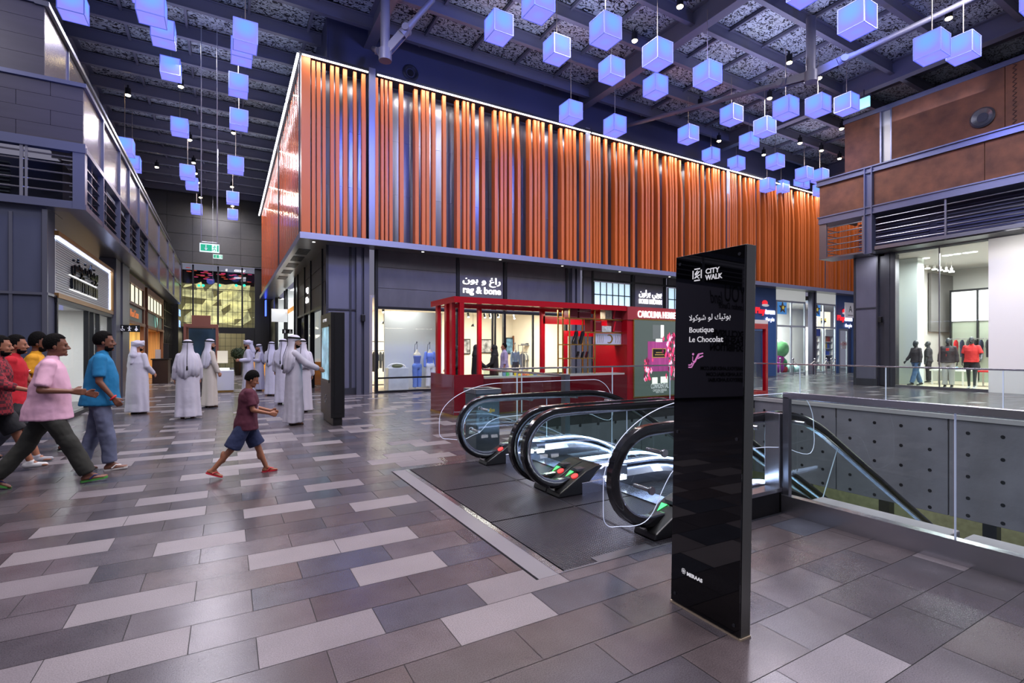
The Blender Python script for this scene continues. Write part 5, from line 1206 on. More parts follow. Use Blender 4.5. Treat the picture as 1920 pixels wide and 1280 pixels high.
for cname, c, k_ in (('pink_crystals', (235, 60, 110), 60), ('pale_crystals', (255, 190, 215), 26), ('dark_crystals', (110, 20, 60), 26)):
    m = MB()
    for i in range(k_):
        if rr.random() < .72: px = rr.gauss(1256, 6); py = rr.uniform(627, 712); 
        else: px = rr.gauss(1213, 3); py = rr.uniform(675, 712)
        px = min(px, 1272); x, z = AX(px, KY0), pz(py); s_ = rr.uniform(.03, .085)
        m.poly([(x-s_*.6, z), (x, z+s_*1.5), (x+s_*.6, z+s_*.2), (x+s_*.1, z-s_)], 'xz', yy-.012-.002*rr.random(), yy-.006)
    m.build(cname, mat(cname, c, .4, emit=.9), e)
text('lettering', 'CONFIDENTIAL', .2, (AX(1235.5, KY0), yy-.004, pz(727.5)), '-y', M_PRINT, e, ext=.001, bold=.003, width=AX(1252, KY0)-AX(1219, KY0))
text('lettering', 'CAROLINA HERRERA', .1, (AX(1235.5, KY0), yy-.004, pz(733.5)), '-y', M_PRINT, e, ext=.001, width=AX(1249, KY0)-AX(1223, KY0))
text('lettering', 'NEW YORK', .06, (AX(1235.5, KY0), yy-.004, pz(736.5)), '-y', M_PRINT, e, ext=.001)
# brass shelf stand with gift boxes
SY_ = 10.85
def sx(px): return AX(px, SY_)
def szz(py, px=1110): return onY(px, py, SY_).z
e = empty('brass_shelf_stand', (sx(1110), SY_, .9), 0, 'slim brass shelving stand with red gift boxes in the kiosk', 'shelf')
m = MB()
for px in (1052.5, 1061.5, 1099, 1108.5, 1169):
    for dy in (-.15, .15) if px in (1061.5, 1108.5, 1169) else (.15,): m.beam((sx(px), SY_+dy, .90), (sx(px), SY_+dy, 2.62), .03, .03)
m.build('uprights', M_GOLD, e)
SH_ = {}
for nm, a, b2, py in (('a', 1052, 1169, 598.5), ('b', 1099, 1169, 623), ('c', 1052, 1169, 646), ('d', 1052, 1109, 671)):
    z = szz(py); SH_[nm] = z; MB().box(sx(a), SY_-.17, z-.015, sx(b2), SY_+.17, z+.01).build('shelf', M_GOLD, e)
M_GIFT = mat('dark_red_giftbox', (132, 26, 40), .35)
for i, (a, b2, sh, h_, lb) in enumerate(((1062, 1078, 'a', .36, 'square dark red gift box at the left of the top brass shelf'), (1080, 1103, 'a', .18, 'lower of two flat red gift boxes on the top brass shelf'), (1080, 1103, 'a2', .18, 'upper of two flat red gift boxes on the top brass shelf'), (1143, 1160, 'a', .33, 'ribboned red gift box at the right of the top brass shelf'),
        (1101, 1106, 'b', .33, 'narrow red gift box on the second brass shelf'), (1108, 1122, 'b', .30, 'dark red gift box left of the white box on the second shelf'), (1143, 1160, 'b', .33, 'ribboned red gift box at the right of the second brass shelf'))):
    z = SH_[sh[0]]+.012+(.19 if sh == 'a2' else 0); o = empty('gift_box', ((sx(a)+sx(b2))/2, SY_, z), 0, lb, 'gift box')
    MB().box(sx(a), SY_-.13, z, sx(b2), SY_+.12, z+h_).build('box', M_GIFT, o, bevel=.006)
    MB().box(sx(a)+.03, SY_-.134, z+.02, sx(b2)-.03, SY_-.130, z+.03).box(sx(a)+.03, SY_-.134, z+h_-.03, sx(b2)-.03, SY_-.130, z+h_-.02).build('pale_outline', mat('pale_pink_line', (220, 150, 160), .5), o)
    if 'ribboned' in lb: MB().beam((sx(a)+.02, SY_-.136, z+.02), (sx(a)+.10, SY_-.136, z+h_-.01), .004, .05).build('ribbon', mat('bright_red_ribbon', (220, 30, 50), .4), o)
for a, b2, sh, h_, c, lb in ((1130, 1142, 'a', .26, (196, 186, 160), 'patterned cream box on the top brass shelf'), (1124, 1141, 'b', .17, (215, 222, 222), 'white and black box in the middle of the second brass shelf')):
    z = SH_[sh]+.012; tag(MB().box(sx(a), SY_-.12, z, sx(b2), SY_+.1, z+h_).build('carton', mat('carton_%d' % c[0], c, .5, noise=.3, nscale=14), bevel=.005), lb, 'box')
e = empty('moon_panel', (sx(1138), SY_, SH_['c']), 0, 'pale lilac panel with gold crescent moon on the brass shelves', 'decorative panel')
z = SH_['c']+.012; MB().box(sx(1110), SY_-.1, z, sx(1167), SY_-.07, z+.30).build('panel', mat('lilac_panel', (176, 178, 206), .5, emit=.25), e)
m = MB(); cxx, czz = sx(1138), z+.15
for s_, r_ in ((0, .125),):
    pts = [(cxx+r_*math.cos(t), czz+r_*math.sin(t)) for t in [(-2.2+4.4*i/16) for i in range(17)]]+[(cxx-.02+(r_-.03)*math.cos(t), czz+(r_-.03)*math.sin(t)) for t in [(2.0-4.0*i/16) for i in range(17)]]
    m.poly(pts, 'xz', SY_-.106, SY_-.10)
for k_ in (-.42, -.36, -.3, -.24, .22, .3, .38): m.tube([(cxx+k_, SY_-.103, z+.04), (cxx+k_+.02, SY_-.103, z+.15), (cxx+k_, SY_-.103, z+.26)], .006, 5)
m.build('gold_moon', M_GOLD, e)
# stiletto shaped bottles
def stiletto(px, sh, h_, label, grp=None):
    x = sx(px); z = SH_[sh]+.011; s_ = h_/.3
    e = empty('stiletto_perfume_bottle', (x, SY_-.05, z), 0, label, 'perfume bottle', grp)
    MB().poly([(x-.09*s_, z), (x-.10*s_, z+.03*s_), (x-.05*s_, z+.17*s_), (x-.01*s_, z+.29*s_), (x+.04*s_, z+.30*s_), (x+.05*s_, z+.22*s_), (x+.01*s_, z+.16*s_), (x-.02*s_, z+.02*s_), (x-.03*s_, z)], 'xz', SY_-.10, SY_-.03).build('shoe_body', mat('glossy_black', (12, 12, 16), .1, coat=1), e, bevel=.006)
    MB().beam((x+.045*s_, SY_-.065, z+.24*s_), (x+.07*s_, SY_-.065, z), .014*s_, .014*s_).build('heel', M_GOLD, e)
stiletto(1077, 'c', .36, 'large spotted black shoe shaped perfume bottle, left of the pair'); stiletto(1089, 'c', .36, 'large plain black shoe shaped perfume bottle, right of the pair')
for px, lb in ((1081, 'left'), (1090, 'middle'), (1098, 'right')): stiletto(px, 'd', .18, lb+' of three small shoe shaped bottles on the lowest brass shelf', 'small shoe bottles')
PC = [((220, 225, 230), 'white'), ((120, 150, 190), 'blue'), ((90, 190, 110), 'green'), ((210, 220, 225), 'clear'), ((240, 210, 60), 'yellow')]
for i, px in enumerate((938, 945, 951, 958, 967)):
    x = AX(px, 10.75); e = empty('small_bottle', (x, 10.75, .90), 0, PC[i][1]+' small cosmetic bottle standing on the kiosk counter', 'bottle', 'small bottles on the kiosk counter')
    MB().box(x-.035, 10.72, .90, x+.035, 10.78, .99).build('bottle', mat('bottle_'+PC[i][1], PC[i][0], .2), e, bevel=.006); MB().cyl((x, 10.75, .99), (x, 10.75, 1.03), .02, 10).build('cap', M_BLACK, e)
for i, px in enumerate((975, 982, 989, 996, 1003, 1010)):
    x = AX(px, 10.75); c = ((230, 190, 60), (220, 90, 60), (240, 140, 60), (200, 200, 90), (90, 120, 180), (240, 170, 60))[i]; nm = ('gold', 'coral', 'orange', 'olive', 'blue', 'amber')[i]
    tag(MB().lathe([(.05, 0), (.055, .02), (.04, .045)], (x, 10.75, .90), 12).build('colour_pot', mat('pot_'+nm, c, .3)), 'low '+nm+' cosmetic pot on the kiosk counter', 'pot', 'low pots on the kiosk counter')

# ================================================================== CORRIDOR, RIGHT-HAND SHOPS (plane X = WX)
m = MB(); M_PAN = M_GREYP
for y0, y1 in ((17.9, 18.6), (18.75, 21.4), (21.5, 23.2), (23.3, 25.6)):
    m.box(WX, y0, 3.1, WX+.1, y1-.03, 3.9).box(WX, y0, 3.92, WX+.1, y1-.03, 4.5).box(WX, y0, 4.52, WX+.1, y1-.03, 5.1)
m.box(WX, 17.9, 0, WX+.1, 18.6, 3.1)
ST(m.build('wall_corridor_fascia', M_PAN))
m = MB()
for y in (18.66, 21.43, 23.24, 25.64, 26.9): m.box(WX-.05, y-.05, 0, WX+.12, y+.05, 5.1)
m.box(WX-.04, 18.6, 3.02, WX+.12, 25.6, 3.1)
ST(m.build('trim_5', M_DARK2))
ST(MB().box(WX+.05, 18.7, .05, WX+.06, 25.6, 3.02).build('window_10', M_THIN))
ST(MB().box(WX, 25.7, 0, WX+.3, 26.9, 5.1).build('wall_corridor_pier', mat('pier_blue_grey', (90, 96, 118), .45, .3)))
e = empty('vertical_shop_sign', (WX, 22.4, 3.6), 0, 'small white glowing letters on the corridor side grey panels', 'shop sign')
text('letters', 'rag', .38, (WX-.03, 22.4, 3.95), '-x', M_LETTER, e, ext=.02); text('letters', '& bo', .36, (WX-.03, 22.4, 3.5), '-x', M_LETTER, e, ext=.02)
# two bright shops farther down
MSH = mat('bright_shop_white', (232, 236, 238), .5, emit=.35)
for y0, y1, lb in ((27.2, 31.2, 'a'), (32.2, 37.5, 'b')):
    ST(MB().box(WX+.05, y0, .05, WX+.06, y1, 4.9).build('window_11', M_THIN))
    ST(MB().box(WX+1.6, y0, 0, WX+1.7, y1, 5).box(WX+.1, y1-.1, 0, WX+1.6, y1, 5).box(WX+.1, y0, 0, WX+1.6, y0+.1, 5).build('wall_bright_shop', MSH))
    tag(MB().box(WX-.02, y0+.3, 3.55, WX+.04, y1-.2, 3.75).build('orange_band', mat('orange_band', (235, 160, 60), .5, emit=.5)), ('nearer' if lb == 'a' else 'farther')+' orange band across a bright white shop window in the corridor', 'sign band')
    MB_ = MB().box(WX-.03, y0-.05, 0, WX+.08, y0+.05, 5).box(WX-.03, y1-.05, 0, WX+.08, y1+.05, 5); ST(MB_.build('trim_6', M_DARK2))
    lamp('shop_lamp', 'AREA', (WX+.9, (y0+y1)/2, 4.7), 180, (.95, .97, 1), target=(WX+.6, (y0+y1)/2, 0), size=(1, 3))
ST(MB().box(WX-.1, 37.6, 0, WX+.3, 42.6, 5.1).build('wall_corridor_end', M_BLACK))
tag(MB().box(2.1, 29.9, 3.05, 2.9, 29.96, 3.75).build('blank_hanging_sign', mat('grey_white_board', (186, 188, 190), .5, emit=.15)), 'pale square hanging sign in front of the bright corridor shop', 'sign')
e = empty('blue_neon_sign', (2.4, 38, 5), 0, 'blue neon strip sign beyond the end of the orange screen', 'sign'); MB().box(2.35, 38.8, 3.9, 2.42, 39.4, 5.0).build('neon_strip', mat('blue_neon2', (60, 90, 255), .4, emit=3), e)
# interior of fashion shop seen through the corridor glass
tag(MB().box(3.3, 23.2, 0, 3.9, 23.8, 1.0).build('orange_display_cube', mat('orange_cube', (220, 130, 60), .5), bevel=.01), 'orange display cube behind the corridor shop glass', 'display cube')
# orange reception desk and copper display kiosk at the end of the corridor
p = G(480, 690)
e = empty('reception_desk', (1.3, 33, 0), 0, 'warm orange backlit reception desk at the right end of the corridor', 'desk')
MB().box(.9, 33.0, 0, 2.6, 33.6, 1.0).build('desk_body', mat('amber_desk', (226, 150, 50), .4, emit=.45), e); MB().box(.85, 32.95, 1.0, 2.65, 33.65, 1.06).build('desk_top', M_BLACK, e)
e = empty('copper_display_case', (-1.7, 22.3, 0), 0, 'copper framed display case kiosk in the corridor, behind the robed men', 'display case')
def C(px, py, Y=22.0): return onY(px, py, Y)
x0, x1 = C(344, 620).x, C(409, 620).x; zt = C(370, 607).z
m = MB()
for x in (x0, x1-.08):
    for y in (22.0, 23.4): m.box(x, y, 0, x+.08, y+.08, zt)
m.box(x0, 22, zt-.1, x1, 22.08, zt).box(x0, 23.4, zt-.1, x1, 23.48, zt).box(x0, 22, zt-.1, x0+.08, 23.48, zt).box(x1-.08, 22, zt-.1, x1, 23.48, zt).box(x0+.25, 22.0, zt, x1-.25, 22.5, zt+.32)
mcu = mat('copper_rose', (172, 112, 88), .35, .5); m.build('frame', mcu, e)
MB().box(x0+.08, 22.0, .9, x1-.08, 22.02, zt-.1).build('glass', M_GLASS, e)
MB().box(x0+.1, 23.2, 1.0, x1-.1, 23.3, zt-.15).build('teal_back', mat('teal_back', (52, 84, 104), .4), e)
MB().box(x0, 22, 0, x1, 23.5, .9).build('cabinet', mat('cabinet_dark', (60, 50, 48), .4), e)
e = empty('jewellery_counter', (-1, 21.5, 0), 0, 'white jewellery counter with bright glass top in the corridor', 'counter')
a, b2 = C(397, 700, 21).x, C(439, 700, 21).x
MB().box(a, 21, .06, b2, 21.9, .78).build('counter_body', mat('white_counter', (222, 222, 222), .4), e, bevel=.01)
MB().box(a, 21, .78, b2, 21.9, 1.05).build('glass_top', M_GLASS, e); MB().box(a+.15, 21.3, .80, b2-.15, 21.6, .86).build('lit_tray', M_LETTER, e)
MB().box(a+.02, 21.05, 0, b2-.02, 21.85, .06).build('base', M_GOLD, e)
tag(MB().box(b2-.55, 21.88, 1.05, b2-.2, 21.9, 1.5).build('framed_print', mat('cream_print', (230, 220, 190), .5, emit=.3)), 'small white framed picture standing on the jewellery counter', 'picture')
# round topiary in a black pot
p = G(447, 703); e = empty('potted_topiary', p, 0, 'round dark green topiary in a black pot in the corridor', 'plant')
MB().lathe([(.18, 0), (.24, .5), (.25, .95), (.22, .95)], p, 16).build('pot', M_BLACK, e, smooth=True)
m = MB(); rr = random.Random(2)
for i in range(420):
    a = rr.random()*2*PI; h_ = rr.uniform(-1, 1); r_ = .40*(.85+.2*rr.random()); q = Vector((p.x+r_*math.cos(a)*math.sqrt(1-h_*h_), p.y+r_*math.sin(a)*math.sqrt(1-h_*h_), 1.28+r_*h_))
    d = Vector((rr.uniform(-1, 1), rr.uniform(-1, 1), rr.uniform(-1, 1))).normalized()*.06; u = Vector((rr.uniform(-1, 1), rr.uniform(-1, 1), rr.uniform(-1, 1))).normalized()*.03
    m.quad(q-d, q+u, q+d, q-u)
m.ell((p.x, p.y, 1.28), (.34, .34, .34), 14, 9)
m.build('foliage', mat('dark_foliage', (30, 48, 26), .7), e, fix=False)
# hanging exit signs
def exit_sign(px, py, Y, w_, label, loop):
    p = onY(px, py, Y); e = empty('exit_sign', p, 0, label, 'exit sign'); hh = w_*.5
    MB().box(p.x-w_/2, Y-.03, p.z-hh/2, p.x+w_/2, Y+.03, p.z+hh/2).build('sign_body', mat('exit_white', (215, 235, 232), .4, emit=.8), e)
    MB().box(p.x-w_*.45, Y-.036, p.z-hh*.38, p.x+w_*.12, Y-.031, p.z+hh*.38).box(p.x+w_*.38, Y-.036, p.z-hh*.38, p.x+w_*.46, Y-.031, p.z+hh*.38).build('green_field', mat('exit_green', (20, 150, 110), .4, emit=.9), e)
    m = MB(); ax = p.x-w_*.18
    m.box(ax-w_*.02, Y-.041, p.z-hh*.1, ax+w_*.02, Y-.037, p.z+hh*.32); m.poly([(ax-w_*.09, p.z-hh*.02), (ax, p.z-hh*.34), (ax+w_*.09, p.z-hh*.02), (ax, p.z-hh*.14)], 'xz', Y-.041, Y-.037)
    m.build('arrow', M_PRINT, e)
    r = MB(); rx = p.x+w_*.25
    r.cyl((rx+.02*w_, Y-.041, p.z+hh*.26), (rx+.02*w_, Y-.036, p.z+hh*.26), w_*.035, 8)
    for a, b2 in (((0, .16), (-.02, -.06)), ((-.02, -.06), (.06, -.14)), ((.06, -.14), (.04, -.3)), ((-.02, -.06), (-.06, -.2)), ((-.06, -.2), (-.12, -.2)), ((0, .14), (.09, .06)), ((0, .14), (-.09, .08))):
        r.beam((rx+a[0]*w_, Y-.038, p.z+a[1]*hh*1.2), (rx+b2[0]*w_, Y-.038, p.z+b2[1]*hh*1.2), .004, w_*.035)
    r.build('running_figure', mat('exit_green', (20, 150, 110), .4), e)
    s_ = MB()
    for dx in ((-.42*w_, .38*w_) if loop else (0,)): s_.cyl((p.x+dx, Y, p.z+hh/2+.04), (p.x+dx, Y, 12.1), .014 if loop else .01, 6)
    if loop: s_.cyl((p.x-.42*w_, Y, p.z+hh/2+.05), (p.x+.38*w_, Y, p.z+hh/2+.05), .014, 6)
    s_.build('hanger', mat('pale_conduit', (176, 176, 180), .4, .5), e)
exit_sign(393, 465, 19.0, .55, 'larger green exit sign with down arrow hanging on a long loop over the corridor', True)
exit_sign(408.5, 481, 30, .42, 'smaller green exit sign behind the larger one over the corridor', False)
exit_sign(399, 625, 40, .7, 'green exit sign above the doorway at the corridor end', False)
p = onX(1620, 193, 22.5); e = empty('exit_sign', p, 0, 'pale small exit sign hanging near the rusty wall, upper right', 'exit sign')
MB().cbox(p, (.08, .42, .42)).build('sign_body', mat('exit_cyan', (150, 220, 225), .4, emit=1.0), e); MB().cbox(p+Vector((0, 0, .24)), (.14, .48, .08)).build('bracket', M_DARK, e); MB().cyl(p+Vector((0, 0, .25)), (p.x, p.y, 12.1), .02, 6).build('hanger', M_DARK, e)
# ================================================================== ROPE BARRIERS IN FRONT OF THE TOY SHOP
posts = [(1463, 'leftmost'), (1487, 'second from left'), (1528, 'third from left'), (1550, 'in the close group, left'), (1559, 'in the close group, right'), (1566, 'rightmost')]
BP = []
for px, lb in posts:
    p = G(px, 703 if px in (1550, 1566) else 704.5 if px != 1463 else 703); BP.append(p)
    e = empty('barrier_post', p, 0, 'chrome rope barrier post before the toy shop, '+lb, 'barrier post')
    MB().lathe([(.17, 0), (.17, .02), (.03, .04)], p, 18).build('base', M_STEEL, e, smooth=True); MB().cyl(p+Vector((0, 0, .04)), p+Vector((0, 0, .95)), .032, 12).build('pole', M_STEEL, e, smooth=True)
    MB().ell(p+Vector((0, 0, .99)), (.06, .06, .05), 12, 8).build('cap', M_STEEL, e, smooth=True)
for i, j, lb in ((1, 2, 'left'), (2, 3, 'middle'), (3, 5, 'right')):
    a, b2 = BP[i]+Vector((0, 0, .9)), BP[j]+Vector((0, 0, .9)); pts = [a.lerp(b2, t/12)-Vector((0, 0, 1.3*(t/12)*(1-t/12))) for t in range(13)]
    tag(MB().tube(pts, .02, 8).build('barrier_rope', mat('cream_rope', (225, 222, 214), .6), smooth=True), lb+' pale rope sagging between the chrome barrier posts', 'rope')
# toy shop contents
e = empty('candy_display', (X(1462, 19), 19, 0), 0, 'heap of giant purple and green sweets behind the toy shop window', 'display', kind=None)
for (px, py, r_, c, nm) in ((1459, 654, .62, (120, 190, 120), 'green_striped_ball'), (1457, 672, .42, (170, 40, 140), 'purple_sweet'), (1464, 680, .38, (60, 160, 90), 'green_sweet'), (1456, 688, .45, (190, 60, 170), 'magenta_sweet'), (1466, 692, .34, (200, 50, 60), 'red_sweet'), (1480, 692, .34, (150, 200, 190), 'mint_sweet'), (1492, 693, .3, (190, 214, 214), 'pale_sweet')):
    p = onY(px, py, 19.2); MB().ell(p, (r_, r_, r_), 16, 10).build(nm, mat(nm, c, .3, noise=.25, nscale=3), e, smooth=True)
for px0, px1_, py0, py1, lb in ((1455, 1475, 565, 588, 'left hanging blue banner with chocolate star in the toy shop'), (1521, 1538, 569, 592, 'right hanging blue banner with star in the toy shop')):
    a, b2 = onY(px0, py1, 18.6), onY(px1_, py0, 18.6); e = empty('star_banner', a, 0, lb, 'banner')
    MB().box(a.x, 18.6, a.z, b2.x, 18.63, b2.z).build('banner_sheet', mat('banner_blue', (70, 140, 215), .5, emit=.4), e)
    cx_, cz_ = (a.x+b2.x)/2+.1, (a.z+b2.z)/2; R_ = (b2.z-a.z)*.45
    MB().poly([(cx_+(R_ if k % 2 == 0 else R_*.45)*math.sin(PI*k/5), cz_+(R_ if k % 2 == 0 else R_*.45)*math.cos(PI*k/5)) for k in range(10)], 'xz', 18.56, 18.6).build('star', mat('chocolate_brown', (90, 52, 36), .5), e)
    MB().ell((cx_, 18.55, cz_), (R_*.3, .02, R_*.3), 10, 6).build('yellow_spot', mat('banner_yellow', (235, 200, 70), .5, emit=.3), e)
a, b2 = onY(1532, 616, 19), onY(1557, 585, 19); e = empty('bulb_frame', a, 0, 'square illuminated bulb frame hanging in the toy shop window', 'light frame')
w_ = .45; m = MB().box(a.x, 19, a.z, a.x+w_, 19.1, b2.z).box(b2.x-w_, 19, a.z, b2.x, 19.1, b2.z).box(a.x+w_, 19, a.z, b2.x-w_, 19.1, a.z+w_*.8).box(a.x+w_, 19, b2.z-w_, b2.x-w_, 19.1, b2.z); m.build('glowing_frame', mat('warm_bulb_white', (250, 232, 200), .5, emit=1.0), e)
MB().box(a.x+w_, 19.05, a.z+w_, b2.x-w_, 19.08, b2.z-w_).build('dark_centre', mat('navy_board', (30, 40, 80), .5), e)
text('script', 'Candy', .5, ((a.x+b2.x)/2, 19.03, a.z+w_+.12), '-y', mat('script_yellow', (250, 210, 90), .4, emit=1.2), e, width=(b2.x-a.x)-w_*1.4, shear=.3)
rr = random.Random(4)
for i, (px0, px1_, lb) in enumerate(((1520, 1537, 'left toy shelving unit with blue header seen through the toy shop window'), (1547, 1562, 'right toy shelving unit with white header seen through the toy shop window'))):
    a, b2 = onY(px0, 690, 21), onY(px1_, 630, 21); e = empty('toy_shelf', (a.x, 21, 0), 0, lb, 'shelf')
    MB().box(a.x, 21, 0, b2.x, 21.5, .1).box(a.x, 21.4, 0, b2.x, 21.5, 3.2).box(a.x, 21, 0, a.x+.06, 21.5, 3.2).box(b2.x-.06, 21, 0, b2.x, 21.5, 3.2).build('carcass', M_WHITE, e)
    MB().box(a.x, 20.95, 2.55, b2.x, 21.0, 3.1).build('header', mat('header_blue', (30, 50, 130), .4) if i == 0 else M_WHITE, e)
    for z in (.6, 1.1, 1.6, 2.1): MB().box(a.x, 21, z, b2.x, 21.45, z+.04).build('shelf', M_WHITE, e)
    k_ = 0
    for z in (.1, .64, 1.14, 1.64, 2.14):
        x = a.x+.1; k_ = 0
        while x < b2.x-.5:
            wd = rr.uniform(.22, .4); hh = rr.uniform(.25, .4); ci = rr.randrange(6); c, nm = (((230, 190, 50), 'yellow'), ((200, 50, 50), 'red'), ((50, 90, 190), 'blue'), ((225, 225, 225), 'white'), ((40, 40, 60), 'dark'), ((230, 130, 60), 'orange'))[ci]
            tag(MB().box(x, 21.05, z, x+wd, 21.35, z+hh).build('toy_box', mat('toy_'+nm, c, .5)), nm+' toy box, '+ORD[k_]+' on the '+('left' if i == 0 else 'right')+' toy shop shelving, '+('bottom', 'second', 'middle', 'fourth', 'top')[int(z/.5)]+' shelf', 'toy box', 'toy boxes on the shop shelves'); x += wd+.05; k_ += 1
# ================================================================== CUBE LANTERNS
CS = .6
mc = bpy.data.materials.new('glowing_blue_cube'); mc.use_nodes = True; n, l, b = nodes(mc)
tc = n.new('ShaderNodeTexCoord'); ln = n.new('ShaderNodeVectorMath'); ln.operation = 'DISTANCE'; ln.inputs[1].default_value = (0, 0, .12); l.new(tc.outputs['Object'], ln.inputs[0])
mr = n.new('ShaderNodeMapRange'); mr.inputs[1].default_value = .28; mr.inputs[2].default_value = .46; l.new(ln.outputs['Value'], mr.inputs[0])
cr = n.new('ShaderNodeValToRGB'); cr.color_ramp.elements[0].color = (*srgb((112, 176, 255)), 1); cr.color_ramp.elements[1].color = (*srgb((144, 142, 252)), 1); l.new(mr.outputs[0], cr.inputs[0])
l.new(cr.outputs[0], b.inputs['Emission Color']); b.inputs['Emission Strength'].default_value = 1.0; b.inputs['Base Color'].default_value = (.02, .025, .08, 1); b.inputs['Specular IOR Level'].default_value = 0; b.inputs['Roughness'].default_value = .5
M_CEDGE = mat('cube_edge', (120, 130, 225), .4, emit=.35, ec=(110, 130, 250))
def solve_cube(x0, x1, y0, y1):
    # place an axis-aligned cube so that its picture outline spans x0..x1; either y edge may be None
    dd = 15.0; cx_ = (x0+x1)/2; cy_ = (y0+y1)/2 if None not in (y0, y1) else (y1-25 if y0 is None else y0+25)
    tx, ty = cx_, cy_
    for it in range(60):
        r = ray(cx_, cy_); c = O+r*dd
        ps = [proj(c+Vector((a, b2, d_))*CS/2) for a in (-1, 1) for b2 in (-1, 1) for d_ in (-1, 1)]
        X0, X1 = min(p[0] for p in ps), max(p[0] for p in ps); Y0, Y1 = min(p[1] for p in ps), max(p[1] for p in ps)
        dd *= (X1-X0)/(x1-x0); cx_ += (x0+x1-X0-X1)/2
        cy_ += (y0+y1-Y0-Y1)/2 if None not in (y0, y1) else ((y1-Y1) if y0 is None else (y0-Y0))
    return c
CUB = []
A_ = 'over the corridor'
for t_ in ((106,167,None,49,'large cube lantern at the top left picture corner '+A_), (242,298,None,18,'at the top edge, upper of two overlapping lanterns top left'), (254,313,None,56,'nearer of the overlapping lanterns by the top edge, left part'),
    (282,330,33,91,'just below the overlapping lanterns at the top left'), (300,340,101,157,'alone in the middle column of the corridor, higher one'), (320,354,218,259,'alone in the middle column of the corridor, lower one'),
    (214,253,256,295,'higher one of the pair beside the left building'), (230,265,290,323,'lower one of the pair beside the left building'), (337,366,304,343,'higher one of the overlapping pair in the corridor middle'), (348,372,332,357,'lower one of the overlapping pair in the corridor middle'),
    (358,379,380,404,'nearer one of the small pair low in the corridor middle'), (368,386,383,404,'farther one of the small pair low in the corridor middle'),
    (437,483,33,102,'topmost in the right-hand corridor column'), (433,473,68,127,'second from top, partly hidden, in the right-hand corridor column'), (429,465,134,186,'third from top in the right-hand corridor column'), (431,465,202,247,'fourth from top in the right-hand corridor column'),
    (427,457,293,327,'third from bottom in the right-hand corridor column'), (425,448,359,384,'second from bottom in the right-hand corridor column'), (427,446,392,412,'lowest and smallest in the right-hand corridor column'),
    (909,962,15,88,'leftmost over the orange slatted facade'), (979,1040,None,48,'cut by the top edge, second from left over the hall'), (1019,1069,60,126,'under the top-edge one, third from left over the hall'), (1106,1165,18,96,'large one high above the middle of the facade'),
    (1123,1171,103,161,'directly below the large one above the facade middle'), (1205,1261,68,136,'large upper one of two stacked right of the facade middle'), (1206,1252,136,189,'lower one of two stacked right of the facade middle'), (1049,1092,185,236,'left one of two hanging against the slat top edge'),
    (1132,1174,213,259,'right one of two hanging against the slat top edge'), (1300,1353,110,171,'large single one above the long tie strut'), (1271,1310,232,272,'single one below the left end of the long tie strut'), (1350,1393,192,239,'just below the tie strut, left of the ceiling lamp'),
    (1386,1423,247,283,'tucked behind the lower left of a nearer lantern'), (1413,1455,217,259,'nearer one of the touching pair right of the hall middle'), (1449,1498,177,228,'large one below the tie strut node'), (1316,1350,275,308,'left of two small ones just over the slats'),
    (1364,1397,292,322,'right of two small ones just over the slats'), (1436,1471,287,319,'single small one over the right slats'), (1475,1543,None,19,'cut by the top edge above the strut node'), (1571,1644,None,78,'largest one at the top right'),
    (1713,1782,52,123,'left of the big touching pair at upper right'), (1774,1839,56,123,'right of the big touching pair at upper right'), (1510,1558,173,222,'left of two beside the small exit sign'), (1564,1611,172,218,'right of two beside the small exit sign'),
    (1422,1454,333,361,'left of the low touching pair over the slats'), (1449,1480,337,364,'right of the low touching pair over the slats'), (1491,1525,312,341,'upper left one in the small cluster by the rusty balcony'), (1520,1554,316,344,'upper right one in the small cluster by the rusty balcony'),
    (1488,1518,333,356,'lower left one in the small cluster by the rusty balcony'), (1524,1555,344,367,'lower right one in the small cluster, half behind the rusty balcony'), (1912,1992,None,37,'cut by the top right picture corner')):
    CUB.append((solve_cube(*t_[:4]), t_[4]))
cm = MB().box(-CS/2, -CS/2, -CS/2, CS/2, CS/2, CS/2).mesh('glowing_cube', [mc])
em = MB(); h_ = CS/2
for a in (-1, 1):
    for b2 in (-1, 1):
        em.box(a*h_-.012, b2*h_-.012, -h_-.003, a*h_+.012, b2*h_+.012, h_+.003); em.box(-h_, a*h_-.009, b2*h_-.009, h_, a*h_+.009, b2*h_+.009); em.box(a*h_-.009, -h_, b2*h_-.009, a*h_+.009, h_, b2*h_+.009)
em = em.mesh('cube_edge', [M_CEDGE])
bmh = MB().cyl((0, 0, 0), (0, 0, 1), .012, 6).mesh('suspension_cable', [mat('cable_grey', (150, 140, 130), .4, .5)])
for i, (c, lb) in enumerate(CUB):
    e = empty('cube_lantern', c, 0, 'glowing blue cube lantern, '+lb, 'cube lantern', 'glowing blue cube lanterns hung from the roof')
    link('glowing_cube', cm, e, local=True); link('cube_edge', em, e, local=True)
    k_ = link('suspension_cable', bmh, e, local=True); k_.location = (0, 0, h_); k_.scale = (1, 1, max(.1, 12.45-c.z-h_))
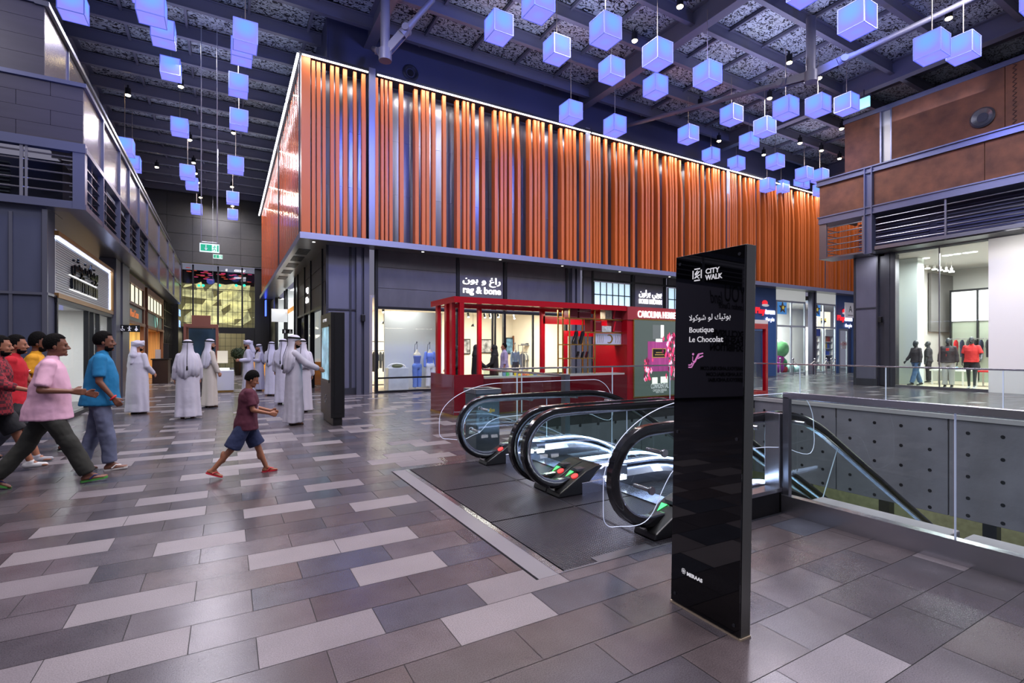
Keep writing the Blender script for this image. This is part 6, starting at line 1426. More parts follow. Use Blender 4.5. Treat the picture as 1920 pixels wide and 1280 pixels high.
# ================================================================== CEILING SPOTLIGHTS
def ordi(i): return {1:'first',2:'second',3:'third',4:'fourth',5:'fifth',6:'sixth',7:'seventh',8:'eighth',9:'ninth',10:'tenth',11:'eleventh',12:'twelfth',13:'thirteenth',14:'fourteenth'}[i]
SPOTS = [(1275,12),(1190,76),(1313,198),(1480,117),(1443,184),(1348,264),(1500,268),(1432,290),(1536,146),(1578,241),(1540,282),(1574,297),(1779,34),(240,178),(339,162),(294,313),(356,262),(363,305),(367,325),(371,342),(323,387),(376,370),(438,249),(435,350),(436,386),(392,404)]
sm = MB().cyl((0, 0, 0), (0, 0, .26), .10, 14).cyl((0, 0, .26), (0, 0, .40), .03, 8).mesh('lamp_housing', [M_DARK2]); lm = MB().ell((0, 0, -.01), (.095, .095, .05), 14, 6).mesh('lamp_lens', [mat('warm_lens', (255, 236, 200), .4, emit=40, ec=(255, 226, 170))])
hallx = sorted([p[0] for p in SPOTS if p[0] > 900]); cory = sorted([p[1] for p in SPOTS if p[0] < 900])
for px, py in SPOTS:
    zc = 11.95; p = G(px, py, zc)
    if p.length > 60: p = ray(px, py)*30+O
    o_ = (hallx.index(px)+1) if px > 900 else (cory.index(py)+1)
    e = empty('ceiling_spotlight', p, 0, 'warm ceiling spotlight, %s %s' % (ordi(o_), 'from the left over the hall' if px > 900 else 'from the top down over the corridor'), 'spotlight', 'warm spotlights under the roof')
    link('lamp_housing', sm, e, local=True); link('lamp_lens', lm, e, local=True)
for px, py in ((1190,76),(1313,198),(1480,117),(1536,146),(1779,34),(240,178),(339,162),(356,262),(438,249),(1275,12)):
    p = G(px, py, 11.6); lamp('spot_beam', 'SPOT', (p.x, p.y, 11.6), 520, WARM, radius=.08, target=(p.x, p.y-.5, 0), angle=1.3, blend=.8)
for x, y in ((-1.2, 5.2), (1.6, 7.4), (-2.2, 9.5), (3.2, 1.0), (.6, 3.8), (-4.5, 4.2)):
    lamp('spot_beam', 'SPOT', (x, y, 11.7), 420, WARM, radius=.08, target=(x, y, 0), angle=1.2, blend=.8)
# ================================================================== PEOPLE
def RY(a): return Matrix.Rotation(a, 3, 'Y')
def RZ(a): return Matrix.Rotation(a, 3, 'Z')
CLD = bpy.data.textures.new('cloth_folds', 'CLOUDS'); CLD.noise_scale = .16; CLD.noise_depth = 2
def remesh(m, voxel, smooth, mt, name, parent, shade=True, folds=0):
    me = m.mesh('tmp'); o = bpy.data.objects.new('tmp', me); COL.objects.link(o)
    r = o.modifiers.new('r', 'REMESH'); r.mode = 'VOXEL'; r.voxel_size = voxel
    if smooth: s_ = o.modifiers.new('s', 'SMOOTH'); s_.iterations = smooth; s_.factor = .5
    if folds: d_ = o.modifiers.new('d', 'DISPLACE'); d_.texture = CLD; d_.strength = folds; d_.mid_level = .28
    dg = bpy.context.evaluated_depsgraph_get(); dg.update()
    nm = bpy.data.meshes.new_from_object(o.evaluated_get(dg)); nm.name = name
    bpy.data.objects.remove(o); bpy.data.meshes.remove(me)
    nm.materials.clear(); nm.materials.append(mt); nm.polygons.foreach_set('use_smooth', [True]*len(nm.polygons))
    return link(name, nm, parent, local=True)
def rings(m, rs, n=20, lean=0, z0=.95, fold=0, seed=0):
    vs = []
    for i, (z, rx, ry, ox) in enumerate(rs):
        for k in range(n):
            t = 2*PI*k/n; f = 1+(fold*math.cos(5*t+seed)+fold*.6*math.cos(9*t+seed*2.3+z*2))*max(0, 1-z/1.15)
            p = Vector((ox+rx*f*math.cos(t), ry*f*math.sin(t), z))
            if lean: q = p-Vector((0, 0, z0)); p = (RY(lean)@q if z > z0 else q)+Vector((0, 0, z0))
            vs.append(p)
    L = len(rs); fs = [(i*n+k, i*n+(k+1) % n, (i+1)*n+(k+1) % n, (i+1)*n+k) for i in range(L-1) for k in range(n)]
    fs += [tuple(range(n-1, -1, -1)), tuple((L-1)*n+k for k in range(n))]
    m.add(vs, fs)
def skeleton(P):
    g = lambda k, d=0: P.get(k, d); J = {}; rad = math.radians
    for s_, y in (('L', .095), ('R', -.095)):
        a = rad(g('hip'+s_)); k = rad(g('knee'+s_)); hip = Vector((0, y, .92)); kn = hip+Vector((math.sin(a), 0, -math.cos(a)))*.43; an = kn+Vector((math.sin(a-k), 0, -math.cos(a-k)))*.41
        fp = rad(g('foot'+s_)); R = RY(fp); J['hip'+s_], J['kn'+s_], J['an'+s_] = hip, kn, an
        J['heel'+s_] = an+R@Vector((-.045, 0, -.055)); J['toe'+s_] = an+R@Vector((.155, 0, -.062)); J['ball'+s_] = an+R@Vector((.10, 0, -.058)); J['footR'+s_] = R
    low = min(min(J['heel'+s_].z, J['toe'+s_].z) for s_ in 'LR')-.024
    for k in J:
        if isinstance(J[k], Vector): J[k] = J[k]-Vector((0, 0, low))
    dz = -low; J['dz'] = dz; lean = rad(g('lean')); J['lean'] = lean
    def up(v): return RY(lean)@(Vector(v)-Vector((0, 0, .95)))+Vector((0, 0, .95+dz))
    J['up'] = up
    for s_, y, sg in (('L', .185, 1), ('R', -.185, -1)):
        f = rad(g('sh'+s_)); ab = rad(g('ab'+s_, 7)); el = rad(g('el'+s_, 12)); sh = up((0, y*g('shw', 1), 1.43))
        inw = rad(g('in'+s_, 0))
        d = Vector((math.sin(f)*math.cos(ab), sg*math.sin(ab), -math.cos(f)*math.cos(ab))); d2 = Vector((math.sin(f+el)*math.cos(inw), -sg*math.sin(inw)+sg*math.sin(ab)*.4, -math.cos(f+el)*math.cos(inw))).normalized()
        e_ = sh+d*.285; w_ = e_+d2*.25; J['sh'+s_], J['el'+s_], J['wr'+s_], J['hd'+s_] = sh, e_, w_, d2
    J['neck'] = up((0, 0, 1.47)); J['head'] = up((.02+g('hfwd', 0), 0, 1.645)); J['headR'] = RZ(rad(g('hyaw')))@RY(rad(g('hpitch')))
    return J
def hand(m, w_, d, sg, curl=.5, k=1.0):
    s0 = Vector((1, 0, 0)) if d.z < -.6 else Vector((0, 0, 1)); s_ = (s0-d*s0.dot(d)).normalized(); n_ = Vector((0, -sg, 0)); n_ = (n_-d*n_.dot(d)-s_*n_.dot(s_)).normalized()
    if n_.length < .1: n_ = d.cross(s_)
    for t in (-.022, -.008, .008, .022): m.cap(w_+s_*t*.6*k+d*.01, w_+d*.085*k+s_*t*1.25*k, .017*k, .0135*k, 8)
    for t, L in ((-.031, .028), (-.0105, .036), (.0105, .039), (.031, .034)):
        b = w_+d*.085*k+s_*t*k; c = curl; p1 = b+(d*math.cos(c)+n_*math.sin(c))*L*k; p2 = p1+(d*math.cos(c*2.1)+n_*math.sin(c*2.1))*L*.8*k
        m.cap(b, p1, .0095*k, .009*k, 7); m.cap(p1, p2, .009*k, .0075*k, 7)
    b = w_+d*.03*k+s_*.026*k; p1 = b+(d*.7+s_*.65+n_*.25).normalized()*.04*k; p2 = p1+(d*.95+s_*.15+n_*.3).normalized()*.032*k
    m.cap(b, p1, .013*k, .011*k, 7); m.cap(p1, p2, .011*k, .009*k, 7)
def head_parts(m, c, R, female=False):
    def E(p, r): m.ell(c+R@Vector(p), r, 16, 11, R)
    def K(a, b, r0, r1): m.cap(c+R@Vector(a), c+R@Vector(b), r0, r1, 8)
    E((-.005, 0, .03), (.098, .077, .105)); E((.025, 0, -.02), (.072, .064, .095)); E((.032, 0, -.075), (.062, .055, .042)); E((.085, 0, -.098), (.019, .022, .017))
    K((.098, 0, .012), (.119, 0, -.028), .008, .013); K((.108, -.012, -.033), (.108, .012, -.033), .009, .009)
    K((.088, -.032, .027), (.092, .032, .027), .011, .011); K((.092, -.017, -.062), (.092, .017, -.062), .009, .009)
    for s_ in (-1, 1): E((-.002, s_*.079, -.012), (.018, .010, .031)); E((.07, s_*.038, -.03), (.02, .018, .02))
def body(e, P, skin, voxel=.008, b=1.0, headless=False, name='body', legs=True):
    J = skeleton(P); m = MB(); dz = J['dz']
    rs = [(.86, .10, .13, 0), (.95, .115*b, .165, 0), (1.06, .105*b, .145, .005), (1.18, .11*b, .15, .01), (1.30, .118, .168, .008), (1.40, .10, .165, 0), (1.455, .07, .10, 0), (1.49, .05, .055, 0)]
    rings(m, [(z+dz, x, y, o) for z, x, y, o in rs], 20, J['lean'], .95+dz)
    for s_, sg in (('L', 1), ('R', -1)):
        m.cap(J['hip'+s_]+Vector((0, 0, .02)), J['kn'+s_], .088, .056); m.cap(J['kn'+s_], J['an'+s_], .055, .036); m.ell((J['kn'+s_]*.6+J['an'+s_]*.4)+Vector((-.018, 0, 0)), (.047, .045, .10), 10, 8)
        R = J['footR'+s_]; m.cap(J['an'+s_], J['heel'+s_]+Vector((.0, 0, .012)), .036, .030, 8)
        for t, L in ((-.028, .175), (-.01, .195), (.01, .2), (.03, .205)): m.cap(J['heel'+s_]+R@Vector((.02, t*.4, .012)), J['heel'+s_]+R@Vector((L, t*sg*-1, -.006)), .026, .013, 8)
        m.cap(J['an'+s_]+Vector((.01, 0, -.005)), J['ball'+s_], .034, .022, 8)
        m.cap(J['sh'+s_]+Vector((0, -sg*.01, -.005)), J['el'+s_], .052, .038); m.cap(J['el'+s_], J['wr'+s_], .038, .025); hand(m, J['wr'+s_], J['hd'+s_], sg, P.get('curl'+s_, .5))
    m.cap(J['neck']-Vector((0, 0, .03)), J['head']+J['headR']@Vector((-.02, 0, -.05)), .056, .05)
    if not headless: head_parts(m, J['head'], J['headR'])
    o = remesh(m, voxel, 2, skin, name, e)
    if not headless and not P.get('noeyes'):
        q = MB()
        for s_ in (-1, 1): q.ell(J['head']+J['headR']@Vector((.0895, s_*.031, .004)), (.008, .012, .007), 8, 6, J['headR'])
        q.build('eyes', mat('dark_eye', (24, 18, 16), .2), e, smooth=True, local=True)
    return J
def cut_shell(c, R, r, keep, n=24, mm=18):
    m = MB(); m.ell((0, 0, 0), r, n, mm); keepv = [keep(Vector(v)) for v in m.v]
    fs = [f for f in m.f if all(keepv[i] for i in f)]; out = MB(); out.add([c+R@Vector(v) for v in m.v], fs); return out
def hair(e, J, col=(18, 15, 15), top=.0):
    c, R = J['head'], J['headR']
    cc = c+R@Vector((-.008, 0, .035)); o = cut_shell(cc, R, (.110, .088, .113+top), lambda v: (v.x < .035 and v.z > -.075) or v.z > .045 or (v.x < .055 and v.z > .0)).build('hair', mat('black_hair', (8, 7, 7), .9, bump=.6, bscale=60, spec=.15), e, smooth=True, local=True, fix=False)
    s_ = o.modifiers.new('thick', 'SOLIDIFY'); s_.thickness = .014; s_.offset = -1
def beard(e, J, col=(22, 18, 17)):
    c, R = J['head'], J['headR']; cc = c+R@Vector((.030, 0, -.072))
    cut_shell(cc, R, (.071, .063, .053), lambda v: v.z < .002+.02*(v.x < .02) and v.x > -.03).build('beard', mat('black_beard', (12, 10, 10), .9, spec=.15), e, smooth=True, local=True, fix=False)
    MB().cap(c+R@Vector((.103, -.024, -.047)), c+R@Vector((.103, .024, -.047)), .006, .006, 6).build('moustache', mat('black_beard', (12, 10, 10), .9, spec=.15), e, local=True)
def shirt(e, J, P, mt, b=1.0, hem=.86, sleeve=.8, voxel=.012, name='shirt', loose=1.14, collar=True):
    m = MB(); dz = J['dz']; k = loose
    rs = [(hem, .152*b*k, .182*k, .01), (.95, .138*b*k, .176*k, .005), (1.06, .124*b*k, .16*k, .01*b), (1.18, .12*b*k, .162*k, .012), (1.30, .124*k, .176*k, .01), (1.40, .106*k, .172*k, 0), (1.455, .08*k, .115*k, 0), (1.49, .062, .07, 0)]
    rings(m, [(z+dz, x, y, o) for z, x, y, o in rs], 20, J['lean'], .95+dz)
    for s_, sg in (('L', 1), ('R', -1)):
        d = (J['el'+s_]-J['sh'+s_])
        m.ell(J['sh'+s_]+Vector((0, -sg*.02, -.004)), (.068, .068, .068), 12, 8); m.tube([J['sh'+s_]+Vector((0, -sg*.02, -.008)), J['sh'+s_]+d*min(1, sleeve)], [.064, .066 if sleeve < 1 else .055], 14)
        if sleeve > 1: m.ell(J['el'+s_], (.055, .055, .055), 12, 8)
        if sleeve > 1: m.tube([J['el'+s_], J['el'+s_]+(J['wr'+s_]-J['el'+s_])*(sleeve-1)], [.054, .046], 12)
    if collar: m.cap(J['neck']+Vector((0, 0, .0)), J['neck']+Vector((.01, 0, .03)), .066, .060)
    return remesh(m, voxel, 4, mt, name, e, folds=.026)
def trousers(e, J, mt, length=1.0, voxel=.012, name='trousers', wide=1.0):
    m = MB(); dz = J['dz']; rings(m, [(.80+dz, .10, .15, 0), (.88+dz, .128, .178, 0), (.97+dz, .128, .172, 0), (1.0+dz, .12, .165, 0)], 18)
    for s_ in 'LR':
        a, b_, c = J['hip'+s_], J['kn'+s_], J['an'+s_]
        if length >= 1: m.cap(a, b_, .096*wide, .078*wide); m.tube([b_, b_.lerp(c, min(1, (length-.5)*1.9))], [.077*wide, .070*wide], 16)
        else: m.ell(a, (.090*wide,)*3, 14, 9); m.tube([a, a.lerp(b_, length)], [.092*wide, .106*wide], 18)
    return remesh(m, voxel, 4, mt, name, e, folds=.03)
def footwear(e, J, kind, col, strap=None):
    for s_, sg in (('L', 1), ('R', -1)):
        R = J['footR'+s_]; h_ = J['heel'+s_]; f = lambda v: h_+R@Vector(v)
        if kind == 'sandal':
            ol = [(-.035, .0), (-.02, .033), (.04, .036), (.11, .043), (.18, .04), (.215, .015), (.215, -.015), (.18, -.036), (.11, -.04), (.04, -.034), (-.02, -.031)]
            m = MB(); m.add([f((x, y, -.030)) for x, y in ol]+[f((x, y, -.008)) for x, y in ol], [tuple(range(10, -1, -1)), tuple(range(11, 22))]+[(k, (k+1) % 11, (k+1) % 11+11, k+11) for k in range(11)])
            o = m.build('sandal', col, e, local=True)
            t = MB()
            for y in (-.042, .042): t.tube([f((.055, y, 0)), f((.10, y*.7, .035)), f((.15, 0, .018))], .008, 6)
            t.build('strap', strap or col, o, smooth=True, local=True)
        else:
            m = MB(); m.cap(f((-.005, 0, .02)), f((.10, 0, .008)), .042, .04, 10); m.cap(f((.10, 0, .006)), f((.185, 0, -.002)), .04, .03, 10); m.cap(f((.0, 0, .02)), J['an'+s_]+Vector((0, 0, .0)), .04, .043, 10)
            remesh(m, .01, 2, col, 'shoe', e)
def kandura(e, J, P, mt, voxel=.013, b=1.0, seed=0, name='robe', hemz=.05, sleeves=True):
    m = MB(); dz = J['dz']
    rs = [(hemz, .185, .235*b, -.01), (.25, .178, .225*b, 0), (.5, .165*b, .212*b, 0), (.75, .160*b, .205*b, .0), (.95, .155*b, .20*b, 0), (1.10, .148*b, .188*b, .005), (1.25, .14*b, .19*b, .005), (1.36, .125, .188, 0), (1.43, .10, .165, 0), (1.47, .075, .10, 0), (1.50, .06, .062, 0)]
    rings(m, [(z, x, y, o) for z, x, y, o in rs], 48, fold=.085, seed=seed)
    for s_, sg in (('L', 1), ('R', -1)):
        m.cap(J['sh'+s_]+Vector((0, -sg*.02, -.01)), J['el'+s_], .066, .066); m.cap(J['el'+s_], J['wr'+s_]-J['hd'+s_]*.03, .066, .058)
    return remesh(m, voxel, 2, mt, name, e, folds=.013)
def ghutra(e, J, mt, drop=.62, agal=True, wrapped=False, seed=0, front=True, black=False):
    c = J['head']; R = J['headR']
    if wrapped:
        m = MB(); m.ell(c+R@Vector((-.012, 0, .055)), (.125, .105, .098), 20, 12, R)
        for a in (-.25, .1, .4): pts = [c+R@Vector((-.01+.122*math.cos(t), .102*math.sin(t), .05+.05*math.cos(t)*math.sin(a*3)+.02*a+.02)) for t in [2*PI*i/24 for i in range(25)]]; m.tube(pts, .024, 8)
        m.cap(c+R@Vector((-.09, .02, .0)), c+Vector((-.15, .0, -.22)), .06, .085, 10); m.cap(c+Vector((-.13, 0, -.15)), c+Vector((-.17, .02, -.40)), .07, .05, 10)
        # keep the face free
        remesh(m, .011, 3, mt, 'headscarf', e)
        return
    nu, rows_ = 36, [(.145, .02, .02, PI), (.138, .06, .055, PI), (.115, .094, .082, PI), (.07, .113, .096, PI), (.052, .116, .099, PI), (.02, .112, .102, 1.62), (-.06, .115, .108, 1.5), (-.13, .13, .125, 1.45), (-.19, .15, .165, 1.5), (-.25, .168, .21, 1.55), (-.33, .18, .232, 1.55), (-.42, .19, .235, 1.5), (-.52, .195, .23, 1.45), (-drop, .20, .225, 1.4)]
    vs = []
    for j, (z, rx, ry, cov) in enumerate(rows_):
        for i in range(nu+1):
            u = -1+2*i/nu; t = PI+u*cov; k = max(0, (-z-.05))*.11; f = 1+k*math.cos(u*14+seed)+k*.7*math.cos(u*25+seed*2)
            p = Vector((rx*f*math.cos(t)-.012, ry*f*math.sin(t), z))
            if z <= -.4: p.z += .10*abs(u)**1.5-.04*math.cos(u*6+seed)
            if z > -.1: p = R@p
            else: p = (R@Vector((p.x, p.y, 0)))*max(0, 1-(-z-.1)*3)+Vector((p.x, p.y, 0))*min(1, (-z-.1)*3)+Vector((0, 0, z)) if z > -.43 else p
            vs.append(c+p)
    n_ = nu+1; fs = [(j*n_+i, j*n_+i+1, (j+1)*n_+i+1, (j+1)*n_+i) for j in range(len(rows_)-1) for i in range(nu)]
    fs.append(tuple(range(nu, -1, -1)))
    o = MB().add(vs, fs).build('headscarf', mt, e, smooth=True, local=True, fix=False)
    s_ = o.modifiers.new('thick', 'SOLIDIFY'); s_.thickness = .008; s_.offset = 0
    if agal:
        m = MB(); mk = mat('agal_black', (14, 14, 16), .7)
        for dz_ in (.075, .093): m.tube([c+R@Vector((-.012+.119*math.cos(t), .104*math.sin(t), dz_-.012*math.cos(t))) for t in [2*PI*i/28 for i in range(29)]], .0095, 8)
        m.build('head_cord', mk, e, smooth=True, local=True)
        t_ = MB().tube([c+R@Vector((-.125, .01, .08)), c+Vector((-.14, .012, -.05)), c+Vector((-.215, .02, -.3)), c+Vector((-.225, .02, -.46))], .006, 6); t_.cap(c+Vector((-.228, .02, -.46)), c+Vector((-.232, .02, -.53)), .014, .02, 8)
        t_.build('tassel', mk, e, smooth=True, local=True)
def heading(p, rel):
    v = Vector((p.x, p.y)); return math.atan2(v.y, v.x)-PI/2+math.radians(rel)
def figure(p, rz, Ht, label, cat='person', name='person', group=None):
    e = empty(name, (p[0], p[1], 0), rz, label, cat, group); s_ = Ht/1.785; e.scale = (s_, s_, s_); return e
SK1 = mat('tan_skin', (150, 98, 72), .5); SK2 = mat('brown_skin', (112, 70, 50), .5); SK3 = mat('olive_skin', (168, 118, 92), .5)
M_KAN = mat('white_kandura', (192, 189, 200), .8, bump=.08, bscale=10); M_KAN2 = mat('cream_kandura', (192, 184, 172), .8, bump=.08, bscale=10); M_SCARF = mat('white_headscarf', (198, 196, 208), .85, bump=.2, bscale=16)
# ---- casual walkers
WALK = dict(hipL=27, kneeL=8, footL=-4, hipR=-22, kneeR=16, footR=26, lean=4)
WALK2 = dict(hipR=24, kneeR=8, footR=-4, hipL=-20, kneeL=18, footL=26, lean=4)
def cloth(name, c, **k): return mat(name, c, .85, bump=.35, bscale=9, **k)
e = figure((-1.78, 7.56), math.radians(6), 1.80, 'walking man in pink polo shirt and dark trousers with green flip flops')
P = dict(WALK, hipL=-24, kneeL=14, footL=22, hipR=29, kneeR=6, footR=-6, shR=-12, elR=96, inR=14, shL=5, elL=70, abR=14, lean=5)
J = body(e, P, SK2, b=1.2); shirt(e, J, P, cloth('pink_cotton', (214, 168, 190)), b=1.30, hem=.82, sleeve=.85); trousers(e, J, cloth('dark_olive_trousers', (40, 41, 36)), wide=1.05)
hair(e, J); footwear(e, J, 'sandal', mat('green_sole', (70, 140, 60), .6), mat('navy_strap', (30, 34, 84), .5))
e = figure((-1.42, 8.22), math.radians(4), 1.79, 'walking man in bright blue polo shirt, grey jeans and red wristband')
P = dict(WALK2, hipR=10, kneeR=4, footR=-4, hipL=-8, kneeL=10, footL=6, shR=0, elR=34, shL=-15, elL=15, lean=2)
J = body(e, P, SK2, b=1.15); shirt(e, J, P, cloth('blue_cotton', (16, 112, 160)), b=1.25, hem=.84, sleeve=.8); trousers(e, J, cloth('faded_grey_denim', (92, 98, 122), noise=.3, nscale=5), wide=1.05)
hair(e, J); beard(e, J); footwear(e, J, 'sandal', mat('white_sole', (190, 186, 182), .6), mat('white_strap', (220, 214, 210), .5))
MB().tube([J['wrR']+Vector((.035*math.cos(t)*.7, .033*math.sin(t), .025*math.cos(t))) for t in [2*PI*i/14 for i in range(15)]], .012, 8).build('wristband', mat('red_band', (180, 30, 36), .6), e, smooth=True, local=True)
e = figure((-2.5, 9.95), math.radians(3), 1.84, 'walking bearded man in mustard yellow shirt behind the pink shirted man')
P = dict(WALK, shR=-10, elR=20); J = body(e, P, SK2, voxel=.01); shirt(e, J, P, cloth('mustard_cotton', (206, 146, 24)), hem=.84, sleeve=.75); trousers(e, J, cloth('navy_trousers', (36, 38, 50))); hair(e, J, top=.03); beard(e, J); footwear(e, J, 'sandal', M_BLACK)
e = figure((-2.55, 9.25), math.radians(4), 1.80, 'walking bearded man in red polo with thin white stripes and black shorts')
P = dict(WALK2, shR=-14, elR=18, shL=22, elL=30); J = body(e, P, SK1, voxel=.01); shirt(e, J, P, cloth('red_cotton', (178, 14, 34)), hem=.84, sleeve=.7); trousers(e, J, cloth('black_shorts', (26, 27, 32)), length=.9, name='shorts', wide=1.1); hair(e, J); beard(e, J); footwear(e, J, 'shoe', mat('grey_trainer', (150, 150, 156), .6))
q = MB()
for s_, sg in (('L', 1), ('R', -1)):
    d = (J['el'+s_]-J['sh'+s_]); c = J['sh'+s_]+d*.62; u = d.normalized(); a = u.orthogonal().normalized(); b_ = u.cross(a)
    q.tube([c+(a*math.cos(t)+b_*math.sin(t))*.071 for t in [2*PI*i/16 for i in range(17)]], .004, 6)
q.build('sleeve_stripe', M_PRINT, e, local=True); MB().tube([J['wrR']+Vector((.03*math.cos(t), .03*math.sin(t), .01*math.cos(t))) for t in [2*PI*i/14 for i in range(15)]], .009, 6).build('watch', M_STEEL, e, smooth=True, local=True)
e = figure((-2.52, 8.58), math.radians(4), 1.78, 'walking bearded man in dark red checked shirt at the left picture edge')
P = dict(WALK, shR=20, elR=55, shL=-10, elL=20)
mpd = cloth('dark_red_check', (120, 30, 40), noise=.0); n, l, b = nodes(mpd); tc = n.new('ShaderNodeTexCoord'); ck = n.new('ShaderNodeTexChecker'); ck.inputs['Scale'].default_value = 26; ck.inputs[1].default_value = (*srgb((140, 32, 44)), 1); ck.inputs[2].default_value = (*srgb((70, 20, 32)), 1); l.new(tc.outputs['Object'], ck.inputs[0]); l.new(ck.outputs[0], b.inputs['Base Color'])
J = body(e, P, SK1, voxel=.01); shirt(e, J, P, mpd, hem=.80, sleeve=1.5); trousers(e, J, cloth('black_shorts', (26, 27, 32)), length=.95, name='shorts', wide=1.1); hair(e, J); beard(e, J); footwear(e, J, 'shoe', mat('white_trainer', (205, 205, 205), .6))
# ---- boy
e = figure((.20, 7.0), math.radians(-2), 1.33, 'walking boy in maroon t-shirt, dark blue shorts and red flip flops')
P = dict(hipL=24, kneeL=4, footL=-4, hipR=-26, kneeR=14, footR=22, lean=6, shR=12, elR=62, shL=18, elL=56, inR=8, inL=8, hpitch=22, shw=.9)
J = body(e, P, SK1, voxel=.009); shirt(e, J, P, cloth('maroon_cotton', (78, 26, 46)), hem=.82, sleeve=.75, loose=1.22, collar=False); trousers(e, J, cloth('dark_blue_shorts', (34, 44, 78)), length=.98, name='shorts', wide=1.2); hair(e, J, top=.02)
footwear(e, J, 'sandal', mat('red_sole', (200, 40, 56), .5), mat('red_strap', (205, 44, 60), .5))
MB().cbox(J['up']((.155, .0, 1.20)), (.03, .16, .10)).build('shirt_print', mat('pale_print', (190, 170, 186), .7), e, local=True)
# ---- men in white robes
def robed(px, py, Ht, rel, label, P, wrapped=False, mt=None, skin=SK3, seed=0, b=1.0, face=False, drop=.62, ang=None, pos=None):
    p = Vector((*pos, 0)) if pos else G(px, py)
    e = figure(p, heading(p, rel) if ang is None else ang, Ht, label)
    J = body(e, P, skin, voxel=.011); kandura(e, J, P, mt or M_KAN, seed=seed, b=b); ghutra(e, J, M_SCARF, wrapped=wrapped, agal=not wrapped, seed=seed, drop=drop); beard(e, J)
    footwear(e, J, 'sandal', mat('brown_sandal', (60, 40, 30), .5)); return e, J
robed(258, 775, 1.76, 48, 'robed man in white with wrapped white headscarf, leftmost of the standing men, seen from behind', dict(shR=0, elR=45, abR=12, shL=5, elL=35, hyaw=-25), wrapped=True, seed=1, b=1.18)
robed(352, 784, 1.76, 92, 'robed man in white seen from the back, black head cord with tassel over long headscarf', dict(abR=9, abL=9), seed=2, b=1.12, drop=.72)
robed(393, 763, 1.82, 18, 'robed man in cream seen in profile facing right, with black head cord', dict(shR=8, elR=14), mt=M_KAN2, seed=3)
robed(466, 741, 1.86, 172, 'robed man in white with wrapped headscarf facing left, arms folded forward', dict(shL=-8, elL=95, shR=-8, elR=95), wrapped=True, seed=4)
robed(486, 732, 1.74, 195, 'robed man half hidden behind the one facing left, with black head cord', dict(shL=15, elL=80), seed=5)
robed(509, 741, 1.80, 60, 'robed man standing farthest right of the corridor group, narrow, near bright shop windows', dict(shL=10, elL=60, abL=12), seed=6)
robed(531, 757, 1.84, 75, 'robed man seen from behind, long headscarf, standing left of the man at the touchscreen', dict(shR=6, elR=15), seed=7, drop=.6)
robed(566, 772, 1.80, 85, 'robed man mostly hidden behind the man at the touchscreen', dict(), seed=8)
e, J = robed(0, 0, 1.84, 0, 'bearded robed man in white touching the map screen with his right hand', dict(shR=44, elR=20, abR=3, abL=6, elL=10, curlR=.2), seed=9, ang=math.radians(0), pos=(1.21, 11.25))
# ---- women and a man in and by the shops
def veiled(px, Y, Ht, rel, label):
    p = onY(px, 655, Y); p.z = 0; e = figure(p, heading(p, rel), Ht, label); mk = mat('black_abaya', (14, 14, 17), .8)
    J = body(e, dict(shR=15, elR=40, shL=15, elL=40), SK3, voxel=.013); kandura(e, J, {}, mk, voxel=.016, seed=px, name='abaya'); 
    m = MB(); c, R = J['head'], J['headR']; m.ell(c+R@Vector((-.02, 0, .025)), (.112, .095, .125), 18, 12, R); m.cap(c+Vector((-.03, 0, -.05)), J['neck']+Vector((-.01, 0, -.03)), .10, .14); remesh(m, .013, 3, mk, 'black_veil', e)
veiled(893, 14.2, 1.70, 20, 'woman in black abaya and veil behind the kiosk, left of the thin red post')
veiled(927, 14.4, 1.70, 175, 'woman in black abaya and veil facing left, right of the thin red post')
veiled(857, 14.0, 1.66, 200, 'woman in black abaya partly hidden behind the red kiosk posts')
veiled(1123, 14.6, 1.68, 90, 'woman in black abaya seen from behind the brass shelves, before the blue poster')
p = onY(946, 655, 16.4); e = figure((p.x, p.y), heading(p, 190), 1.78, 'man in lavender shirt standing in front of the fashion shop window'); P = dict(); J = body(e, P, SK1, voxel=.012); shirt(e, J, P, cloth('lavender_shirt', (150, 140, 166)), sleeve=1.6); trousers(e, J, cloth('grey_trousers', (90, 90, 104))); hair(e, J, (60, 56, 56)); footwear(e, J, 'shoe', M_BLACK)
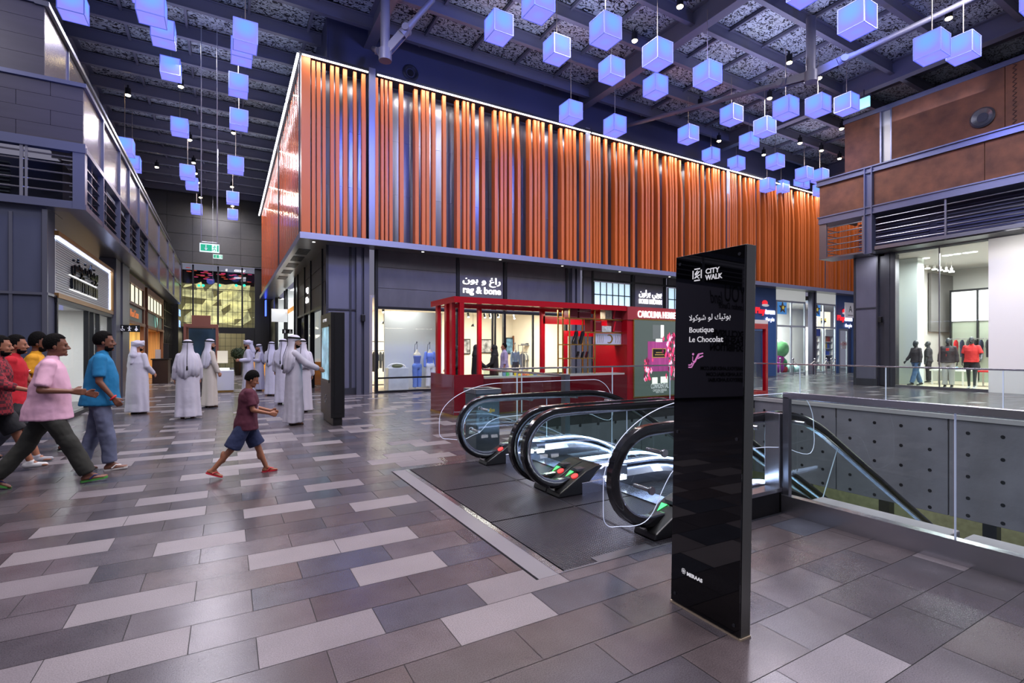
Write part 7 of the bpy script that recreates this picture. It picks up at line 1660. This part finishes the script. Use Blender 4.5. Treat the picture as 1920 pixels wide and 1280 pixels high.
# ================================================================== MANNEQUINS
M_MDARK = mat('dark_mannequin', (44, 50, 54), .4); M_MPALE = mat('linen_mannequin', (200, 190, 172), .6)
def shopdoll(px, Y, label, top, bottom, sleeves, seed, z0=.12):
    p = onY(px, 655, Y); e = figure((p.x, Y), math.radians(-80), 1.76, label, 'mannequin', 'mannequin'); P = dict(noeyes=1, elL=8, elR=8, abL=10, abR=10)
    J = skeleton(P); m = MB(); dz = J['dz']; rings(m, [(.86, .10, .13, 0), (.95, .11, .15, 0), (1.06, .09, .12, 0), (1.18, .10, .13, .01), (1.30, .115, .155, .01), (1.40, .09, .155, 0), (1.455, .06, .09, 0), (1.53, .045, .045, 0), (1.57, .04, .04, 0)], 18)
    if sleeves:
        for s_ in 'LR': m.cap(J['sh'+s_], J['el'+s_], .045, .034); m.cap(J['el'+s_], J['wr'+s_], .034, .024)
    remesh(m, .011, 2, M_MPALE, 'torso', e)
    m = MB(); rings(m, [(.98, .118, .158, 0), (1.06, .1, .13, 0), (1.18, .11, .14, .01), (1.30, .125, .166, .01), (1.38 if sleeves else 1.34, .115, .165, .0)]+([(1.44, .075, .11, 0)] if sleeves else []), 18)
    if sleeves:
        for s_ in 'LR': m.cap(J['sh'+s_], J['el'+s_], .06, .055); m.cap(J['el'+s_], J['wr'+s_], .055, .05)
    remesh(m, .012, 2, top, 'blouse', e); trousers(e, J, bottom, wide=1.12)
    st = MB().lathe([(.16, 0), (.16, .015), (.03, .03)], (-.15, 0, 0), 16); st.tube([(-.15, 0, .02), (-.2, 0, 1.55), (-.16, 0, 1.78), (-.02, 0, 1.82), (0, 0, 1.75), (0, 0, 1.58)], .012, 8); st.lathe([(.03, 0), (.035, .04), (.02, .07)], (-.02, 0, 1.82), 12)
    st.build('metal_stand', M_STEELD, e, smooth=True, local=True)
shopdoll(782, 18.6, 'headless window mannequin in wrap top and wide blue trousers', cloth('striped_blue_wrap', (96, 110, 176)), cloth('periwinkle_trousers', (104, 130, 200)), False, 1)
shopdoll(806, 18.9, 'headless window mannequin in blue blouse and white trousers, beside the kiosk edge', cloth('periwinkle_blouse', (104, 126, 206)), cloth('white_trousers', (206, 206, 214)), True, 2)
shopdoll(966, 19.6, 'headless window mannequin in pale blue t-shirt between kiosk posts', cloth('pale_blue_tee', (132, 150, 166)), cloth('charcoal_trousers', (60, 62, 70)), True, 3)
def sportdoll(px, X_, Ht, ang, label, P, parts):
    y = AY(px, X_); e = figure((X_, y), ang, Ht, label, 'mannequin', 'mannequin'); e.location.z = .03
    P = dict(P, noeyes=1); J = skeleton(P); m = MB(); J = body(e, P, M_MDARK, voxel=.012)
    for f in parts: f(e, J, P)
    return e
cj = cloth('charcoal_jacket', (62, 58, 60)); dn = cloth('blue_denim', (84, 112, 150), noise=.2, nscale=6); rp = cloth('red_sport_polo', (206, 54, 52)); gj = cloth('pale_grey_joggers', (188, 188, 186)); bs = cloth('black_shorts', (26, 27, 32)); ws = cloth('white_tee', (215, 215, 215))
sportdoll(1718, 25.1, 1.92, math.radians(150), 'dark mannequin in jacket and blue jeans at the left of the sportswear window', dict(hipL=18, hipR=-14, kneeR=6, footR=10, elR=25, shR=14), [lambda e, J, P: shirt(e, J, P, cj, sleeve=1.8, hem=.92), lambda e, J, P: trousers(e, J, dn), lambda e, J, P: footwear(e, J, 'shoe', M_BLACK)])
sportdoll(1778, 25.0, 1.98, math.radians(190), 'dark mannequin in grey and red track top with pale grey joggers', dict(abL=10, abR=10), [lambda e, J, P: shirt(e, J, P, cj, sleeve=1.9, hem=.90), lambda e, J, P: MB().cbox(J['up']((.135, 0, 1.2)), (.03, .09, .42)).build('red_front', rp, e, local=True, bevel=.01), lambda e, J, P: trousers(e, J, gj), lambda e, J, P: footwear(e, J, 'shoe', M_BLACK)])
sportdoll(1822, 25.0, 2.02, math.radians(185), 'dark mannequin in red polo shirt and black shorts beside the white wall panel', dict(elL=45, shL=10, abL=16, hipL=8, hipR=-8), [lambda e, J, P: shirt(e, J, P, rp, sleeve=.8, hem=.92), lambda e, J, P: trousers(e, J, bs, length=.55, name='shorts', wide=1.15), lambda e, J, P: footwear(e, J, 'shoe', mat('white_trainer', (205, 205, 205), .6))])
sportdoll(1741, 28.0, 1.9, math.radians(100), 'dark mannequin in black outfit deep in the sportswear shop', dict(elR=40), [lambda e, J, P: shirt(e, J, P, bs, sleeve=1.2, hem=.9), lambda e, J, P: trousers(e, J, bs)])
